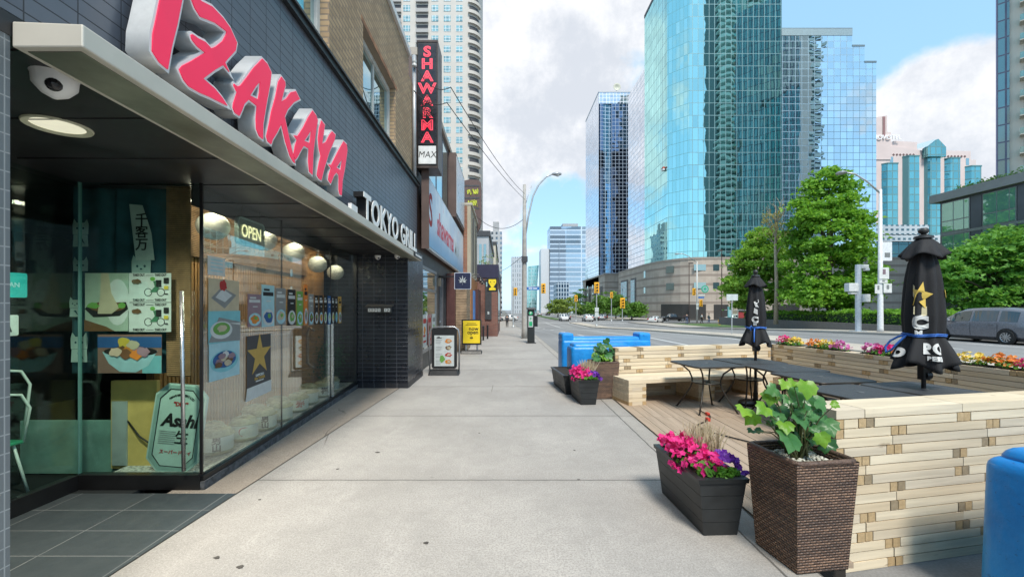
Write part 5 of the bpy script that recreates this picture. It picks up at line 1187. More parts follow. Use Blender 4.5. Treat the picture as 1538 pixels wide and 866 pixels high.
for i in range(44):
    a = rg0.uniform(0, 6.28); r = rg0.uniform(.1, 1); IV2.append((420 + 78 * r * math.cos(a), 335 + 105 * r * math.sin(a) * (1 if math.sin(a) < .5 else .8), rg0.uniform(38, 60), rg0.choice((2, 1, 1, 2, 0))))
ivp2 = thing('ivy_plant', 'small leafy plant growing in the far wicker planter before the blue barriers', 'plant', (1.76, 7.60, .58), R(6))
ivy(ivp2, IV2, 8, 820, 460, .2078, 7.6, (0, 0, 0), 1.0, .2)
# flowers set in the road-side wall
def wall_pt(y): return 5.27 + (8.42 - y) * (R1[0] - R0[0]) / (R0[1] - R1[1]) + .135
for i, (y, L, mats_, lab) in enumerate(((8.12, .26, (m_pink, m_ylw), 'small clump of pink and yellow flowers on the timber wall behind the far umbrella'), (7.35, .36, (m_orange, m_ylw, m_lilac), 'clump of yellow and orange flowers, second along the road side timber wall'),
                                       (6.38, .34, (m_lilac, m_pink, m_orange), 'clump of pink and orange flowers left of the near umbrella on the timber wall'), (5.08, .42, (m_ylw, m_orange, m_pink), 'widest clump of yellow, orange and pink flowers, right of the near umbrella'))):
    t_ = thing('flower_clump', lab, 'flowers', (wall_pt(y), y, .876), math.atan2(R1[1] - R0[1], R1[0] - R0[0]), 'flowers set in the road side wall')
    raw_build(leafmesh(cluster(220, 0, 0, .02, L, .12, .12, 70 + i), .045, 70 + i, .4, .7), 'foliage', m_pgreen, t_)
    n = len(mats_)
    for k, m_ in enumerate(mats_):
        xs = -L + (2 * k + 1) * L / n
        raw_build(blooms(cluster(85, xs, 0, .06, L / n * 1.35, .12, .13, 90 + 7 * i + k), .027, 91 + k + i), 'blooms', m_, t_)
    mb = MB(); mb.box(-L, L, -.08, .08, .0, .012); mb.build('soil', m_soil, parent=t_)
# blue barriers
m, nt, o = newmat('barrier_blue'); p = nt.add('ShaderNodeBsdfPrincipled'); nt.link(p.outputs[0], o.inputs[0]); tcn = nt.add('ShaderNodeTexCoord'); v = tcn.outputs['Object']
c = nt.mix(nt.ramp(nt.noise(v, 2.2, 5), .3, .7), (.008, .20, .56), (.015, .30, .74)); 
c = nt.mix(nt.math('MULTIPLY', nt.ramp(nt.noise(v, 22, 5, .7), .62, .68), .7), c, (.02, .05, .16))
sx_ = nt.add('ShaderNodeMapping'); sx_.inputs['Scale'].default_value = (5, 5, 22); nt.link(v, sx_.inputs[0]); c = nt.mix(nt.math('MULTIPLY', nt.ramp(nt.noise(sx_.outputs[0], 1, 6, .75), .62, .72), .35), c, (.35, .50, .62))
nt.link(c, p.inputs['Base Color']); p.inputs['Roughness'].default_value = .38; bp = nt.add('ShaderNodeBump'); bp.inputs['Strength'].default_value = .4; bp.inputs['Distance'].default_value = .02; nt.link(nt.noise(v, 9, 4), bp.inputs['Height']); nt.link(bp.outputs[0], p.inputs['Normal'])
m_blue = m
def barrier(label, x, y, rz, L, wd, h, lugs=False, r=.07):
    t_ = thing('plastic_barrier', label, 'barrier', (x, y, -.15), rz, 'blue plastic barriers round the patio')
    mb = MB(); mb.hexa([(0, -.03, 0), (L, -.03, 0), (L, wd + .03, 0), (0, wd + .03, 0)], [(.0, .0, h - .06), (L, .0, h - .06), (L, wd, h - .06), (0, wd, h - .06)]); 
    o_ = mb.build('body', m_blue, parent=t_); md = o_.modifiers.new('b', 'BEVEL'); md.width = r; md.segments = 4
    for p_ in o_.data.polygons: p_.use_smooth = True
    mb = MB(); mb.hexa([(.04, .03, h - .1), (L - .04, .03, h - .1), (L - .04, wd - .03, h - .1), (.04, wd - .03, h - .1)], [(.06, .06, h), (L - .06, .06, h), (L - .06, wd - .06, h), (.06, wd - .06, h)])
    o_ = mb.build('lid', m_blue, parent=t_); md = o_.modifiers.new('b', 'BEVEL'); md.width = .05; md.segments = 3
    for p_ in o_.data.polygons: p_.use_smooth = True
    if lugs:
        for xx in (.0, L - .28):
            mb = MB(); mb.box(xx, xx + .28, .02, wd - .02, h - .12, h + .09); o_ = mb.build('lug', m_blue, parent=t_); md = o_.modifiers.new('b', 'BEVEL'); md.width = .05; md.segments = 3
    mb = MB(); mb.box(.1, .35, -.05, .0, .0, .08); mb.box(L - .35, L - .1, -.05, 0, 0, .08); mb.build('fork_slot', m_black, parent=t_)
    return t_
barrier('blue plastic barrier nearest, cut off by the right edge beside the near timber wall', 2.88, 2.10, R(10), 1.7, .42, .95)
barrier('low blue plastic barrier directly behind the far wicker planter', 1.37, 8.62, R(4), 1.25, .5, 1.01)
barrier('longer blue plastic barrier with raised end lugs, farthest behind the patio', 1.33, 9.75, R(4), 2.1, .5, 1.06, True)
# cable on the deck
mb = MB(); pts = [(2.98, 6.5, .03), (3.0, 6.2, .02), (2.9, 6.0, .02), (2.62, 5.75, .02), (2.55, 5.5, .02), (2.75, 5.2, .02), (2.95, 4.9, .02), (2.95, 4.5, .02), (2.75, 4.2, .02), (2.5, 4.0, .02), (2.35, 3.7, .02), (2.3, 3.2, .02)]
cb = thing('extension_cable', 'thin black cable with red plugs lying across the patio deck', 'cable', (2.7, 5.5, 0))
mb.tube([(x - 2.7, y - 5.5, z) for x, y, z in pts], .008, 6); mb.build('cord', m_black, parent=cb, smooth=True)
for x, y in ((3.0, 6.28), (2.86, 5.98)):
    mb = MB(); mb.box(x - 2.7 - .02, x - 2.7 + .02, y - 5.5 - .04, y - 5.5 + .04, .006, .05); mb.build('plug', M('plug_red', (.55, .05, .03), .5), parent=cb, bevel=.006)

# ---- boards on the sidewalk
def hemp(s, n=7):
    out_ = []
    for k in range(n):
        a = R(90 + (k - (n - 1) / 2) * 33); L = s * (1 - .14 * abs(k - (n - 1) / 2)); w_ = .085 * s
        ca, sa = math.cos(a), math.sin(a)
        out_.append([(ca * r - sa * q, sa * r + ca * q) for r, q in ((.03 * s, .0), (.45 * L, w_), (L, 0), (.45 * L, -w_))])
    out_.append(rect(-.012 * s, .012 * s, -.45 * s, .02 * s)); return out_
def leafshape(s, mat, parent, loc, name='leaf_emblem', face='-y'):
    ls = hemp(s)
    mb = MB()
    for l in ls: mb.prism(l, 0, .004, lambda p, z: FACE[face](p[0], p[1], z))
    o = mb.build(name, mat, parent=parent); o.location = loc; return o
t_ = thing('menu_board', 'black framed swing board with a white food menu standing on the sidewalk by the shops', 'sandwich board', (-1.42, 10.15, 0))
mb = MB(); fr_ = [(-.35, .06), (-.36, .9), (-.33, 1.06), (-.24, 1.13), (.24, 1.13), (.33, 1.06), (.36, .9), (.35, .06)]; mb.tube([(x, 0, z) for x, z in fr_], .02, 8); mb.build('tube_frame', M('steel_grey', (.35, .36, .37), .35, .7), parent=t_, smooth=True)
o = shape([rrect(-.30, .30, .14, 1.10, .06)], .05, (0, 0, 0), '-y', m_black, 'panel'); o.parent = t_; o.location = (0, 0, 0)
o = shape([rect(-.235, .235, .2, .93)], .004, (0, 0, 0), '-y', p_white, 'menu_sheet'); o.parent = t_; o.location = (0, -.03, 0); sh_ = o
for i in range(4):
    c = shape([blob(.10, .80 - i * .165, .08, i, ry=.055)], .002, (0, 0, 0), '-y', (p_orange, p_brown, p_red, p_orange)[i], 'dish'); c.parent = sh_; c.location = (0, -.005, 0)
    c = shape([blob(.11, .80 - i * .165, .045, i + 9, ry=.03)], .002, (0, 0, 0), '-y', p_cream, 'dish'); c.parent = sh_; c.location = (0, -.008, 0)
    c = shape([rect(-.2, -.05 - .02 * k, .82 - i * .165 - k * .04, .828 - i * .165 - k * .04) for k in range(3)], .002, (0, 0, 0), '-y', p_grey, 'menu_line'); c.parent = sh_; c.location = (0, -.005, 0)
c = shape([blob(-.05, .37, .07, 77, ry=.09)], .002, (0, 0, 0), '-y', p_green, 'herb'); c.parent = sh_; c.location = (0, -.006, 0)
c = shape([rect(-.18, -.06, .86, .875), rect(-.16, -.1, .885, .9)], .003, (0, 0, 0), '-y', p_dark, 'heading'); c.parent = sh_; c.location = (0, -.005, 0)
mb = MB(); mb.hexa([(-.37, -.22, .0), (.37, -.22, .0), (.37, .22, .0), (-.37, .22, .0)], [(-.33, -.1, .12), (.33, -.1, .12), (.33, .1, .12), (-.33, .1, .12)]); mb.build('base', m_black, parent=t_, bevel=.03)
t_ = thing('yellow_board', 'black framed yellow pavement sign reading now open with a leaf emblem', 'sandwich board', (-1.13, 14.85, gz(14.85)))
o = shape([rect(-.345, .345, .30, 1.18)], .06, (0, 0, 0), '-y', m_black, 'frame'); o.parent = t_
o = shape([rect(-.295, .295, .36, 1.14)], .006, (0, 0, 0), '-y', M('board_yellow', (.80, .58, .02), .45, var=.05), 'yellow_sheet'); o.parent = t_; o.location = (0, -.035, 0); sh_ = o
for body, z in (('now', .86), ('open', .735)):
    c = text(body, .19, (0, 0, 0), '-y', p_dark, align='RIGHT', bold=.004); c.parent = sh_; c.location = (.24, -.006, z)
c = leafshape(.105, p_dark, sh_, (.0, -.006, .53)); c = shape([rect(-.16, .16, 1.04, 1.055), rect(-.2, .2, .985, 1.0)], .003, (0, 0, 0), '-y', p_dark, 'small_print'); c.parent = sh_; c.location = (0, -.006, 0)
for x in (-.2, .2):
    mb = MB(); mb.tube([(x, 0, .1), (x, 0, .31)], .03, 8); mb.build('post', MATS['steel_grey'], parent=t_)
mb = MB(); mb.hexa([(-.37, -.2, 0), (.37, -.2, 0), (.37, .2, 0), (-.37, .2, 0)], [(-.35, -.14, .11), (.35, -.14, .11), (.35, .14, .11), (-.35, .14, .11)]); mb.build('base', m_black, parent=t_, bevel=.02)
# ================================================================== THE ROW OF SHOPS BEYOND (left)
def part(mb, name, mat, root, **kw):
    o = mb.build(name, mat, parent=root, **kw); o.location = -root.location; return o
def uy(u, Y): return (u - CX) * Y / F
def vz(v, Y): return H - (v - CY) * Y / F
m_brown = M('brown_cladding', (.10, .065, .055), .55, var=.25, nsc=2, dirt=.3)
m_dgrey = M('dark_grey_trim', (.05, .05, .053), .5, var=.2)
m_sh = Mpane('shop_pane', (.85, .92, .92), (.04, .05, .05), .45)
m_beige = M('beige_stucco', (.40, .35, .26), .85, var=.12, nsc=2, dirt=.35, bump=.3)
m_obrick = Mbrick('orange_brick', (.36, .15, .08), (.26, .10, .06), (.22, .17, .14), .21, .07, .01, .5, .75)
m_rbrick = Mbrick('red_brick', (.27, .115, .085), (.20, .08, .06), (.20, .16, .14), .21, .07, .01, .5, .75)
S = thing('corner_shop_building', 'brown two storey shop building with a long picture banner next to the dark tiled restaurant', 'building', (-2.05, 10, 0))
mb = MB()
mb.box(-6, -2.07, 9.96, 10.7, -.1, 3.0); mb.box(-6, -2.07, 10.7, 13.0, -.1, .42); mb.box(-6, -2.07, 10.7, 13.0, 2.66, 3.0); mb.box(-6, -2.07, 13.0, 13.45, -.1, 3.0); mb.box(-6, -2.07, 13.45, 15.1, 2.62, 3.0); mb.box(-6, -2.07, 15.1, 19.4, -.1, 3.0); mb.box(-6, -2.3, 13.45, 15.1, -.1, 2.62)
part(mb, 'ground_floor_wall', m_dgrey, S)
mb = MB(); mb.box(-6, -2.10, 9.96, 19.4, 3.002, 7.5); part(mb, 'upper_wall', m_brown, S)
mb = MB(); mb.box(-6, -2.03, 9.97, 19.45, 7.502, 7.68); part(mb, 'roof_edge', M('beige_flashing', (.36, .31, .26), .6), S)
for i, y in enumerate((10.4, 11.7, 13.0, 14.3)):
    mb = MB(); mb.box(-2.098, -2.07, y, y + 1.18, 5.0, 7.2); w_ = part(mb, 'window', M('bluish_frame', (.10, .11, .16), .5), S)
    mb = MB(); mb.box(-2.068, -2.062, y + .06, y + 1.12, 5.06, 7.14); mb.build('pane', m_pane, parent=w_)
mb = MB(); mb.box(-2.098, -1.80, 16.0, 19.3, 5.0, 7.4); bb = part(mb, 'bay_box', m_brown, S)
mb = MB(); mb.box(-1.797, -1.785, 16.1, 19.2, 5.15, 7.3); mb.build('light_panel', M('pale_panel', (.55, .57, .60), .3, var=.15, nsc=2), parent=bb)
mb = MB()
for y0, y1 in ((10.7, 12.98),):
    mb.box(-2.10, -2.05, y0, y1, .42, .5); mb.box(-2.10, -2.05, y0, y1, 2.58, 2.66); mb.box(-2.10, -2.05, y0, y0 + .07, .5, 2.58); mb.box(-2.10, -2.05, y1 - .07, y1, .5, 2.58); mb.box(-2.10, -2.05, y0, y1, 2.02, 2.10)
w_ = part(mb, 'shop_window', M('alu_frame', (.30, .30, .31), .4, .6), S)
mb = MB(); mb.box(-2.09, -2.075, 10.76, 12.92, .5, 2.58); mb.build('pane', m_sh, parent=w_)
mb = MB(); mb.box(-2.28, -2.2, 13.5, 14.55, 0, 2.55); d_ = part(mb, 'door', M('door_dark', (.03, .022, .022), .45), S)
mb = MB(); mb.sphere((-2.18, 14.42, 1.1), .035, 10, 6); mb.build('handle', MATS['brushed_steel'], parent=d_)
mb = MB(); mb.box(-2.25, -2.1, 14.6, 14.75, 0, 2.6); part(mb, 'door_post', MATS['alu_frame'], S)
mb = MB(); mb.box(-2.06, -1.96, 13.1, 13.3, 2.25, 2.5); part(mb, 'wall_lamp', M('lamp_bronze', (.20, .17, .13), .4, .4), S)
mb = MB()
for i in range(30): mb.box(-2.05, -1.36, 15.5, 17.2, i * .095, i * .095 + .086)
part(mb, 'timber_pier', M('pier_wood', (.30, .21, .13), .65, var=.35, nsc=5), S)
mb = MB(); mb.box(-2.05, -1.75, 15.2, 15.49, 0, 2.8); part(mb, 'maroon_panel', M('maroon', (.09, .035, .03), .5), S)
for i, (y, mt, lab) in enumerate(((10.85, p_white, 'white and pink menu poster, nearest in the second shop window'), (11.6, mk('pinkish', (.62, .36, .36)), 'pinkish menu poster, middle of the second shop window'), (12.3, p_white, 'narrow white poster, farthest in the second shop window'))):
    o = shape([rect(-.28, .28, -.42, .42)], .003, (-2.068, y + .25, .98), '+x', mt, 'window_poster'); tag(o, lab, 'poster')
    c = shape([rect(-.2, .2, .2, .32), rect(-.2, .2, -.3, -.25), rect(-.2, .1, -.15, -.1)], .002, (0, 0, 0), '+x', p_red if i < 2 else p_grey, 'print'); c.parent = o; c.location = (.003, 0, 0)
    c = shape([blob(0, .02, .14, i, ry=.11)], .002, (0, 0, 0), '+x', (p_orange, p_brown, p_green)[i], 'dish_print'); c.parent = o; c.location = (.003, 0, 0)
# long banner
bn = thing('banner_lightbox', 'long lightbox banner with a big red S and faded food pictures over the second shop', 'sign', (-1.95, 10.2, 3.05))
m, nt, o = newmat('banner_print'); p = nt.add('ShaderNodeBsdfPrincipled'); nt.link(p.outputs[0], o.inputs[0]); tcn = nt.add('ShaderNodeTexCoord'); v = tcn.outputs['Object']; s = nt.add('ShaderNodeSeparateXYZ'); nt.link(v, s.inputs[0])
c = nt.mix(nt.ramp(nt.noise(v, 1.1, 5, .6), .35, .65), (.58, .66, .76), (.80, .83, .85)); c = nt.mix(nt.math('MULTIPLY', nt.ramp(nt.noise(v, 2.3, 5, .7), .55, .68), .5), c, (.66, .30, .34)); c = nt.mix(nt.math('SUBTRACT', 1.0, nt.ramp(s.outputs[2], .1, 1.0), clamp=True), c, (.17, .36, .56))
nt.link(c, p.inputs['Base Color']); p.inputs['Roughness'].default_value = .35; m_bprint = m
mb = MB(); mb.box(0, .09, 0, 9.2, 0, 1.78); mb.build('cabinet', M('cabinet_white', (.60, .61, .62), .4, .2, dirt=.3), parent=bn)
mb = MB(); mb.box(.092, .10, .06, 9.14, .06, 1.72); mb.build('printed_face', m_bprint, parent=bn)
for y in (2.3, 4.6, 6.9):
    mb = MB(); mb.box(.1005, .103, y - .006, y + .006, .06, 1.72); mb.build('face_joint', M('joint_grey', (.35, .38, .42), .5), parent=bn)
fnb = FACE['+x']
for body, y, z, sz, mt, nm in (('S', .55, .95, 1.15, p_red, 'big_letter'), ('shawarma', 3.5, .85, .95, p_red, 'lettering'), ('MAX', 6.6, .75, .75, p_white, 'lettering')):
    c = text(body, sz, (0, 0, 0), fnb, M('faded_red', (.62, .07, .10), .5) if nm == 'lettering' and mt is p_red else mt, bold=.02, name=nm); c.parent = bn; c.location = (.103, y, z)
mb = MB(); mb.box(-.02, .16, -.03, .0, -.05, 1.85); mb.build('end_cap', m_brown, parent=bn)
# tall vertical sign box
t_ = thing('vertical_sign', 'tall black projecting sign box with red outlined letters stacked downwards and a white panel below', 'sign', (-1.80, 10.0, 6.33))
mb = MB(); mb.box(-.235, .235, 0, .62, -1.42, 1.48); mb.build('sign_box', m_black, parent=t_, bevel=.01)
mb = MB(); mb.box(-.255, .255, -.01, .64, -1.47, -1.421); mb.box(-.25, .25, -.01, .64, 1.481, 1.53); mb.box(.236, .25, -.008, .63, -1.42, 1.48); mb.box(-.25, -.236, -.008, .63, -1.42, 1.48); mb.build('box_trim', M('dark_bronze', (.07, .055, .05), .4, .4), parent=t_)
mb = MB(); mb.box(-.205, .205, -.012, -.002, -.93, 1.43); mb.build('black_face', M('face_black', (.014, .014, .02), .3), parent=t_)
m_neon = M('outline_red', (.80, .05, .09), .5, emis=.35, var=0)
for i, ch_ in enumerate('SHAWARMA'):
    c = text(ch_, .33, (0, 0, 0), '-y', m_neon, name='letter', bold=.012, sx=1.15); c.parent = t_; c.location = (0, -.016, 1.24 - i * .287)
    c2 = text(ch_, .33, (0, 0, 0), '-y', M('letter_core', (.42, .03, .05), .5), name='letter_core', bold=-.006, sx=1.15); c2.parent = c; c2.location = (0, -.004, 0)
o = shape([rect(-.205, .205, -.21, .21)], .01, (0, 0, 0), '-y', M('lit_white', (.72, .74, .74), .4), 'white_panel'); o.parent = t_; o.location = (0, -.008, -1.165)
c = text('MAX', .22, (0, 0, 0), '-y', p_dark, shear=.15, sx=.9, bold=-.002); c.parent = o; c.location = (0, -.009, -.0)
mb = MB(); mb.box(-.26, -.2, .1, .2, 1.0, 1.1); mb.box(-.26, -.2, .1, .2, -1.0, -.9); mb.build('bracket', m_black, parent=t_)
# tangle of service wires
def wire(label, pts, r=.008, sag=0.0, name='overhead_wire', n=14):
    P = [Vector(p) for p in pts]; out_ = []
    for a, b in zip(P, P[1:]):
        for i in range(n): f = i / n; q = a.lerp(b, f); q.z -= sag * 4 * f * (1 - f); out_.append(q)
    out_.append(P[-1]); c0 = out_[0]
    mb = MB(); mb.tube([q - c0 for q in out_], r, 5); o = mb.build(name, M('wire_black', (.02, .02, .022), .6, var=0), smooth=True); o.location = c0; return tag(o, label, 'wire')
PX, PY = 1.08, 22.5
wire('overhead wire from the drain pipe to the street lamp pole, upper one', [(-2.0, 9.45, 7.0), (-1.2, 9.6, 6.55), (PX, PY, 7.6)], .010, .25)
wire('overhead wire from the drain pipe to the street lamp pole, lower one', [(-2.0, 9.45, 6.4), (-1.3, 9.7, 6.25), (PX, PY, 7.3)], .010, .15)
mb = MB(); rg = random.Random(9)
for k in range(4):
    pts = []
    for i in range(26):
        a = i * .5 + k; r = .12 + .05 * math.sin(i * .7 + k); pts.append((r * math.cos(a) + .02 * k, -.06 + .02 * math.sin(i), r * 1.3 * math.sin(a) - i * .004))
    mb.tube(pts, .006, 5)
o = mb.build('wire_coil', MATS['wire_black'], smooth=True); o.location = (-1.80, 9.85, 6.25); tag(o, 'tangled coil of black service wire hanging in front of the vertical sign', 'wire')
mb = MB(); mb.lathe([(.03, 0), (.05, .02), (.05, .06), (.035, .08), (.05, .1), (.05, .14), (.02, .16)], (-1.98, 9.42, 6.9), 12); tag(mb.build('insulator', M('ceramic', (.50, .50, .48), .35), smooth=40), 'pale ceramic insulator at the top of the grey drain pipe', 'insulator')
# leaf blade sign
t_ = thing('leaf_sign', 'square navy projecting sign with white border and white leaf', 'sign', (-1.31, 13.55, 2.43))
o = shape([rrect(-.265, .265, -.265, .265, .03)], .12, (0, 0, 0), '-y', [M('sign_border', (.52, .55, .62), .4)] * 2, 'sign_case'); o.parent = t_
o = shape([rrect(-.245, .245, -.245, .245, .025)], .006, (0, 0, 0), '-y', M('navy', (.016, .020, .055), .4), 'navy_face'); o.parent = t_; o.location = (0, -.064, 0)
leafshape(.215, p_white, t_, (0, -.07, -.03), 'white_leaf')
mb = MB(); mb.box(-.75, -.26, -.02, .02, .12, .16); mb.build('bracket', m_black, parent=t_)
# B3: stucco and orange brick
S3 = thing('stucco_shop_building', 'beige stucco shop building with an orange brick corner and black barn lamps', 'building', (-1.5, 19.5, 0))
mb = MB(); mb.box(-6, -1.52, 19.44, 24.0, 3.0, 6.25); part(mb, 'stucco_wall', m_beige, S3)
mb = MB(); mb.box(-6, -1.50, 19.46, 24.0, -.2, 2.998); part(mb, 'timber_front', M('orange_timber', (.36, .15, .055), .55, var=.3, nsc=4), S3)
mb = MB(); mb.box(-1.88, -1.68, 19.40, 19.438, -.2, 6.2); part(mb, 'brick_corner', m_obrick, S3)
mb = MB(); mb.box(-6, -1.45, 19.42, 24.02, 6.252, 6.36); part(mb, 'roof_edge', M('stone_edge', (.45, .41, .34), .7), S3)
mb = MB(); mb.box(-1.5, -1.42, 20.6, 21.2, 0, 2.4); part(mb, 'blue_column', M('post_blue', (.06, .17, .42), .5), S3)
mb = MB(); mb.box(-1.56, -1.3, 21.6, 23.8, -.1, 2.5); part(mb, 'dark_doorway', M('doorway_maroon', (.075, .03, .028), .5), S3)
for y in (19.9, 21.4, 23.0):
    mb = MB(); mb.tube([(-1.5, y, 3.05), (-1.3, y, 3.15), (-1.12, y, 3.1), (-1.1, y, 2.98)], .015, 6); mb.lathe([(.03, .16), (.05, .1), (.16, .0), (.165, -.02)], (-1.1, y, 2.84), 16); part(mb, 'barn_lamp', m_black, S3, smooth=40)
for y in (20.2, 22.2):
    mb = MB(); mb.tube([(-1.46, y, 3.2), (-1.46, y, 5.8)], .03, 6); part(mb, 'wall_pipe', m_dgrey, S3)
t_ = thing('pylon_sign', 'tall dark brown rounded sign board with yellow green script projecting above the shops', 'sign', (-1.78, 24.3, 7.4))
o = shape([[(-.50, 1.35), (-.2, 1.42), (.30, 1.40), (.47, 1.25), (.5, .9), (.5, -1.0), (.42, -1.3), (.2, -1.62), (-.05, -1.5), (-.5, -.9)]], .35, (0, 0, 0), '-y', [M('sign_brown', (.10, .058, .05), .5, var=.2)] * 2, 'board'); o.parent = t_
for i, (z, n_, w_) in enumerate(((.72, 5, .62), (.08, 4, .55), (-.42, 2, .24))):
    mb = MB(); mb.tube([(-w_ / 2 + w_ * k / 40 + .05 * math.sin(k * .9 + i), -.19, z + .16 * math.sin(k * n_ * .157 * 1.6) * (1 if k % 9 else 1.3)) for k in range(41)], .018, 5); mb.build('script_lettering', M('script_lime', (.60, .64, .06), .5), parent=t_)
for z in (1.06, .37, -.22): mb = MB(); mb.box(-.5, .38, -.19, -.176, z - .04, z + .04); mb.build('dark_band', m_dgrey, parent=t_)
mb = MB(); mb.box(-.9, -.3, -.05, .05, 1.2, 1.28); mb.box(-.9, -.3, -.05, .05, -.9, -.82); mb.build('bracket', m_black, parent=t_)
# B4 red brick with navy fascia
S4 = thing('brick_shop_building', 'low red brick shop with navy fascia and a tall dark panel on its side', 'building', (-.4, 24, 0))
mb = MB(); mb.box(-6, -.36, 24.05, 38, -.8, 3.25); part(mb, 'brick_wall', m_rbrick, S4)
mb = MB(); mb.box(-6, -.30, 24.0, 38.1, 3.252, 4.0); part(mb, 'fascia', M('navy_fascia', (.028, .026, .06), .5), S4)
o = shape([rect(-.18, .18, -1.15, 1.15)], .05, (-.88, 24.0, 2.05), '-y', m_dgrey, 'dark_panel', S4)
c = shape([rect(-.13, .13, .7, .95)], .01, (0, 0, 0), '-y', p_lblue, 'blue_notice'); c.parent = o; c.location = (0, -.03, 0); c = shape([rect(-.05, .05, -.85, -.7)], .01, (0, 0, 0), '-y', p_white, 'white_plate'); c.parent = o; c.location = (0, -.03, 0)
for y in (25.5, 28.5, 31.5, 34.5):
    mb = MB(); mb.box(-.358, -.34, y, y + 1.8, .6, 2.7); part(mb, 'window', m_sh, S4)
t_ = thing('cup_sign', 'small black projecting sign with a yellow bowl shape', 'sign', (-.60, 22.0, 2.75))
o = shape([rect(-.26, .26, -.36, .36)], .12, (0, 0, 0), '-y', [m_black] * 2, 'case'); o.parent = t_
o = shape([[(-.19, .28), (.19, .28), (.2, .1), (.08, -.08), (.05, -.12), (.17, -.18), (.17, -.28), (-.17, -.28), (-.17, -.18), (-.05, -.12), (-.08, -.08), (-.2, .1)]], .01, (0, 0, 0), '-y', M('cup_yellow', (.82, .62, .02), .5), 'yellow_cup'); o.parent = t_; o.location = (0, -.066, 0)
c = shape([circ(-.09, .14, .025), circ(.09, .14, .025)], .01, (0, 0, 0), '-y', m_black, 'dots'); c.parent = o; c.location = (0, -.006, 0)
mb = MB(); mb.box(-.9, -.25, -.015, .015, .18, .22); mb.build('bracket', m_black, parent=t_)
for i, (x, y) in enumerate(((-1.02, 21.0), (-.85, 22.0))):
    t_ = thing('rail_post', ('short black rail post nearer the yellow board' if i == 0 else 'short black rail post in front of the brick shop'), 'post', (x, y, gz(y))); mb = MB(); mb.tube([(0, 0, 0), (0, 0, .68)], .045, 10); mb.build('post', m_black, parent=t_); mb = MB(); mb.lathe([(.055, 0), (.055, .03), (.001, .04)], (0, 0, .68), 10); mb.build('cap', m_dgrey, parent=t_)
# farther row
m_apt = Mcurtain('apartment_glass', (.55, .62, .70), (.08, .10, .12), (.50, .51, .52), 2.6, 2.9, .75, .45)
m_gpaint = M('grey_paint', (.40, .41, .42), .8, var=.1, nsc=.5)
def block(label, x0, x1, y0, y1, z1, mat, name='far_building', z0=-8, roof=None, wins=None):
    t_ = thing(name, label, 'building', ((x0 + x1) / 2, y0, gz(y0)))
    mb = MB(); mb.box(x0, x1, y0, y1, z0, z1); part(mb, 'wall', mat, t_)
    if roof is not None: mb = MB(); mb.box(x0 - .15, x1 + .15, y0 - .15, y1 + .15, z1 + .002, z1 + roof); part(mb, 'roof_edge', m_dgrey, t_)
    for (a, b, c, d) in wins or []:
        mb = MB(); mb.box(a, b, y0 - .06, y0 - .01, c, d); part(mb, 'window', m_pane, t_)
    return t_
block('grey three storey building behind the brick shop', -8, -1.5, 42, 60, 8.6, m_gpaint, 'grey_building', roof=.5, wins=[(-2.9 + i * .45, -2.65 + i * .45, 5.6, 7.8) for i in range(3)])
block('pale beige narrow building down the street past the small green tree', -10, -1.25, 64, 90, 11.0, M('pale_beige', (.50, .45, .36), .8), 'beige_building', roof=.4, wins=[(-2.4, -2.0, 4 + 3 * i, 5.6 + 3 * i) for i in range(2)])
block('low dark red brick building at the end of the near row', -12, -.9, 92, 120, 8.2, m_rbrick, 'brick_building', roof=.4)
block('grey blue apartment tower far down the left of the street', -10.5, -1.2, 250, 270, 46, m_apt, 'apartment_tower')
mb = MB(); mb.box(-6.5, -3, 252, 262, 46.002, 52); tag(mb.build('rooftop_block', m_gpaint), 'grey plant room on top of the far apartment tower', 'plant room')
block('pale grey slab tower in the gap behind the lamp pole', 5.2, 13.2, 300, 312, 37, Mcurtain('slab_glass', (.70, .76, .82), (.30, .33, .36), (.56, .59, .62), 1.6, 3.2, .5, .35), 'slab_tower')
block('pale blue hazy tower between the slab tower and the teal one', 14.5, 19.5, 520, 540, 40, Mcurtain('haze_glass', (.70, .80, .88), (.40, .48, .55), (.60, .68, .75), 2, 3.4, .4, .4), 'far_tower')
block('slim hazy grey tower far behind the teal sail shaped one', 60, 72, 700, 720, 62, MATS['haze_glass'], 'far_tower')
# teal sail shaped tower
t_ = thing('teal_tower', 'slender teal glass tower with curved sides, centre of the street gap', 'tower', (24, 350, -3))
mb = MB(); prof = [(0, -4.6, 2.9), (12, -4.5, 3.1), (24, -4.3, 3.5), (32, -4.2, 4.0), (38, -4.1, 4.6)]
for (z0, a0, b0), (z1, a1, b1) in zip(prof, prof[1:]): mb.hexa([(a0, 0, z0), (b0, 0, z0), (b0, 9, z0), (a0, 9, z0)], [(a1, 0, z1), (b1, 0, z1 + (1 if z1 > 37 else 0)), (b1, 9, z1), (a1, 9, z1)])
mb.build('glass_shaft', Mcurtain('teal_far', (.40, .80, .80), (.10, .30, .32), (.45, .66, .68), 1.3, 3.0, .25, .6), parent=t_)
mb = MB(); mb.box(-1.2, -.9, -.25, -.05, 0, 38); mb.build('vertical_fin', M('pale_fin', (.6, .72, .74), .5), parent=t_)
block('white tower with a grid of small dark windows beside the blue office block', 28.8, 35.4, 332, 350, 47, Mcurtain('dot_window', (.25, .28, .32), (.04, .05, .06), (.66, .68, .70), 2.2, 3.3, 1.2, .3), 'white_tower')
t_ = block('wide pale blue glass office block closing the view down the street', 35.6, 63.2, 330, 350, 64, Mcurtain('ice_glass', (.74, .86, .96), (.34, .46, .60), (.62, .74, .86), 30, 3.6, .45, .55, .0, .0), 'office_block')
mb = MB(); mb.box(46, 58, 334, 345, 64.002, 67); part(mb, 'plant_room', m_gpaint, t_)
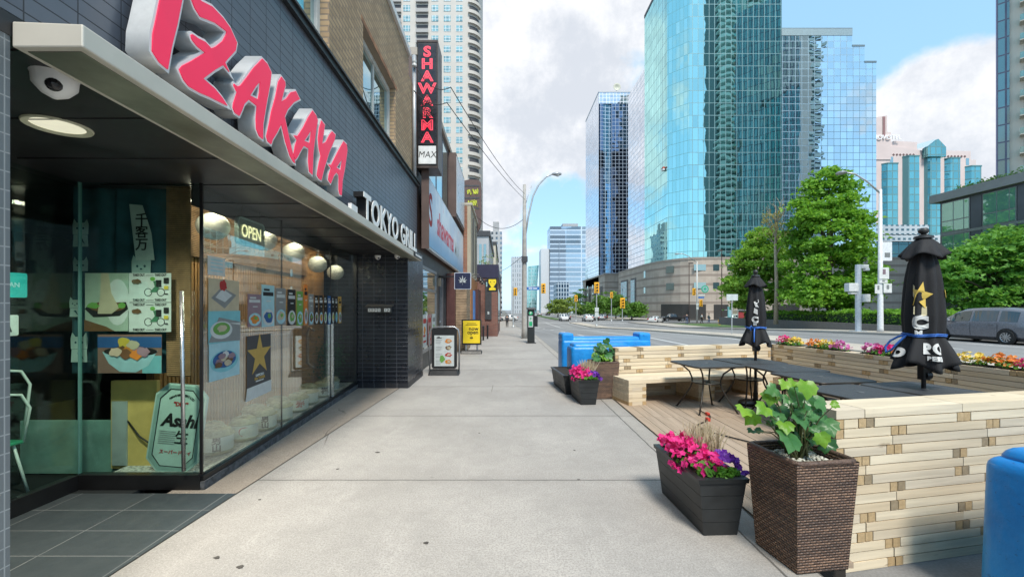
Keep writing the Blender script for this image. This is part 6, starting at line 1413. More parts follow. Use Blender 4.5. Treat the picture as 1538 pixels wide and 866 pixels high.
mb = MB(); mb.box(42.5, 42.8, 329.6, 329.98, -6, 52); part(mb, 'dark_joint', M('joint_blue', (.25, .33, .42), .5), t_)
block('mid blue stepped glass building low in front of the pale blue office block', 37, 46, 300, 318, 19, Mcurtain('mid_blue', (.30, .48, .62), (.04, .09, .16), (.52, .62, .70), 1.9, 3.0, .35, .5), 'stepped_building')
# left condominium tower
CT = thing('condominium_tower', 'very tall beige tower with square windows and curved corner balconies above the shops', 'tower', (-20, 120, -2))
m_precast = M('precast', (.56, .52, .47), .8, var=.06, nsc=.3)
m_cwin = Mcurtain('condo_pane', (.66, .86, .86), (.16, .30, .30), (.58, .60, .60), .95, .86, .06, .45, .01, .01)
mb = MB(); mb.box(-60, -10.6, 120, 145, -4, 108); part(mb, 'wall', m_precast, CT)
mb = MB(); mb.prism([(-10.598, 120.002)] + [(-10.6 + 3.4 * math.sin(R(a)), 123.4 - 3.4 * math.cos(R(a))) for a in range(10, 91, 10)] + [(-7.2, 145), (-10.598, 145)], -4, 108); part(mb, 'curved_corner', m_precast, CT)
m_recess = M('balcony_dark', (.07, .07, .078), .7)
for f in range(22):
    z = 27.2 + f * 2.85
    for x in (-12.6, -16.0, -19.45, -27.4):
        mb = MB(); mb.box(x - .95, x + .95, 119.93, 119.99, z + .55, z + 2.27); part(mb, 'window', m_cwin, CT)
    for x in (-23.0, -30.6):
        mb = MB(); mb.box(x - 1.6, x + 1.6, 119.94, 119.99, z + .25, z + 2.35); bl_ = part(mb, 'balcony', m_recess, CT)
        mb = MB(); mb.box(x - 1.75, x + 1.75, 119.2, 119.93, z - .05, z + .1); mb.box(x - 1.75, x + 1.75, 119.2, 119.28, z + .1, z + .95); mb.build('parapet', M('balcony_rail', (.36, .35, .34), .6), parent=bl_)
    mb = MB(); fn = lambda a, r: (-10.6 + r * math.sin(R(a)), 123.4 - r * math.cos(R(a)))
    mb.prism([fn(a, 3.46) for a in range(14, 75, 10)] + [fn(a, 3.42) for a in range(74, 13, -10)], z + .35, z + 2.3); bl_ = part(mb, 'corner_balcony', m_recess, CT)
    mb = MB(); mb.prism([fn(a, 4.1) for a in range(8, 81, 12)] + [fn(a, 3.47) for a in range(80, 7, -12)], z + .0, z + .14); mb.prism([fn(a, 4.1) for a in range(8, 81, 12)] + [fn(a, 4.02) for a in range(80, 7, -12)], z + .14, z + .9); mb.build('parapet', m_precast, parent=bl_)
# ---- street lamp pole and pay station
m_conc = M('pole_concrete', (.36, .34, .31), .8, var=.15, nsc=6, bump=.4)
m_galv = M('galvanised', (.46, .48, .49), .45, .5, var=.1)
t_ = thing('street_lamp', 'tall concrete lamp pole with a long curved arm over the street', 'street lamp', (PX, PY, gz(PY)))
mb = MB(); mb.tube([(0, 0, 0), (0, 0, .5), (0, 0, 5), (0, 0, 8.1)], [.17, .14, .115, .08], 12); mb.build('pole', m_conc, parent=t_, smooth=True)
mb = MB(); mb.tube([(.05, 0, 5.4), (.2, 0, 6.4), (.45, 0, 7.5), (.75, 0, 8.1), (1.15, 0, 8.52), (1.5, 0, 8.66)], .045, 8); mb.tube([(.0, 0, 6.8), (.15, 0, 7.4), (.38, 0, 8.05)], .02, 6); mb.build('arm', m_galv, parent=t_, smooth=True)
mb = MB(); mb.grid(lambda a, b: (1.45 + .5 * a, (.02 + .12 * math.sin(math.pi * min(1, a * .75 + .12))) * math.cos(2 * math.pi * b), 8.66 + (.015 + .085 * math.sin(math.pi * min(1, a * .75 + .12))) * math.sin(2 * math.pi * b)), 10, 14); h_ = mb.build('lamp_head', M('lamp_grey', (.34, .35, .36), .4, .3), parent=t_, smooth=True)
mb = MB(); mb.sphere((1.75, 0, 8.58), .1, 12, 8, .6); mb.build('lens', M('lamp_lens', (.6, .6, .56), .2), parent=h_, smooth=True)
mb = MB(); mb.box(-.16, .16, -.2, -.12, 4.0, 4.3); mb.tube([(.16 * math.cos(a), .16 * math.sin(a), 4.15) for a in [i * .5236 for i in range(12)]], .02, 6, closed=True); mb.build('clamp_box', m_dgrey, parent=t_)
wire('drooping wire from the stucco shop wall to the lamp pole', [(-1.45, 22.0, 6.3), (PX - .1, PY, 6.2)], .014, .55)
wire('wire running from the lamp pole down to the far row of shops', [(PX, PY, 4.4), (-1.2, 42, 5.0)], .014, .3)
t_ = thing('pay_station', 'black parking pay station with green round badge and solar cap by the kerb', 'pay station', (1.22, 19.3, gz(19.3)))
mb = MB(); mb.box(-.16, .16, -.14, .14, .02, 1.5); mb.build('cabinet', M('station_black', (.018, .02, .02), .4), parent=t_, bevel=.03)
mb = MB(); mb.hexa([(-.2, -.2, 1.50), (.22, -.2, 1.50), (.22, .2, 1.56), (-.2, .2, 1.56)], [(-.2, -.2, 1.56), (.22, -.2, 1.56), (.22, .2, 1.62), (-.2, .2, 1.62)]); mb.build('solar_cap', m_black, parent=t_, bevel=.02)
o = shape([rect(-.10, .10, -.25, .25)], .006, (0, 0, 0), '-y', p_white, 'panel'); o.parent = t_; o.location = (-.02, -.145, .98)
c = shape([rect(-.07, .07, -.2, .0)], .004, (0, 0, 0), '-y', M('screen_green', (.02, .35, .14), .4), 'green_panel'); c.parent = o; c.location = (0, -.006, 0)
c = text('P', .14, (0, 0, 0), '-y', M('screen_green', (.02, .35, .14)), bold=.004); c.parent = o; c.location = (0, -.006, .12)
o = shape([circ(0, 0, .085)], .006, (0, 0, 0), '-y', MATS['screen_green'], 'badge'); o.parent = t_; o.location = (-.02, -.145, 1.36)
c = text('P', .12, (0, 0, 0), '-y', m_white, bold=.004); c.parent = o; c.location = (0, -.006, 0)
mb = MB(); mb.box(.162, .30, -.1, .1, .75, 1.25); mb.build('side_box', m_black, parent=t_, bevel=.015)
mb = MB(); mb.box(-.22, .22, -.2, .2, 0, .025); mb.build('base_plate', m_dgrey, parent=t_)
# traffic signals
m_sigy = M('signal_yellow', (.80, .43, .03), .45, var=.06); m_lens = M('signal_lens', (.03, .025, .02), .3)
def signal_head(parent, x, y, z, s=1.0, side=False):
    mb = MB(); mb.box(-.30 * s, .30 * s, -.02, .02, -.68 * s, .68 * s); mb.box(-.17 * s, .17 * s, -.19 * s, -.021, -.55 * s, .55 * s); o = mb.build('signal_head', m_sigy, parent=parent); o.location = (x, y, z)
    for i in range(3):
        mb = MB(); mb.lathe([(.12 * s, -.01), (.12 * s, .0), (.001, .001)], (0, -.20 * s, (.35 - .35 * i) * s), 12, 'y'); mb.build('lens', m_lens, parent=o)
        mb = MB(); mb.grid(lambda a, b: (.135 * s * math.cos(math.pi * a), -.19 * s - .16 * s * b, (.35 - .35 * i) * s + .135 * s * math.sin(math.pi * a)), 8, 1); mb.build('visor', m_sigy, parent=o)
def signal_pole(label, x, y, h, heads, arm=None, z=None, mat=None):
    t_ = thing('traffic_signal', label, 'traffic light', (x, y, gz(y) if z is None else z)); mat = mat or m_galv
    mb = MB(); mb.tube([(0, 0, 0), (0, 0, h)], [.11, .075], 10); mb.lathe([(.2, 0), (.2, .1), (.12, .3)], (0, 0, 0), 10); mb.build('pole', mat, parent=t_)
    if arm:
        mb = MB(); mb.tube([(0, 0, h - 1.2), (arm * .25, 0, h - .35), (arm * .5, 0, h - .1), (arm, 0, h)], .05, 8); mb.build('mast_arm', mat, parent=t_, smooth=True)
    for a in heads: signal_head(t_, *a)
    return t_
def zl(y, v): return vz(v, y) - gz(y)
m_signb = M('street_sign_blue', (.02, .14, .42), .45)
t_ = signal_pole('traffic light on a curved mast arm with a blue name sign beyond the lamp pole', 1.25, 58, 5.6, [(4.1, -.12, zl(58, 433), 1.0), (.3, -.15, zl(58, 438), .8)], 4.0)
o = shape([rect(-.85, .85, -.2, .2)], .04, (0, 0, 0), '-y', [m_signb] * 2, 'street_name_plate'); o.parent = t_; o.location = (2.7, -.1, zl(58, 433))
c = shape([rect(-.6, -.1, -.06, .06), rect(0, .55, -.06, .06)], .004, (0, 0, 0), '-y', m_white, 'faint_lettering'); c.parent = o; c.location = (0, -.024, 0)
t_ = signal_pole('traffic light with a tall yellow backplate and white notices on the median', 14.6, 67.2, 6.0, [(0, -.12, zl(67.2, 432), 1.28)], z=gz(67.2))
for z in (2.6, 1.8): o = shape([rect(-.3, .3, -.35, .35)], .02, (0, 0, 0), '-y', p_white, 'notice'); o.parent = t_; o.location = (0, -.13, z)
signal_pole('small traffic light on the far median before the blue office block', 16.2, 96, 4.6, [(0, -.12, zl(96, 448), 1.1)])
signal_pole('traffic light beside the portal of the stone podium', 24.2, 96, 5.6, [(0, -.12, zl(96, 443), 1.0)], -.9)
signal_pole('traffic light with a big yellow backplate at the far corner kerb', 26.8, 96.5, 4.4, [(0, -.12, zl(96.5, 455), 1.75)])
# people
m_skin = M('skin', (.45, .27, .19), .6, var=.05); m_hair = M('hair_dark', (.03, .02, .016), .6)
def skin_obj(name, verts, edges, radii, mat, parent, sub=1):
    me = bpy.data.meshes.new(name); me.from_pydata(verts, edges, []); o = bpy.data.objects.new(name, me); COL.objects.link(o); me.materials.append(mat)
    md = o.modifiers.new('skin', 'SKIN'); md.use_smooth_shade = True
    for i, r in enumerate(radii): me.skin_vertices[0].data[i].radius = (r, r) if not isinstance(r, tuple) else r
    me.skin_vertices[0].data[0].use_root = True
    s = o.modifiers.new('sub', 'SUBSURF'); s.levels = s.render_levels = sub
    if parent: o.parent = parent
    return o
def person(label, x, y, z, rz, top, legs, stride=.25, arm=.1, sc=1.0, hair=None, bare=False):
    t_ = thing('person', label, 'person', (x, y, z), rz); t_.scale = (sc, sc, sc)
    st = stride
    V = [(0, 0, .95), (0, 0, 1.15), (0, .02, 1.40), (0, 0, 1.50), (0, -.02, 1.62), (0, -.02, 1.72),
         (.10, 0, .92), (.11, -st * .6, .50), (.11, -st * .9 + .1, .08), (.12, -st * .9 - .08, .03),
         (-.10, 0, .92), (-.11, st * .35, .50), (-.11, st + .06, .10), (-.12, st - .1, .03),
         (.19, .02, 1.38), (.24, .06 + arm, 1.12), (.23, -.02 + arm * 1.2, .88), (.23, -.05 + arm, .80),
         (-.19, .02, 1.38), (-.24, .04 - arm, 1.12), (-.23, -.06 - arm * 1.2, .88), (-.23, -.1 - arm, .80)]
    E = [(0, 1), (1, 2), (2, 3), (3, 4), (4, 5), (0, 6), (6, 7), (7, 8), (8, 9), (0, 10), (10, 11), (11, 12), (12, 13), (2, 14), (14, 15), (15, 16), (16, 17), (2, 18), (18, 19), (19, 20), (20, 21)]
    Rr = [.13, .12, .14, .055, .09, .07, .085, .06, .04, .04, .085, .06, .04, .04, .06, .047, .035, .04, .06, .047, .035, .04]
    skin_obj('body', V, E, Rr, m_skin, t_)
    sel = [0, 1, 2, 14, 15, 16, 18, 19, 20]; ix = {a: i for i, a in enumerate(sel)}
    if bare: sel = [0, 1, 2, 14, 15, 18, 19]; ix = {a: i for i, a in enumerate(sel)}
    skin_obj('jacket', [V[i] for i in sel], [(ix[a], ix[b]) for a, b in E if a in ix and b in ix], [Rr[i] * 1.18 + .012 for i in sel], top, t_)
    sel = [0, 6, 7, 8, 10, 11, 12]; ix = {a: i for i, a in enumerate(sel)}
    skin_obj('trousers', [V[i] for i in sel], [(ix[a], ix[b]) for a, b in E if a in ix and b in ix], [Rr[i] * 1.12 + .012 for i in sel], legs, t_)
    mb = MB(); mb.sphere((0, .0, 1.68), .105, 14, 8, 1.0); mb.build('hair', hair or m_hair, parent=t_, smooth=True)
    mb = MB(); mb.box(.07, .17, -st * .9 - .14, -st * .9 + .13, 0, .09); mb.box(-.17, -.07, st - .16, st + .1, 0, .09); mb.build('shoes', m_black, parent=t_, bevel=.02)
    return t_
m_jk = M('jacket_dark', (.03, .032, .045), .8); m_den = M('denim', (.06, .09, .16), .8); m_wtee = M('shirt_white', (.62, .62, .62), .8); m_blk = M('trousers_black', (.018, .018, .02), .8)
person('person in a dark hooded jacket walking on the sidewalk past the brick shop', .45, 62, gz(62), 0, m_jk, m_blk, .22)
person('person in a dark jacket and blue jeans standing by the far dark lamp post', 29.6, 69, gz(69) + .25, R(160), m_jk, m_den, .05)
person('person in a white shirt and black shorts walking across the street', 33.9, 73, gz(73) + .25, R(70), m_wtee, m_blk, .2, bare=True)
person('person in a grey top walking just behind the one in white', 35.6, 74, gz(74) + .25, R(80), M('top_grey', (.20, .21, .20), .8), m_den, .18)
# ================================================================== ACROSS THE STREET
# ---- stone podium with striped bands and the glass towers on it
m, nt, o = newmat('striped_stone'); p = nt.add('ShaderNodeBsdfPrincipled'); nt.link(p.outputs[0], o.inputs[0])
tcn = nt.add('ShaderNodeTexCoord'); v = tcn.outputs['Object']; s = nt.add('ShaderNodeSeparateXYZ'); nt.link(v, s.inputs[0])
zz = nt.math('FRACT', nt.math('DIVIDE', nt.math('ADD', s.outputs[2], .05), 2.42)); band = nt.math('MULTIPLY', nt.math('GREATER_THAN', zz, .04), nt.math('LESS_THAN', zz, .30))
band = nt.math('MULTIPLY', band, nt.math('LESS_THAN', s.outputs[2], 13.0))
jx = nt.math('LESS_THAN', nt.math('FRACT', nt.math('DIVIDE', nt.math('ADD', s.outputs[0], s.outputs[1]), 1.5)), .03); jz = nt.math('LESS_THAN', nt.math('FRACT', nt.math('DIVIDE', s.outputs[2], .605)), .05)
c = nt.mix(nt.ramp(nt.noise(v, .35, 6), .3, .7), (.40, .335, .275), (.50, .43, .36)); c = nt.mix(nt.math('MULTIPLY', band, .8), c, (.255, .205, .17)); c = nt.mix(nt.math('MULTIPLY', nt.math('MAXIMUM', jx, jz), .3), c, (.18, .15, .13))
st = nt.add('ShaderNodeMapping'); st.inputs['Scale'].default_value = (.9, .9, .06); nt.link(v, st.inputs[0]); c = nt.mix(nt.math('MULTIPLY', nt.ramp(nt.noise(st.outputs[0], 1, 5), .55, .75), .35), c, (.22, .185, .16))
nt.link(c, p.inputs['Base Color']); p.inputs['Roughness'].default_value = .75; m_stone2 = m
PD = thing('stone_podium', 'wide beige stone podium with darker bands and a rounded corner below the glass towers', 'building', (51, 112, -1.6))
foot = [(43, 160), (43, 133)] + [(43 + 9 * (1 - math.cos(R(a))), 133 - 21 * math.sin(R(a))) for a in range(10, 91, 10)] + [(150, 112), (150, 160)]
mb = MB(); mb.prism(foot, -3, 14.2); part(mb, 'wall', m_stone2, PD)
f2 = [(x - .12 if x < 60 else x, y - .12) for x, y in foot]; mb = MB(); mb.prism(f2, 14.202, 14.75); part(mb, 'roof_band', M('stone_cap', (.33, .28, .24), .7), PD)
for (u0, u1, v0, v1) in ((1042, 1060, 397, 406), (1071, 1080, 397, 406), (1042, 1060, 424, 433), (1071, 1080, 424, 433), (1092, 1101, 397, 406), (1092, 1101, 424, 433), (1120, 1138, 397, 406), (1150, 1160, 424, 433), (1150, 1160, 397, 406)):
    mb = MB(); mb.box(uy(u0, 112), uy(u1, 112), 111.9, 111.98, vz(v1, 112), vz(v0, 112)); part(mb, 'window', m_pane, PD)
for (u0, u1, v0, v1) in ((1035, 1060, 457, 481), (1072, 1094, 457, 481), (1108, 1140, 457, 481), (1160, 1200, 457, 481)):
    mb = MB(); mb.box(uy(u0, 112), uy(u1, 112), 111.88, 111.98, vz(v1, 112), vz(v0, 112)); part(mb, 'shopfront_opening', M('opening_dark', (.04, .038, .036), .5), PD)
def on_arc(a): return (43 + 9 * (1 - math.cos(R(a))), 133 - 21 * math.sin(R(a)))
for a0, a1, z0, z1, mt, nm in ((42, 52, 11.0, 12.9, None, 'window'), (42, 52, 6.3, 8.2, None, 'window'), (4, 9, 10.5, 12.6, None, 'window'), (4, 9, 5.8, 7.6, None, 'window'), (35, 72, -1.6, 2.4, 1, 'shopfront_opening')):
    mb = MB(); A = [on_arc(a0 + (a1 - a0) * i / 4) for i in range(5)]; sc2 = 1.004
    mb.prism([(x - .12, y - .12) for x, y in A] + [(x + .3, y + .3) for x, y in A[::-1]], z0, z1); part(mb, nm, MATS['opening_dark'] if mt else m_pane, PD)
for y0, y1 in ((138.5, 144.5), (147.5, 156.5)):
    mb = MB(); mb.box(42.94, 42.99, y0, y1, -1.5, 11.2); pq = part(mb, 'tall_portal', MATS['opening_dark'], PD); mb = MB(); mb.box(42.9, 42.93, y0 + 1.6, y1, -1.5, 10.6); mb.build('portal_glass', Mcurtain('portal_glass', (.45, .62, .68), (.05, .10, .12), (.50, .55, .58), 1.2, 1.4, .12, .5), parent=pq)
PE = thing('stone_podium', 'second beige stone block with tall openings farther down the street', 'building', (44, 186, -2))
mb = MB(); mb.box(44, 90, 186, 238, -4, 15.6); part(mb, 'wall', m_stone2, PE)
mb = MB(); mb.box(43.7, 90, 185.8, 238, 15.602, 16.3); part(mb, 'roof_band', MATS['stone_cap'], PE)
for y0 in (190, 203, 216, 228):
    mb = MB(); mb.box(43.9, 43.98, y0, y0 + 5, -1.5, 11); part(mb, 'tall_portal', MATS['opening_dark'], PE)
    for z in (3, 7, 11): mb = MB(); mb.box(43.92, 43.98, y0 + 7, y0 + 9, z, z + 1.6); part(mb, 'window', m_pane, PE)
mb = MB(); mb.box(52, 60, 185.9, 185.98, -1.5, 6); part(mb, 'shopfront_opening', MATS['opening_dark'], PE)

gA = Mcurtain('tower_teal', (.50, .86, .84), (.03, .09, .09), (.20, .34, .36), 1.5, 3.35, .075, .92, .014, .006, .015, 0, -1.0)
gB = Mcurtain('tower_pale', (.72, .86, .92), (.10, .16, .19), (.42, .56, .64), 1.75, 1.9, .075, .92, .02, .010, .01, 0, -1.0)
gC = Mcurtain('tower_silver', (.80, .84, .90), (.22, .23, .25), (.66, .68, .72), 1.6, 1.7, .12, .9, .012, .008, .02, 0, -1.0)
gD = Mcurtain('tower_dark', (.20, .27, .40), (.010, .014, .024), (.30, .36, .44), 1.7, 1.75, .10, .85, .05, .03, .015, 0, -1.0)
gE = Mcurtain('tower_blue_strip', (.40, .62, .85), (.05, .10, .16), (.38, .50, .62), 1.7, 1.75, .12, .9, .02, .012, .015, 0, -1.0)
gF = Mcurtain('tower_cyan', (.56, 1.0, .98), (.05, .16, .17), (.20, .44, .46), 1.5, 3.35, .07, .93, .015, .012, .01, 0, -1.0)
GT = thing('glass_tower', 'tallest teal mirrored glass office tower with a bright chamfered corner and a stepped pale wing', 'tower', (50, 116, 14))
def face_panel(root, name, mat, p0, p1, z0, z1, th=.5):
    """a flat curtain wall facet with thickness behind it"""
    d_ = Vector((p1[0] - p0[0], p1[1] - p0[1])).normalized(); n_ = Vector((-d_.y, d_.x)) * th
    mb = MB(); mb.prism([p0, p1, (p1[0] + n_.x, p1[1] + n_.y), (p0[0] + n_.x, p0[1] + n_.y)], z0, z1); return part(mb, name, mat, root)
mb = MB(); mb.prism([(46.6, 120.7), (51.0, 116.4), (75.2, 116.4), (75.2, 139), (46.6, 139)], 14.8, 95.6); part(mb, 'core', m_dgrey, GT)
face_panel(GT, 'west_facade', gA, (46.0, 139.5), (46.0, 120.02), 14.8, 96)
face_panel(GT, 'chamfer_facade', gF, (46.0, 120.0), (50.3, 115.7), 14.8, 96)
face_panel(GT, 'front_facade', gA, (50.32, 115.7), (75.4, 115.7), 14.8, 96)
mb = MB(); mb.box(45.9, 75.5, 115.6, 139.6, 96.002, 97); part(mb, 'roof_edge', m_dgrey, GT)
for (x0, x1, z1) in ((75.42, 95.0, 77.2), (95.002, 98.4, 72.6), (98.402, 101.6, 68.2)):
    mb = MB(); mb.box(x0, x1, 116.3, 140, 14.8, z1); o = part(mb, 'stepped_wing', gB, GT); mb = MB(); mb.box(x0, x1 + .05, 116.22, 140, z1 + .002, z1 + .5); mb.build('roof_edge', M('edge_steel', (.22, .30, .34), .5), parent=o)
mb = MB(); mb.box(75.42, 95.06, 116.2, 116.29, 75.6, 77.4); part(mb, 'parapet', M('parapet_glass', (.42, .52, .54), .3, .3), GT)
mb = MB(); mb.box(46.02, 62, 139.52, 158, 14.8, 79.6); part(mb, 'rear_wing', gC, GT)
# window cleaners' cradle
t_ = thing('window_cradle', 'tiny red and white window cleaning cradle hanging on the teal glass tower', 'cradle', (45.6, 122.0, vz(254, 122)))
mb = MB(); mb.box(-.3, .25, -.7, .7, 0, .5); mb.build('basket', M('cradle_red', (.55, .10, .06), .5), parent=t_); mb = MB(); mb.box(-.32, .27, -.72, .72, -.45, -.02); mb.build('skirt', m_white, parent=t_)
mb = MB(); mb.tube([(0, -.6, .5), (0, -.6, 50)], .03, 4); mb.tube([(0, .6, .5), (0, .6, 50)], .03, 4); mb.build('cables', m_galv, parent=t_)
GS = thing('glass_tower', 'narrower glass tower with dark front facade and a white dish on its roof', 'tower', (44, 198, 14))
YA = 198.0; xs = [uy(900, YA), uy(906, YA), uy(918.5, YA), uy(943, YA)]
mb = MB(); mb.box(44.6, 58, 198.8, 229, 14, 100); part(mb, 'core', m_dgrey, GS)
face_panel(GS, 'west_facade', gC, (44.0, 229.5), (44.0, 198.0), 12, 101.2)
face_panel(GS, 'front_facade', gD, (44.02, YA), (xs[1], YA), 12, 96); face_panel(GS, 'recess_facade', gE, (xs[1] + .02, YA + .35), (xs[2], YA + .75), 12, 96); face_panel(GS, 'front_facade', gD, (xs[2] + .02, YA), (xs[3] + 2.0, YA), 12, 96)
face_panel(GS, 'top_band', gC, (44.02, YA - .05), (xs[3] + 2.0, YA - .05), 96.02, 101.2)
mb = MB(); mb.box(43.9, 60.2, 197.8, 229.6, 101.21, 101.8); part(mb, 'roof_edge', M('roof_pale', (.5, .52, .55), .5), GS)
t_ = thing('satellite_dish', 'white satellite dish on the roof of the narrower glass tower', 'dish', (uy(926.5, 200), 200, 101.8))
mb = MB(); mb.lathe([(.001, .35), (1.0, .1), (1.7, -.35), (1.75, -.3), (1.0, .2), (.001, .45)], (0, 0, 2.9), 20, 'y'); mb.build('reflector', M('dish_cream', (.55, .55, .45), .5), parent=t_, smooth=True)
mb = MB(); mb.tube([(0, .3, 0), (0, .3, 2.6)], .18, 8); mb.tube([(-1, .9, 0), (0, .4, 2)], .08, 6); mb.build('mast', m_galv, parent=t_)
# ---- hotel
HT = thing('hotel_building', 'pink stepped hotel with five turquoise glass bays and a gabled centre', 'building', (160, 160, 0))
YH = 160.0; P_ = lambda u, v: (uy(u, YH), vz(v, YH))
m_hpink = M('hotel_pink', (.68, .57, .55), .8, var=.05, nsc=.2)
fnY = lambda p_, z: (p_[0], YH + z, p_[1])
sil = [(1290, 470), (1478, 470), (1474.5, 251), (1466, 251), (1466, 240), (1458, 240), (1458, 227), (1412, 226), (1412, 226), (1384, 226), (1340, 219), (1333, 225), (1319, 232), (1290, 240)]
mb = MB(); mb.prism([P_(*q) for q in sil], 0, 16, fnY); part(mb, 'wall', m_hpink, HT)
mb = MB(); mb.prism([P_(*q) for q in ((1330, 228), (1379, 230), (1379, 213), (1345, 211), (1330, 216))], .4, 14, fnY); part(mb, 'upper_block', m_hpink, HT)
mb = MB(); mb.prism([P_(*q) for q in ((1308, 240), (1337, 240), (1337, 199), (1331.5, 199), (1331.5, 174), (1318, 176), (1308, 180))], -.3, 7, fnY); part(mb, 'stair_tower', m_hpink, HT)
mb = MB(); mb.prism([P_(*q) for q in ((1324.5, 206), (1328, 206), (1328, 176), (1324.5, 176))], -.5, -.31, fnY); part(mb, 'tower_slot', M('slot_rose', (.30, .17, .17), .8), HT)
gH = Mcurtain('hotel_glass', (.36, .78, .80), (.03, .11, .12), (.14, .30, .32), 2.05, 2.9, .22, .62, .015, .012)
for u0, u1, v0 in ((1322.7, 1347.3, 248), (1354, 1379, 237), (1386.5, 1410.5, 238), (1417, 1440, 240), (1448, 1471.4, 252)):
    x0, z1 = P_(u0, v0); x1, _ = P_(u1 - 3.2, v0); x0 += .3; mb = MB(); ch2 = (x1 - x0) * .22
    mb.prism([(x0, YH - .01), (x0 + ch2, YH - 1.3), (x1, YH - 1.3), (x1, YH - .01)], -2, z1); o = part(mb, 'glass_bay', gH, HT)
    for i in range(16):
        z = z1 - 2.9 * (i + 1)
        if z < 20: break
    mb = MB(); mb.prism([(x0 - .1, YH - .02), (x0 + ch2, YH - 1.45), (x1 + .1, YH - 1.45), (x1 + .1, YH - .02)], z1 + .002, z1 + .5); mb.build('bay_cap', M('cap_teal', (.08, .22, .24), .5), parent=o)
mb = MB(); mb.prism([P_(*q) for q in ((1385, 238), (1412, 238), (1412, 224), (1400.5, 212), (1385, 224))], -2.2, -.02, fnY); part(mb, 'gable', gH, HT)
mb = MB(); a, b, c_ = P_(1398.5, 212.4), P_(1370, 223), P_(1385, 223); mb.add([(a[0], YH - 2.1, a[1] + .15), (c_[0] - .1, YH - 2.1, c_[1]), (c_[0] - 5, YH + 9, c_[1] + .3), (a[0] - 4, YH + 9, a[1] + .3)], [(0, 1, 2, 3)]); part(mb, 'skylight_roof', M('skylight', (.55, .66, .68), .3, .2), HT)
for u0, n in ((1342, 7), (1419, 7)):
    for i in range(n):
        x, z = P_(u0 + i * 5.0, 232.5 if u0 < 1400 else 235); mb = MB(); mb.prism([(x - .5, z), (x, z - .5), (x + .5, z), (x, z + .5)], -.06, -.012, fnY); part(mb, 'diamond', M('diamond_brown', (.14, .08, .08), .8), HT)
for u0, v0 in ((1339, 242), (1453, 244)):
    x, z = P_(u0, v0); mb = MB(); mb.box(x - .6, x + .6, YH - .05, YH - .01, z - 1, z + 1.6); part(mb, 'window', m_pane, HT)
sgn = text('NOVOTEL', 2.3, (uy(1329.5, YH), YH - .7, vz(207.5, YH)), '-y', M('hotel_letters', (.75, .76, .78), .4, emis=.1), name='roof_letters', ext=.3, bold=.02); tag(sgn, 'white capital roof letters on the stair tower of the pink hotel', 'sign')
# ---- white lattice building and stone base in front of the hotel
LB = thing('lattice_building', 'low building wrapped in a white square lattice in front of the pink hotel', 'building', (110, 140, 0))
YL = 140.0; gL = Mcurtain('white_lattice', (.30, .42, .46), (.03, .045, .05), (.62, .66, .68), 1.75, 1.55, .42, .45, .02, .03)
for u0, u1, v0, v1, dy in ((1318, 1398, 337, 351.5, .6), (1283, 1415, 352.5, 362, .3), (1387, 1415, 362.2, 396, .3)):
    mb = MB(); mb.box(uy(u0, YL), uy(u1, YL), YL + dy, YL + 12, vz(v1, YL), vz(v0, YL)); part(mb, 'lattice', gL, LB)
mb = MB(); mb.box(uy(1282, YL), uy(1387, YL), YL + 1.2, YL + 12, vz(395, YL), vz(362.4, YL)); part(mb, 'glass_wall', Mcurtain('dark_teal', (.16, .34, .40), (.01, .03, .04), (.05, .10, .12), 3.2, 3.2, .12, .5), LB)
mb = MB(); mb.box(uy(1262, YL), uy(1440, YL), YL, YL + 14, -4, vz(395.3, YL)); o = part(mb, 'stone_base', M('grey_stone', (.36, .33, .30), .8, var=.12, nsc=.6), LB)
for i in range(9):
    u0 = 1270 + i * 17; mb = MB(); mb.box(uy(u0, YL), uy(u0 + 8, YL), YL - .06, YL - .01, vz(424, YL), vz(410, YL)); part(mb, 'window', m_pane, LB)
# ---- right low-rise
LR = thing('office_building', 'low grey building with mint glass bays under a deep concrete roof edge at the right', 'building', (44, 43, 0))
m_grey = M('slate_panel', (.085, .088, .105), .5, var=.15, nsc=.8); m_mint = Mpane('mint_pane', (.55, .85, .75), (.16, .34, .28), .42, .02, .01); m_alu = M('alu_mullion', (.26, .27, .29), .4, .5)
mb = MB(); mb.box(44.02, 80, 6, 43, -2, 12.15); part(mb, 'wall', m_grey, LR)
mb = MB(); mb.box(43.6, 80, 5, 43.7, 12.152, 12.95); part(mb, 'roof_slab', M('roof_concrete', (.27, .26, .26), .8, var=.1, nsc=.6, dirt=.3), LR)
for f, (z0, z1) in enumerate(((9.0, 11.95), (5.8, 8.7), (2.6, 5.5))):
    y = 42.8; k = 0
    while y > 8:
        wdt = (2.6, 1.0)[k % 2]
        if k % 2 == 0:
            mb = MB(); mb.box(43.94, 44.0, y - wdt, y, z0, z1); w_ = part(mb, 'window', m_alu, LR)
            mb = MB()
            for a, b in ((.08, 1.1), (1.18, 2.05), (2.13, 2.52)):
                mb.box(43.92, 43.938, y - b, y - a, z0 + 1.15, z1 - .06); mb.box(43.92, 43.938, y - b, y - a, z0 + .08, z0 + 1.05)
            mb.build('pane', m_mint, parent=w_)
        else:
            mb = MB(); mb.box(43.95, 44.0, y - wdt + .04, y - .04, z0, z1); part(mb, 'slate_panel', m_grey, LR)
        y -= wdt + .03; k += 1
    mb = MB(); mb.box(43.93, 44.0, 8, 42.9, z0 - .28, z0 - .02); part(mb, 'floor_band', m_alu, LR)
rg = np.random.default_rng(12); ptsr = np.stack([rg.uniform(43.6, 46, 2600), rg.uniform(18, 41.5, 2600), 12.98 + np.abs(rg.normal(0, .18, 2600))], 1)
hd = raw_build(leafmesh(ptsr, .22, 2), 'roof_planting', Mleaf('roof_green', (.03, .10, .02), (.10, .22, .04), .8)); tag(hd, 'strip of low green planting along the roof edge of the grey low building', 'planting')
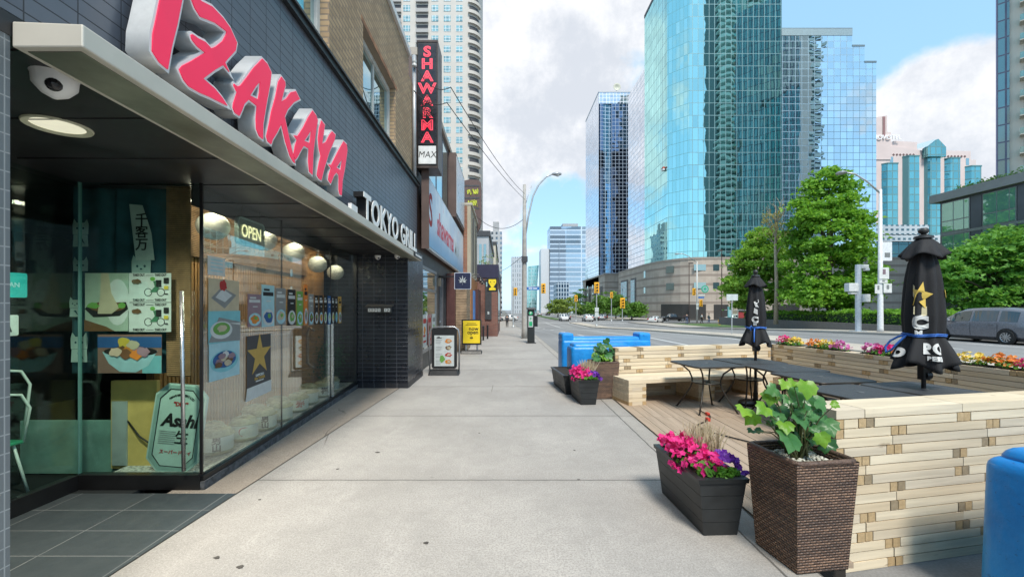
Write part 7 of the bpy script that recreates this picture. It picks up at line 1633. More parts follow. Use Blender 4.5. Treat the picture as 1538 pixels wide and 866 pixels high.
# ---- right tower, turned to face the junction
RT = thing('residential_tower', 'beige residential tower with glass corner strip and glass balconies at the right edge', 'tower', (uy(1497.5, 74), 74, 0), R(-49.2))
gR = Mcurtain('corner_glass', (.45, .66, .66), (.03, .07, .08), (.10, .11, .16), 1.0, 3.0, .13, .55, .02, .02)
xg1 = 1.4
mb = MB(); mb.box(0, xg1, 0, 20, 0, 110); mb.build('glass_strip', gR, parent=RT)
mb = MB(); mb.box(xg1 + .002, 34, .3, 20, 0, 110); mb.build('wall', M('tower_beige', (.66, .60, .52), .8, var=.05, nsc=.2), parent=RT)
mb = MB(); mb.box(-.14, -.002, -.1, .1, 0, 110); mb.build('corner_fin', M('fin_violet', (.16, .16, .26), .5), parent=RT)
m_bglass = Mglass('balcony_glass', (.60, .82, .78), .12, 1.0)
for f in range(34):
    z = 2 + f * 3.15
    if z < 18: continue
    mb = MB(); mb.box(xg1 + 1.6, xg1 + 8, .22, .29, z + .2, z + 2.5); mb.build('window', m_pane, parent=RT)
    mb = MB(); mb.box(xg1 + 1.1, xg1 + 9, -1.5, .29, z - .02, z + .14); b_ = mb.build('balcony', M('slab_beige', (.56, .52, .45), .8), parent=RT)
    mb = MB(); mb.box(xg1 + 1.15, xg1 + 9, -1.48, -1.44, z + .16, z + 1.15); mb.box(xg1 + 1.12, xg1 + 1.16, -1.48, .2, z + .16, z + 1.15); mb.build('glass_rail', m_bglass, parent=b_)
# ---- the tower whose mirror image fills the teal glass
CR = thing('balcony_tower', 'teal balcony tower seen as the mirror image in the tallest teal glass tower', 'tower', (110, 24, 0))
m_ct = Mcurtain('condo_teal', (.42, .66, .66), (.12, .30, .30), (.44, .58, .58), 1.8, 3.0, .3, .35, .02, .03); m_cs = M('slab_green', (.66, .80, .76), .6); m_cd = M('condo_dark', (.06, .10, .105), .5)
x0, x1, YC, HC = 101.0, 147.0, 30.0, 186.0
mb = MB(); mb.box(x0 + 8, x1, 12, YC, 0, HC); part(mb, 'wall', m_ct, CR)
mb = MB(); mb.box(x0 + 1.5, x0 + 8, 14, YC - 2.5, 0, HC - 2); part(mb, 'dark_flank', m_cd, CR)
mb = MB(); mb.box(x1 - 16, x1, 14, YC + .6, 0, HC * .9); part(mb, 'side_wing', m_ct, CR)
slabs, recs, pil = MB(), MB(), MB()
for f in range(61):
    z = 2 + f * 3.0
    for xa, xb, dep in ((x0, x0 + 7.5, 2.0), (x0 + 14, x0 + 21, 1.9), (x0 + 33, x0 + 50, 1.2)):
        n = 6; arc = [(xa + (xb - xa) * i / n, YC + .3 + dep * math.sin(math.pi * (.15 + .7 * i / n))) for i in range(n + 1)]
        y0 = YC - 2.4 if xa == x0 else YC
        slabs.prism([(xa, y0)] + arc + [(xb, y0)], z, z + .28); 
        slabs.prism(arc + [(x, y - .08) for x, y in arc[::-1]], z + .28, z + 1.25)
        recs.box(xa + .2, xb - .2, y0 - .02, y0 + .02, z + .4, z + 2.7)
    recs.box(x1 - 15, x1 - .5, YC + .6, YC + .66, z + 1.2, z + 2.6) if z < HC * .88 else None
for xq in (x0 + 11.5, x0 + 22.5, x0 + 30): pil.box(xq, xq + 1.6, YC + .02, YC + .8, 0, HC + 2)
o = part(slabs, 'balconies', m_cs, CR); o['kind'] = 'stuff'; o = part(recs, 'balcony_doors', m_cd, CR); o['kind'] = 'stuff'; part(pil, 'pilasters', M('pilaster_green', (.55, .70, .66), .6), CR)

# ================================================================== trees
m_bark = M('bark', (.13, .10, .075), .9, var=.35, nsc=6, bump=1, bsc=25); m_barkp = M('pale_bark', (.34, .29, .21), .9, var=.3, nsc=5, bump=.6)
def tree(label, x, y, z, lobes, nclump, per, leaf, mat, seed, trunk=.28, th=3.0, bark=None, flat=.30, cr=.95, group=None, name='leafy_tree', limbs=12):
    rg = np.random.default_rng(seed); t_ = thing(name, label, 'tree', (x, y, z), 0, group)
    vol = np.array([l[3] * l[4] * l[5] for l in lobes]); pr = vol ** .7; pr /= pr.sum(); C = []
    while len(C) < nclump:
        l = lobes[rg.choice(len(lobes), p=pr)]; d_ = rg.normal(size=3); d_ /= np.linalg.norm(d_); r = rg.uniform(.50, 1.04) ** .6
        C.append(np.array(l[:3]) + d_ * np.array(l[3:]) * r)
    C = np.array(C); pts = []
    for c in C:
        k = cr * rg.uniform(.55, 1.25); n = int(per * k * k * rg.uniform(.7, 1.2)); q = rg.normal(size=(n, 3)) * np.array([k * .5, k * .5, k * flat * .5]); rr = np.hypot(q[:, 0], q[:, 1]); q[:, 2] -= rr ** 2 * .22 / k; pts.append(c + q)
    pts = np.concatenate(pts); raw_build(leafmesh(pts, leaf, seed + 1, .45, .68), 'crown', mat, t_)
    mb = MB(); top = max(l[2] for l in lobes); cx0 = np.mean([l[0] for l in lobes])
    mb.tube([(0, 0, -.3), (0, 0, .4), (.05, .0, th * .5), (.0, .05, th), (cx0 * .5, 0, (th + top) * .55), (cx0, 0, top)], [trunk * 1.35, trunk * 1.05, trunk * .9, trunk * .8, trunk * .5, trunk * .12], 10)
    for c in C[:limbs]:
        zb_ = max(th * .7, min(c[2] * .6, top * .8)); s0 = np.array([cx0 * .4 * zb_ / top, 0, zb_]); m_ = (s0 + c) / 2 + np.array([0, 0, .35]); mb.tube([tuple(s0), tuple(m_), tuple(c)], [trunk * .42, trunk * .25, .03], 6)
    mb.build('trunk', bark or m_bark, parent=t_, smooth=True); return t_
mg1 = Mleaf('maple_green', (.10, .27, .03), (.29, .53, .07), .55, .45); mg2 = Mleaf('light_green', (.13, .30, .035), (.32, .52, .085), .6, .45); mg3 = Mleaf('deep_green', (.085, .25, .045), (.24, .48, .09), .6, .4); mg4 = Mleaf('far_green', (.09, .20, .03), (.20, .36, .07), .3, .35); mg5 = Mleaf('yellow_green', (.16, .25, .04), (.30, .38, .09), .3, .35)
tree('biggest bright green maple across the street with a tall pointed crown', 34.0, 44.5, 0, [(0, 0, 5.2, 4.3, 4.5, 3.3), (-.2, 0, 9.2, 3.5, 3.8, 3.2), (-.3, 0, 12.6, 2.6, 2.8, 2.7), (-.3, 0, 14.8, 1.6, 1.6, 1.4), (-1.8, -.5, 3.4, 3.0, 3, 1.9), (2.2, 0, 3.6, 2.6, 2.6, 2.0)], 330, 110, .42, mg1, 101, .36, 2.6, flat=.42, group='street trees across the road')
tree('paler light green tree with an open crown left of the biggest maple', 31.9, 54, 0, [(0, 0, 4.2, 3.8, 3.4, 2.3), (.3, 0, 7.2, 3.1, 3.0, 2.4), (.9, 0, 9.7, 2.2, 2.2, 1.9), (-1.8, 0, 3.2, 2.2, 2.2, 1.6)], 230, 95, .42, mg2, 102, .24, 2.4, group='street trees across the road')
tree('dense round green tree right of the near umbrella behind the dark minivan', 41.5, 36, 0, [(-1.2, 0, 4.2, 3.9, 3.6, 2.8), (1.5, 0, 5.2, 4.3, 3.8, 3.1), (4.2, 0, 4.4, 3.6, 3.6, 3.0), (-.2, -.4, 6.6, 2.4, 2.4, 1.7), (3.0, 0, 7.3, 2.2, 2.2, 1.4)], 280, 95, .38, mg3, 103, .30, 2.0, group='street trees across the road')
tree('broad green tree standing past the right edge beside the grey low building', 44.5, 27, 0, [(0, 0, 5, 4, 3.6, 3.2)], 60, 60, .4, mg3, 113, .28, 2.0, group='street trees across the road')
# the half dead tree
DT = thing('bare_tree', 'thin half dead tree with bare pale twigs and a few yellow leaves', 'tree', (30.3, 47.5, 0))
mb = MB(); rg = random.Random(77); tips = []
mb.tube([(0, 0, -.3), (.1, 0, 4), (-.05, 0, 8), (.0, 0, 11)], [.24, .19, .15, .09], 8)
def branch(p, d_, L, r, lv):
    e = p + d_ * L; m_ = p + d_ * L * .5 + Vector((rg.uniform(-.1, .1), 0, rg.uniform(0, .15))); mb.tube([p, m_, e], [r, r * .75, r * .45], 5)
    if lv == 0: tips.append(e); return
    for k in range(3 if lv > 1 else 2): q = (d_ + Vector((rg.uniform(-.6, .6), rg.uniform(-.6, .6), rg.uniform(-.05, .5)))).normalized(); branch(p.lerp(e, rg.uniform(.5, 1)), q, L * rg.uniform(.55, .8), r * .5, lv - 1)
for i in range(11):
    z = 7.2 + i * .4; a = rg.uniform(0, 6.28); branch(Vector((0, 0, z)), Vector((.55 * math.cos(a), .55 * math.sin(a), .85)).normalized(), 1.6 - .04 * i, .06, 2)
branch(Vector((0, 0, 10.9)), Vector((.0, 0, 1)), 1.6, .07, 2); branch(Vector((0, 0, 10.9)), Vector((.3, 0, .9)).normalized(), 1.5, .07, 2)
mb.build('trunk', m_barkp, parent=DT, smooth=True)
rn = np.random.default_rng(7); tp_ = np.array([tuple(t_) for t_ in tips if t_.x < .35 and t_.z < 12.5]); pts = np.concatenate([t_ + rn.normal(size=(9, 3)) * .22 for t_ in tp_])
raw_build(leafmesh(pts, .26, 5), 'crown', Mleaf('dry_leaf', (.26, .25, .07), (.40, .36, .13), 2, .3), DT)
for i, (u, Y, rx, h_, mt, lab) in enumerate(((838, 150, 4.0, 6.6, mg5, 'yellowish green tree far down the median of the street'), (852, 165, 4.4, 7.4, mg5, 'taller yellowish tree behind the first far median tree'), (872, 185, 3.5, 5, mg4, 'small green tree in line with the far median trees'),
                                           (893, 140, 3.3, 5.4, mg4, 'low green tree beside the far portal block'), (912, 130, 4.0, 8.6, mg4, 'green tree in front of the narrower glass tower base'), (925, 124, 3.4, 7.0, mg4, 'green tree just right of the one before the narrower tower'), (949, 112, 3.6, 4.6, mg4, 'bushy green tree below the podium portals'), (869, 228, 4.5, 15, mg3, 'tall dark narrow tree beside the second stone block'))):
    z0 = gz(Y); w_ = rx
    tree(lab, uy(u, Y), Y, z0, [(0, 0, h_ * .55, w_, w_, h_ * .38), (w_ * .3, 0, h_ * .72, w_ * .6, w_ * .6, h_ * .28), (-w_ * .4, 0, h_ * .5, w_ * .6, w_ * .6, h_ * .3)], 46, 26, .75, mt, 200 + i, .2, h_ * .25, cr=1.3, group='trees far down the street', limbs=6)
tree('small pale green tree behind the brick shop roof', -1.7, 40.2, gz(40), [(0, 0, 5.6, 1.0, 1.0, 1.2), (.3, 0, 6.4, .8, .8, .8)], 34, 34, .16, mg5, 300, .09, 3.6, cr=.5)
# hedges
def hedge(label, x0, x1, y0, y1, h_, seed, n):
    rg = np.random.default_rng(seed); t = rg.uniform(0, 1, n); L = math.hypot(x1 - x0, y1 - y0); top = rg.uniform(size=n) < .5
    ps = np.stack([x0 + (x1 - x0) * t + rg.uniform(-.9, .9, n), y0 + (y1 - y0) * t, np.where(top, h_ + .12 * np.sin(t * L * 1.7) + rg.normal(0, .09, n), rg.uniform(.05, h_, n))], 1)
    t_ = thing('hedge', label, 'hedge', ((x0 + x1) / 2, (y0 + y1) / 2, 0)); ps = ps - np.array(t_.location)
    raw_build(leafmesh(ps, .26, seed, .3, .6), 'foliage', mg1, t_)
    mb = MB(); d_ = Vector((x1 - x0, y1 - y0)).normalized(); nx = Vector((-d_.y, d_.x)) * .75; c0 = Vector(t_.location[:2])
    A = [Vector((x0, y0)) - c0 - nx, Vector((x1, y1)) - c0 - nx, Vector((x1, y1)) - c0 + nx, Vector((x0, y0)) - c0 + nx]; mb.prism([(q.x, q.y) for q in A], .02, h_ - .12); mb.build('twigs', M('hedge_core', (.018, .045, .012), .9), parent=t_); return t_
hedge('long low green hedge in front of the big maple across the street', 32.6, 32.6, 42.6, 56.5, .95, 5, 5200)
hedge('low green hedge behind the white camera pole and the near umbrella', 32.6, 32.6, 31.0, 42.0, 1.15, 6, 5200)
hedge('low dark green hedge behind the minivan at the right edge', 32.8, 32.8, 19, 30.6, .9, 7, 4200)
mb = MB(); mb.box(31.22, 31.5, -20, 62, -.9, .16); tag(mb.build('planting_kerb', M('kerb_dark', (.16, .15, .14), .8)), 'low concrete kerb wall in front of the hedges', 'kerb wall')

# ================================================================== lamps and poles across the road
t_ = thing('street_lamp', 'tall white street lamp pole with a long slanting arm, banner and paper notices', 'street lamp', (28, 31.7, gz(31.7)))
mb = MB(); mb.tube([(0, 0, 0), (0, 0, .3), (0, 0, 10.6)], [.22, .19, .10], 12); mb.build('pole', M('pole_white', (.62, .63, .64), .5), parent=t_, smooth=True)
mb = MB(); mb.tube([(0, 0, 10.3), (-1.0, 0, 11.2), (-1.9, 0, 11.75), (-2.6, 0, 11.85)], .06, 8); mb.build('arm', m_galv, parent=t_, smooth=True)
mb = MB(); mb.sphere((-2.9, 0, 11.82), .36, 14, 8, .35); mb.build('lamp_head', MATS['lamp_grey'], parent=t_, smooth=True)
mb = MB(); mb.box(.16, .85, -.02, .02, 5.3, 6.7); bq = mb.build('banner', M('banner_white', (.68, .70, .72), .7), parent=t_); mb = MB(); mb.box(.3, .7, -.03, -.021, 5.55, 5.9); mb.build('banner_print', p_grey, parent=bq)
for x, z, w_, h_ in ((.05, 4.35, .36, .42), (.0, 3.75, .3, .12), (-.38, 3.2, .24, .34), (.32, 3.25, .30, .34)):
    mb = MB(); mb.box(x - w_, x + w_, -.26, -.23, z - h_, z + h_); bq = mb.build('notice', M('notice_white', (.64, .65, .64), .6), parent=t_)
    mb = MB(); mb.box(x - w_ * .3, x + w_ * .3, -.27, -.262, z - h_ * .2, z + h_ * .7); mb.build('notice_print', p_mauve if z > 4 else p_grey, parent=bq)
t_ = thing('camera_pole', 'short pale blue grey pole with white equipment boxes and a camera arm', 'pole', (27.6, 33.2, gz(33.2)))
mb = MB(); mb.tube([(0, 0, 0), (0, 0, 5.2)], .20, 12); mb.box(-.4, .4, -.4, .4, 0, .05); mb.build('pole', M('pole_bluegrey', (.50, .54, .58), .5), parent=t_)
mb = MB(); mb.box(-.15, .75, -.12, .12, 4.9, 5.2); mb.box(.45, .8, -.15, .15, 4.72, 4.92); mb.build('camera_arm', M('housing_pale', (.60, .62, .62), .45), parent=t_, bevel=.04)
mb = MB(); mb.box(-.95, -.2, -.3, .2, 3.1, 3.75); mb.box(-.75, -.25, -.2, .1, 2.9, 3.08); mb.build('equipment_box', MATS['housing_pale'], parent=t_, bevel=.04)
mb = MB(); mb.box(.15, .72, -.3, .1, 2.3, 2.9); mb.build('equipment_box', MATS['housing_pale'], parent=t_, bevel=.04)
t_ = thing('street_lamp', 'slim grey street lamp with curved arm and yellow signal heads at the far corner', 'street lamp', (38.5, 85, gz(85)))
mb = MB(); mb.tube([(0, 0, 0), (0, 0, 12.2)], [.18, .10], 10); mb.build('pole', M('pole_pale', (.55, .55, .53), .5), parent=t_, smooth=True)
mb = MB(); mb.tube([(0, 0, 12.0), (-1.6, 0, 13.2), (-2.8, 0, 13.75), (-3.8, 0, 13.75)], .08, 8); mb.sphere((-4.0, 0, 13.7), .45, 12, 6, .35); mb.build('arm', m_galv, parent=t_, smooth=True)
signal_head(t_, -.7, -.2, zl(85, 438), 1.05); signal_head(t_, .7, -.2, zl(85, 455), 1.0)
o = shape([circ(0, 0, .75, n=20)], .06, (0, 0, 0), '-y', M('sign_green', (.05, .38, .24), .5), 'round_sign'); o.parent = t_; o.location = (1.5, -.2, zl(85, 434)); c = shape([circ(0, 0, .52, n=20), circ(0, 0, .3, n=16)], .02, (0, 0, 0), '-y', p_lblue, 'emblem'); c.parent = o; c.location = (0, -.04, 0)
o = shape([rect(-.65, .65, -.16, .16)], .04, (0, 0, 0), '-y', p_white, 'street_name_plate'); o.parent = t_; o.location = (.85, -.2, zl(85, 443)); o = shape([rect(-.6, .6, -.16, .16)], .04, (0, 0, 0), '-y', m_signb, 'street_name_plate'); o.parent = t_; o.location = (.75, -.2, zl(85, 446.5))
for k, z in enumerate((3.6, 2.9)): o = shape([rect(-.22, .22, -.28, .28)], .03, (0, 0, 0), '-y', p_white, 'notice'); o.parent = t_; o.location = (0, -.2, z)
for i, (u, v, Y, lab) in enumerate(((1035, 396, 88, 'dark slim lamp post left of the grey signal lamp at the far corner'), (1084, 377, 84, 'dark slim lamp post right of the grey signal lamp, rising over the podium roof'))):
    t_ = thing('lamp_post', lab, 'lamp post', (uy(u, Y), Y, gz(Y))); h_ = vz(v, Y) - gz(Y)
    mb = MB(); mb.tube([(0, 0, 0), (0, 0, 1.2), (0, 0, h_)], [.16, .11, .08], 8); mb.build('post', M('post_brown', (.06, .04, .035), .5), parent=t_)
    mb = MB(); mb.box(-.1, .8 if i == 0 else .1, -.12, .12, h_, h_ + .22); (mb.box(-.9, .0, -.15, .15, h_ + .02, h_ + .24) if i else None); mb.build('lamp_head', MATS['post_brown'], parent=t_)
t_ = thing('median_sign', 'small white tee shaped sign on a thin grey post on the median', 'sign', (14.65, 27.4, gz(27.4)))
mb = MB(); mb.tube([(0, 0, 0), (0, 0, 2.5)], .035, 8); mb.build('post', m_galv, parent=t_); mb = MB(); mb.box(-.36, .36, -.05, -.03, 2.15, 2.55); mb.build('plate', p_white, parent=t_)
t_ = thing('transit_shelter', 'glass shelter with a lit turquoise panel and a red poster at the far corner', 'shelter', (uy(1107, 80), 80, gz(80)))
mb = MB(); mb.box(-2.2, 2.2, 0, 1.4, 2.5, 2.62); mb.build('roof', m_galv, parent=t_)
for x in (-1.0, .2, 2.0): mb = MB(); mb.box(x - .05, x + .05, 0, .1, 0, 2.5); mb.build('post', m_galv, parent=t_)
mb = MB(); mb.box(-1.0, 2, 1.2, 1.24, .3, 2.4); mb.build('glass_wall', m_eglass, parent=t_)
mb = MB(); mb.box(-1.75, -1.05, -.1, .1, .3, 3.2); pq = mb.build('totem', M('totem_teal', (.16, .42, .46), .4), parent=t_); mb = MB(); mb.box(-1.65, -1.15, -.12, -.102, 1.3, 2.8); mb.build('totem_screen', p_lblue, parent=pq)
mb = MB(); mb.box(.35, 1.7, .3, .4, .4, 2.2); mb.build('poster_panel', M('poster_red', (.35, .05, .06), .5), parent=t_)
t_ = thing('fire_hydrant', 'small yellow fire hydrant by the far corner kerb', 'hydrant', (uy(1080.5, 74), 74, gz(74)))
mb = MB(); mb.lathe([(.22, 0), (.22, .08), (.15, .1), (.15, .75), (.2, .78), (.18, .9), (.06, 1.0), (.05, 1.08)], (0, 0, 0), 12); mb.build('barrel', m_sigy, parent=t_, smooth=40); mb = MB(); mb.lathe([(.08, -.28), (.08, .28)], (0, 0, .62), 8, 'x'); mb.build('outlets', m_sigy, parent=t_)

# ================================================================== vehicles
m_tyre = M('tyre', (.018, .018, .018), .85); m_rim = M('rim_alloy', (.45, .46, .47), .3, .85); m_cglass = Mpane('car_glass', (.75, .85, .88), (.012, .016, .018), .17, .01, .002); m_tail = M('tail_light', (.42, .02, .02), .25); m_head = M('head_light', (.62, .64, .65), .15, .2)
def paint(n, c, met=.3): return M('paint_' + n, c, .28, met, var=.03, coat=.6)
# station: x, z bottom, z belt, z roof/top, half width belt, half width top
KIND = {
 'minivan': ([(-2.58, .45, .80, .86, .80, .70), (-2.52, .34, .86, .98, .90, .74), (-2.40, .28, .96, 1.42, .96, .74), (-2.20, .26, 1.02, 1.66, .985, .74), (-1.5, .24, 1.04, 1.75, 1.0, .76), (-.5, .24, 1.03, 1.77, 1.0, .77), (.35, .24, 1.01, 1.72, 1.0, .75), (.85, .24, 1.0, 1.56, .99, .72), (1.35, .24, .99, 1.24, .98, .72), (1.72, .24, .97, 1.04, .97, .76), (2.2, .26, .86, .94, .93, .74), (2.45, .32, .74, .80, .84, .66), (2.56, .42, .60, .66, .70, .55)], (-1.62, 1.40), .35, [(-2.02, -1.30), (-1.18, -.10), (.02, 1.08)], (.62, 1.56), (-2.46, -2.18)),
 'sedan': ([(-2.35, .45, .78, .84, .72, .6), (-2.25, .30, .86, .98, .84, .68), (-1.75, .24, .92, 1.06, .90, .68), (-1.1, .22, .93, 1.36, .91, .62), (-.3, .22, .93, 1.45, .92, .62), (.35, .22, .92, 1.38, .92, .62), (.95, .22, .90, 1.04, .91, .66), (1.7, .24, .80, .90, .88, .68), (2.2, .32, .64, .72, .78, .6), (2.32, .4, .55, .6, .66, .5)], (-1.4, 1.45), .33, [(-1.2, -.45), (-.35, .62)], (.3, 1.0), (-1.7, -1.05)),
 'suv': ([(-2.35, .5, .95, 1.02, .80, .66), (-2.28, .36, 1.02, 1.30, .90, .70), (-2.0, .32, 1.06, 1.62, .95, .70), (-1.0, .3, 1.06, 1.70, .96, .72), (.2, .3, 1.05, 1.66, .96, .70), (.7, .3, 1.04, 1.42, .95, .68), (1.15, .3, 1.02, 1.14, .95, .74), (2.0, .34, .92, 1.0, .90, .72), (2.3, .42, .7, .78, .76, .6)], (-1.42, 1.45), .37, [(-1.9, -1.1), (-1.0, -.15), (-.05, .82)], (.3, 1.12), (-2.32, -2.0)),
 'pickup': ([(-2.95, .6, 1.02, 1.08, .9, .84), (-2.85, .5, 1.04, 1.12, .97, .88), (-.75, .45, 1.06, 1.14, .98, .88), (-.62, .45, 1.10, 1.72, .98, .72), (.1, .45, 1.10, 1.86, .98, .72), (.75, .45, 1.10, 1.78, .98, .70), (1.35, .45, 1.10, 1.22, .98, .80), (2.5, .5, 1.02, 1.12, .95, .80), (2.8, .6, .8, .9, .85, .7)], (-1.85, 1.85), .41, [(-.55, .12), (.22, 1.15)], (.7, 1.34), (-.74, -.6)),
}
def car(kind, label, x, y, rz, pm, group=None, z=None, rear=True):
    st, (wr, wf), R_, sides, ws, rw = KIND[kind]
    t_ = thing('parked_car' if group else 'car', label, {'minivan': 'minivan', 'pickup': 'pickup truck', 'sedan': 'car', 'suv': 'car'}[kind], (x, y, (gz(y) - .146) if z is None else z), rz, group)
    def interp(q):
        for a, b in zip(st, st[1:]):
            if q <= b[0]: t = (q - a[0]) / (b[0] - a[0]); return [a[i] + (b[i] - a[i]) * t for i in range(6)]
        return list(st[-1])
    xs_ = []
    for a, b in zip(st, st[1:]):
        for k in range(3): xs_.append(a[0] + (b[0] - a[0]) * k / 3)
    xs_.append(st[-1][0]); mb = MB(); ring = 16; vs = []
    for q in xs_:
        _, zb_, zm, zt_, wm, wt_ = interp(q); mid = (zb_ + zm) / 2
        half = [(0, zb_), (wm * .86, zb_), (wm * .97, zb_ + .1), (wm, mid), (wm * .985, zm), (wm * .985 + (wt_ - wm * .985) * .85, zm + (zt_ - zm) * .82), (wt_ * .88, zt_ - .02 * (zt_ - zm > .2)), (wt_ * .45, zt_ + .012), (0, zt_ + .018)]
        full = half + [(-yy, zz_) for yy, zz_ in half[-2:0:-1]]; vs += [(q, yy, zz_) for yy, zz_ in full]
    n = 16; k = len(xs_); fs = [(i * n + j, i * n + (j + 1) % n, (i + 1) * n + (j + 1) % n, (i + 1) * n + j) for i in range(k - 1) for j in range(n)]
    fs += [tuple(range(n)), tuple((k - 1) * n + j for j in range(n))]; mb.add(vs, fs); mb.build('body', pm, parent=t_, smooth=35)
    def gp(q, t, e=.012):
        _, zb_, zm, zt_, wm, wt_ = interp(q); w0, w1, z1 = wm * .985, wm * .985 + (wt_ - wm * .985) * .85, zm + (zt_ - zm) * .82
        return w0 + (w1 - w0) * t + e, zm + (z1 - zm) * t
    for sgn_ in (1, -1):
        for a, b in sides:
            mb = MB(); N = 6
            for i in range(N):
                q0, q1 = a + (b - a) * i / N, a + (b - a) * (i + 1) / N; P4 = []
                for q, t in ((q0, .10), (q1, .10), (q1, .97), (q0, .97)): w_, z_ = gp(q, t); P4.append((q, sgn_ * w_, z_))
                mb.quad(*P4)
            mb.build('side_window', m_cglass, parent=t_)
    for (a, b) in (ws, rw):
        mb = MB(); N = 5
        for i in range(N):
            q0, q1 = a + (b - a) * i / N, a + (b - a) * (i + 1) / N; A, Bq = interp(q0), interp(q1)
            mb.quad((q0, -A[5] * .84, A[3] + .016), (q1, -Bq[5] * .84, Bq[3] + .016), (q1, Bq[5] * .84, Bq[3] + .016), (q0, A[5] * .84, A[3] + .016))
        mb.build('windscreen' if (a, b) == ws else 'rear_window', m_cglass, parent=t_)
    for q in (wr, wf):
        wm = interp(q)[4]
        for sgn_ in (1, -1):
            mb = MB(); mb.lathe([(R_ * 1.16, 0), (R_ * 1.16, .012), (.01, .013)] if sgn_ > 0 else [(.01, -.013), (R_ * 1.16, -.012), (R_ * 1.16, 0)], (q, sgn_ * (wm + .002), R_ + .015), 24, 'y'); mb.build('wheel_arch', m_black, parent=t_)
            y0 = sgn_ * (wm - .19); mb = MB(); o1 = sgn_ * .235
            mb.lathe([(R_ * .62, 0), (R_ * .94, 0), (R_, .02 * sgn_), (R_, o1 * .9), (R_ * .95, o1), (R_ * .68, o1), (R_ * .64, o1 * .85)], (q, y0, R_), 28, 'y', cap=False); wh = mb.build('wheel', m_tyre, parent=t_, smooth=40)
            mb = MB(); mb.lathe([(R_ * .68, o1 * .9), (R_ * .66, o1 * 1.0), (R_ * .60, o1 * .92)], (q, y0, R_), 28, 'y', cap=False); mb.lathe([(.07, o1 * .8), (.06, o1 * 1.02), (.001, o1 * 1.02)], (q, y0, R_), 10, 'y', cap=False)
            for s_k in range(10):
                an = 2 * math.pi * s_k / 10; ca, sa = math.cos(an), math.sin(an); r0, r1, hw = .05, R_ * .64, .022
                mb.add([(q + ca * r - sa * h2, y0 + yy, R_ + sa * r + ca * h2) for yy in (o1 * .86, o1 * .98) for r, h2 in ((r0, -hw), (r1, -hw * 1.3), (r1, hw * 1.3), (r0, hw))], [(0, 1, 2, 3), (4, 5, 6, 7), (0, 1, 5, 4), (2, 3, 7, 6), (1, 2, 6, 5)])
            mb.build('rim', m_rim, parent=wh)
            mb = MB(); mb.lathe([(R_ * .64, o1 * .4), (.001, o1 * .4)], (q, y0, R_), 20, 'y', cap=False); mb.build('brake_disc', m_dgrey, parent=wh)
    xf, xr = st[-1][0], st[0][0]
    for sgn_ in (1, -1):
        A, Bq, Cq = interp(xf - .12), interp(xf - .42), interp(xf - .25); mb = MB(); mb.quad((xf - .13, sgn_ * A[4] * 1.005, A[2] - .09), (xf - .42, sgn_ * (Bq[4] + .008), Bq[2] - .12), (xf - .46, sgn_ * (Bq[4] + .006), Bq[2] + .02), (xf - .13, sgn_ * (A[4] * 1.0), A[2] + .02)); mb.build('headlight', m_head, parent=t_)
        mb = MB(); mb.box(xr - .012, xr + .16, min(sgn_ * .58, sgn_ * .87), max(sgn_ * .58, sgn_ * .87), st[1][2] - .12, st[1][2] + .12); mb.build('tail_light', m_tail, parent=t_, bevel=.03)
        mb = MB(); mb.sphere((ws[0] + .32, sgn_ * (interp(.8)[4] + .1), interp(.8)[2] + .08), .10, 10, 6, .8); mb.build('mirror', pm, parent=t_, smooth=True)
        for a, b in sides[-2:]:
            mb = MB(); q = a + .25; wm = interp(q)[4]; mb.box(q - .1, q + .1, min(sgn_ * (wm - .02), sgn_ * (wm + .022)), max(sgn_ * (wm - .02), sgn_ * (wm + .022)), interp(q)[2] - .14, interp(q)[2] - .10); mb.build('door_handle', pm, parent=t_)
            mb = MB(); mb.tube([(a - .055, sgn_ * (interp(a)[4] + .002), .32), (a - .055, sgn_ * (interp(a)[4] + .003), interp(a)[2] - .02)], .006, 4); mb.build('door_seam', m_black, parent=t_)
    mb = MB(); mb.box(xr + .02, xf - .1, -interp(0)[4] * .93, interp(0)[4] * .93, interp(0)[1] - .06, interp(0)[1] + .03); mb.build('underbody', m_black, parent=t_)
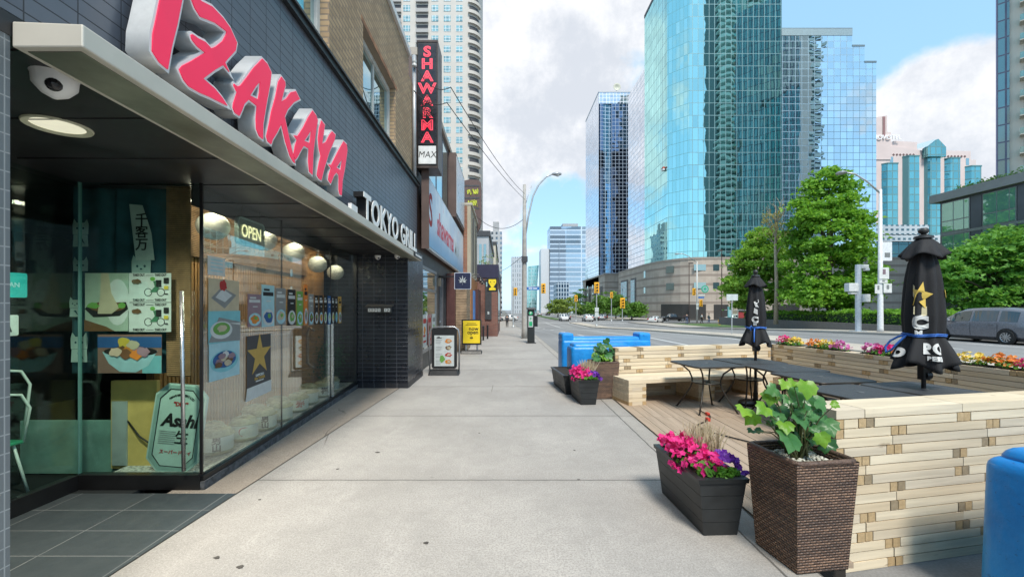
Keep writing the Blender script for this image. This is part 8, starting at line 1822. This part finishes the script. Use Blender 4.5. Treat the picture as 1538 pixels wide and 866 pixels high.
    if rear: mb = MB(); mb.box(xr - .01, xr + .05, -.26, .26, st[1][2] - .32, st[1][2] - .20); mb.build('licence_plate', p_white, parent=t_)
    return t_
N90 = R(90)
car('minivan', 'dark grey minivan driving in the far lane at the right edge', 24.9, 21.9, N90, paint('slate', (.18, .18, .20), .3))
car('suv', 'white sport utility car seen from behind, stopped at the far junction', 19.6, 100, N90, paint('white', (.62, .62, .61), 0))
car('suv', 'white car coming towards the camera far down the street', 14.6, 104, -N90, MATS['paint_white'])
car('sedan', 'white sedan turning into the side street beside the pickup truck', 31.0, 87, R(50), MATS['paint_white'])
car('pickup', 'black pickup truck crossing on the side street below the stone podium', 40.5, 102, R(180), paint('black', (.016, .016, .018), .3))
car('suv', 'white car waiting on the side street right of the pickup truck', 51.5, 96, R(180), MATS['paint_white'])
for i, (x, y, pn, c, lab) in enumerate(((22.8, 108, 'charcoal', (.05, .05, .055), 'dark car queued right of the white stopped one'), (25.2, 112, 'silver', (.34, .35, .36), 'silver car queued farther right at the junction'), (17.0, 116, 'charcoal', (.05, .05, .055), 'dark car queued just left of the white stopped one'), (27.3, 118, 'charcoal', (.05, .05, .055), 'dark car by the kerb below the far green trees'), (15.8, 190, 'silver', (.34, .35, .36), 'small silver car far away down the street'), (20.5, 200, 'charcoal', (.05, .05, .055), 'small dark car far away down the street'), (10.4, 150, 'silver', (.34, .35, .36), 'silver car far down the near lanes'))):
    car('sedan', lab, x, y, N90 if i != 6 else -N90, paint(pn, c), 'cars queued far down the street')
for i, (x, y, pn, lab, k) in enumerate(((.9, 99, 'white', 'white car parked across the end of the sidewalk, far left', 'sedan'), (-1.6, 97, 'silver', 'silver car beside the white one at the end of the sidewalk', 'sedan'), (43, 62, 'white', 'white car parked behind the hedge left of the maple trunk', 'sedan'), (47, 57, 'silver', 'silver car parked behind the hedge right of the maple trunk', 'suv'))):
    car(k, lab, x, y, R(180) if i != 1 else N90, MATS['paint_' + pn], 'parked cars', gz(y) + (.01 if i < 2 else .3))
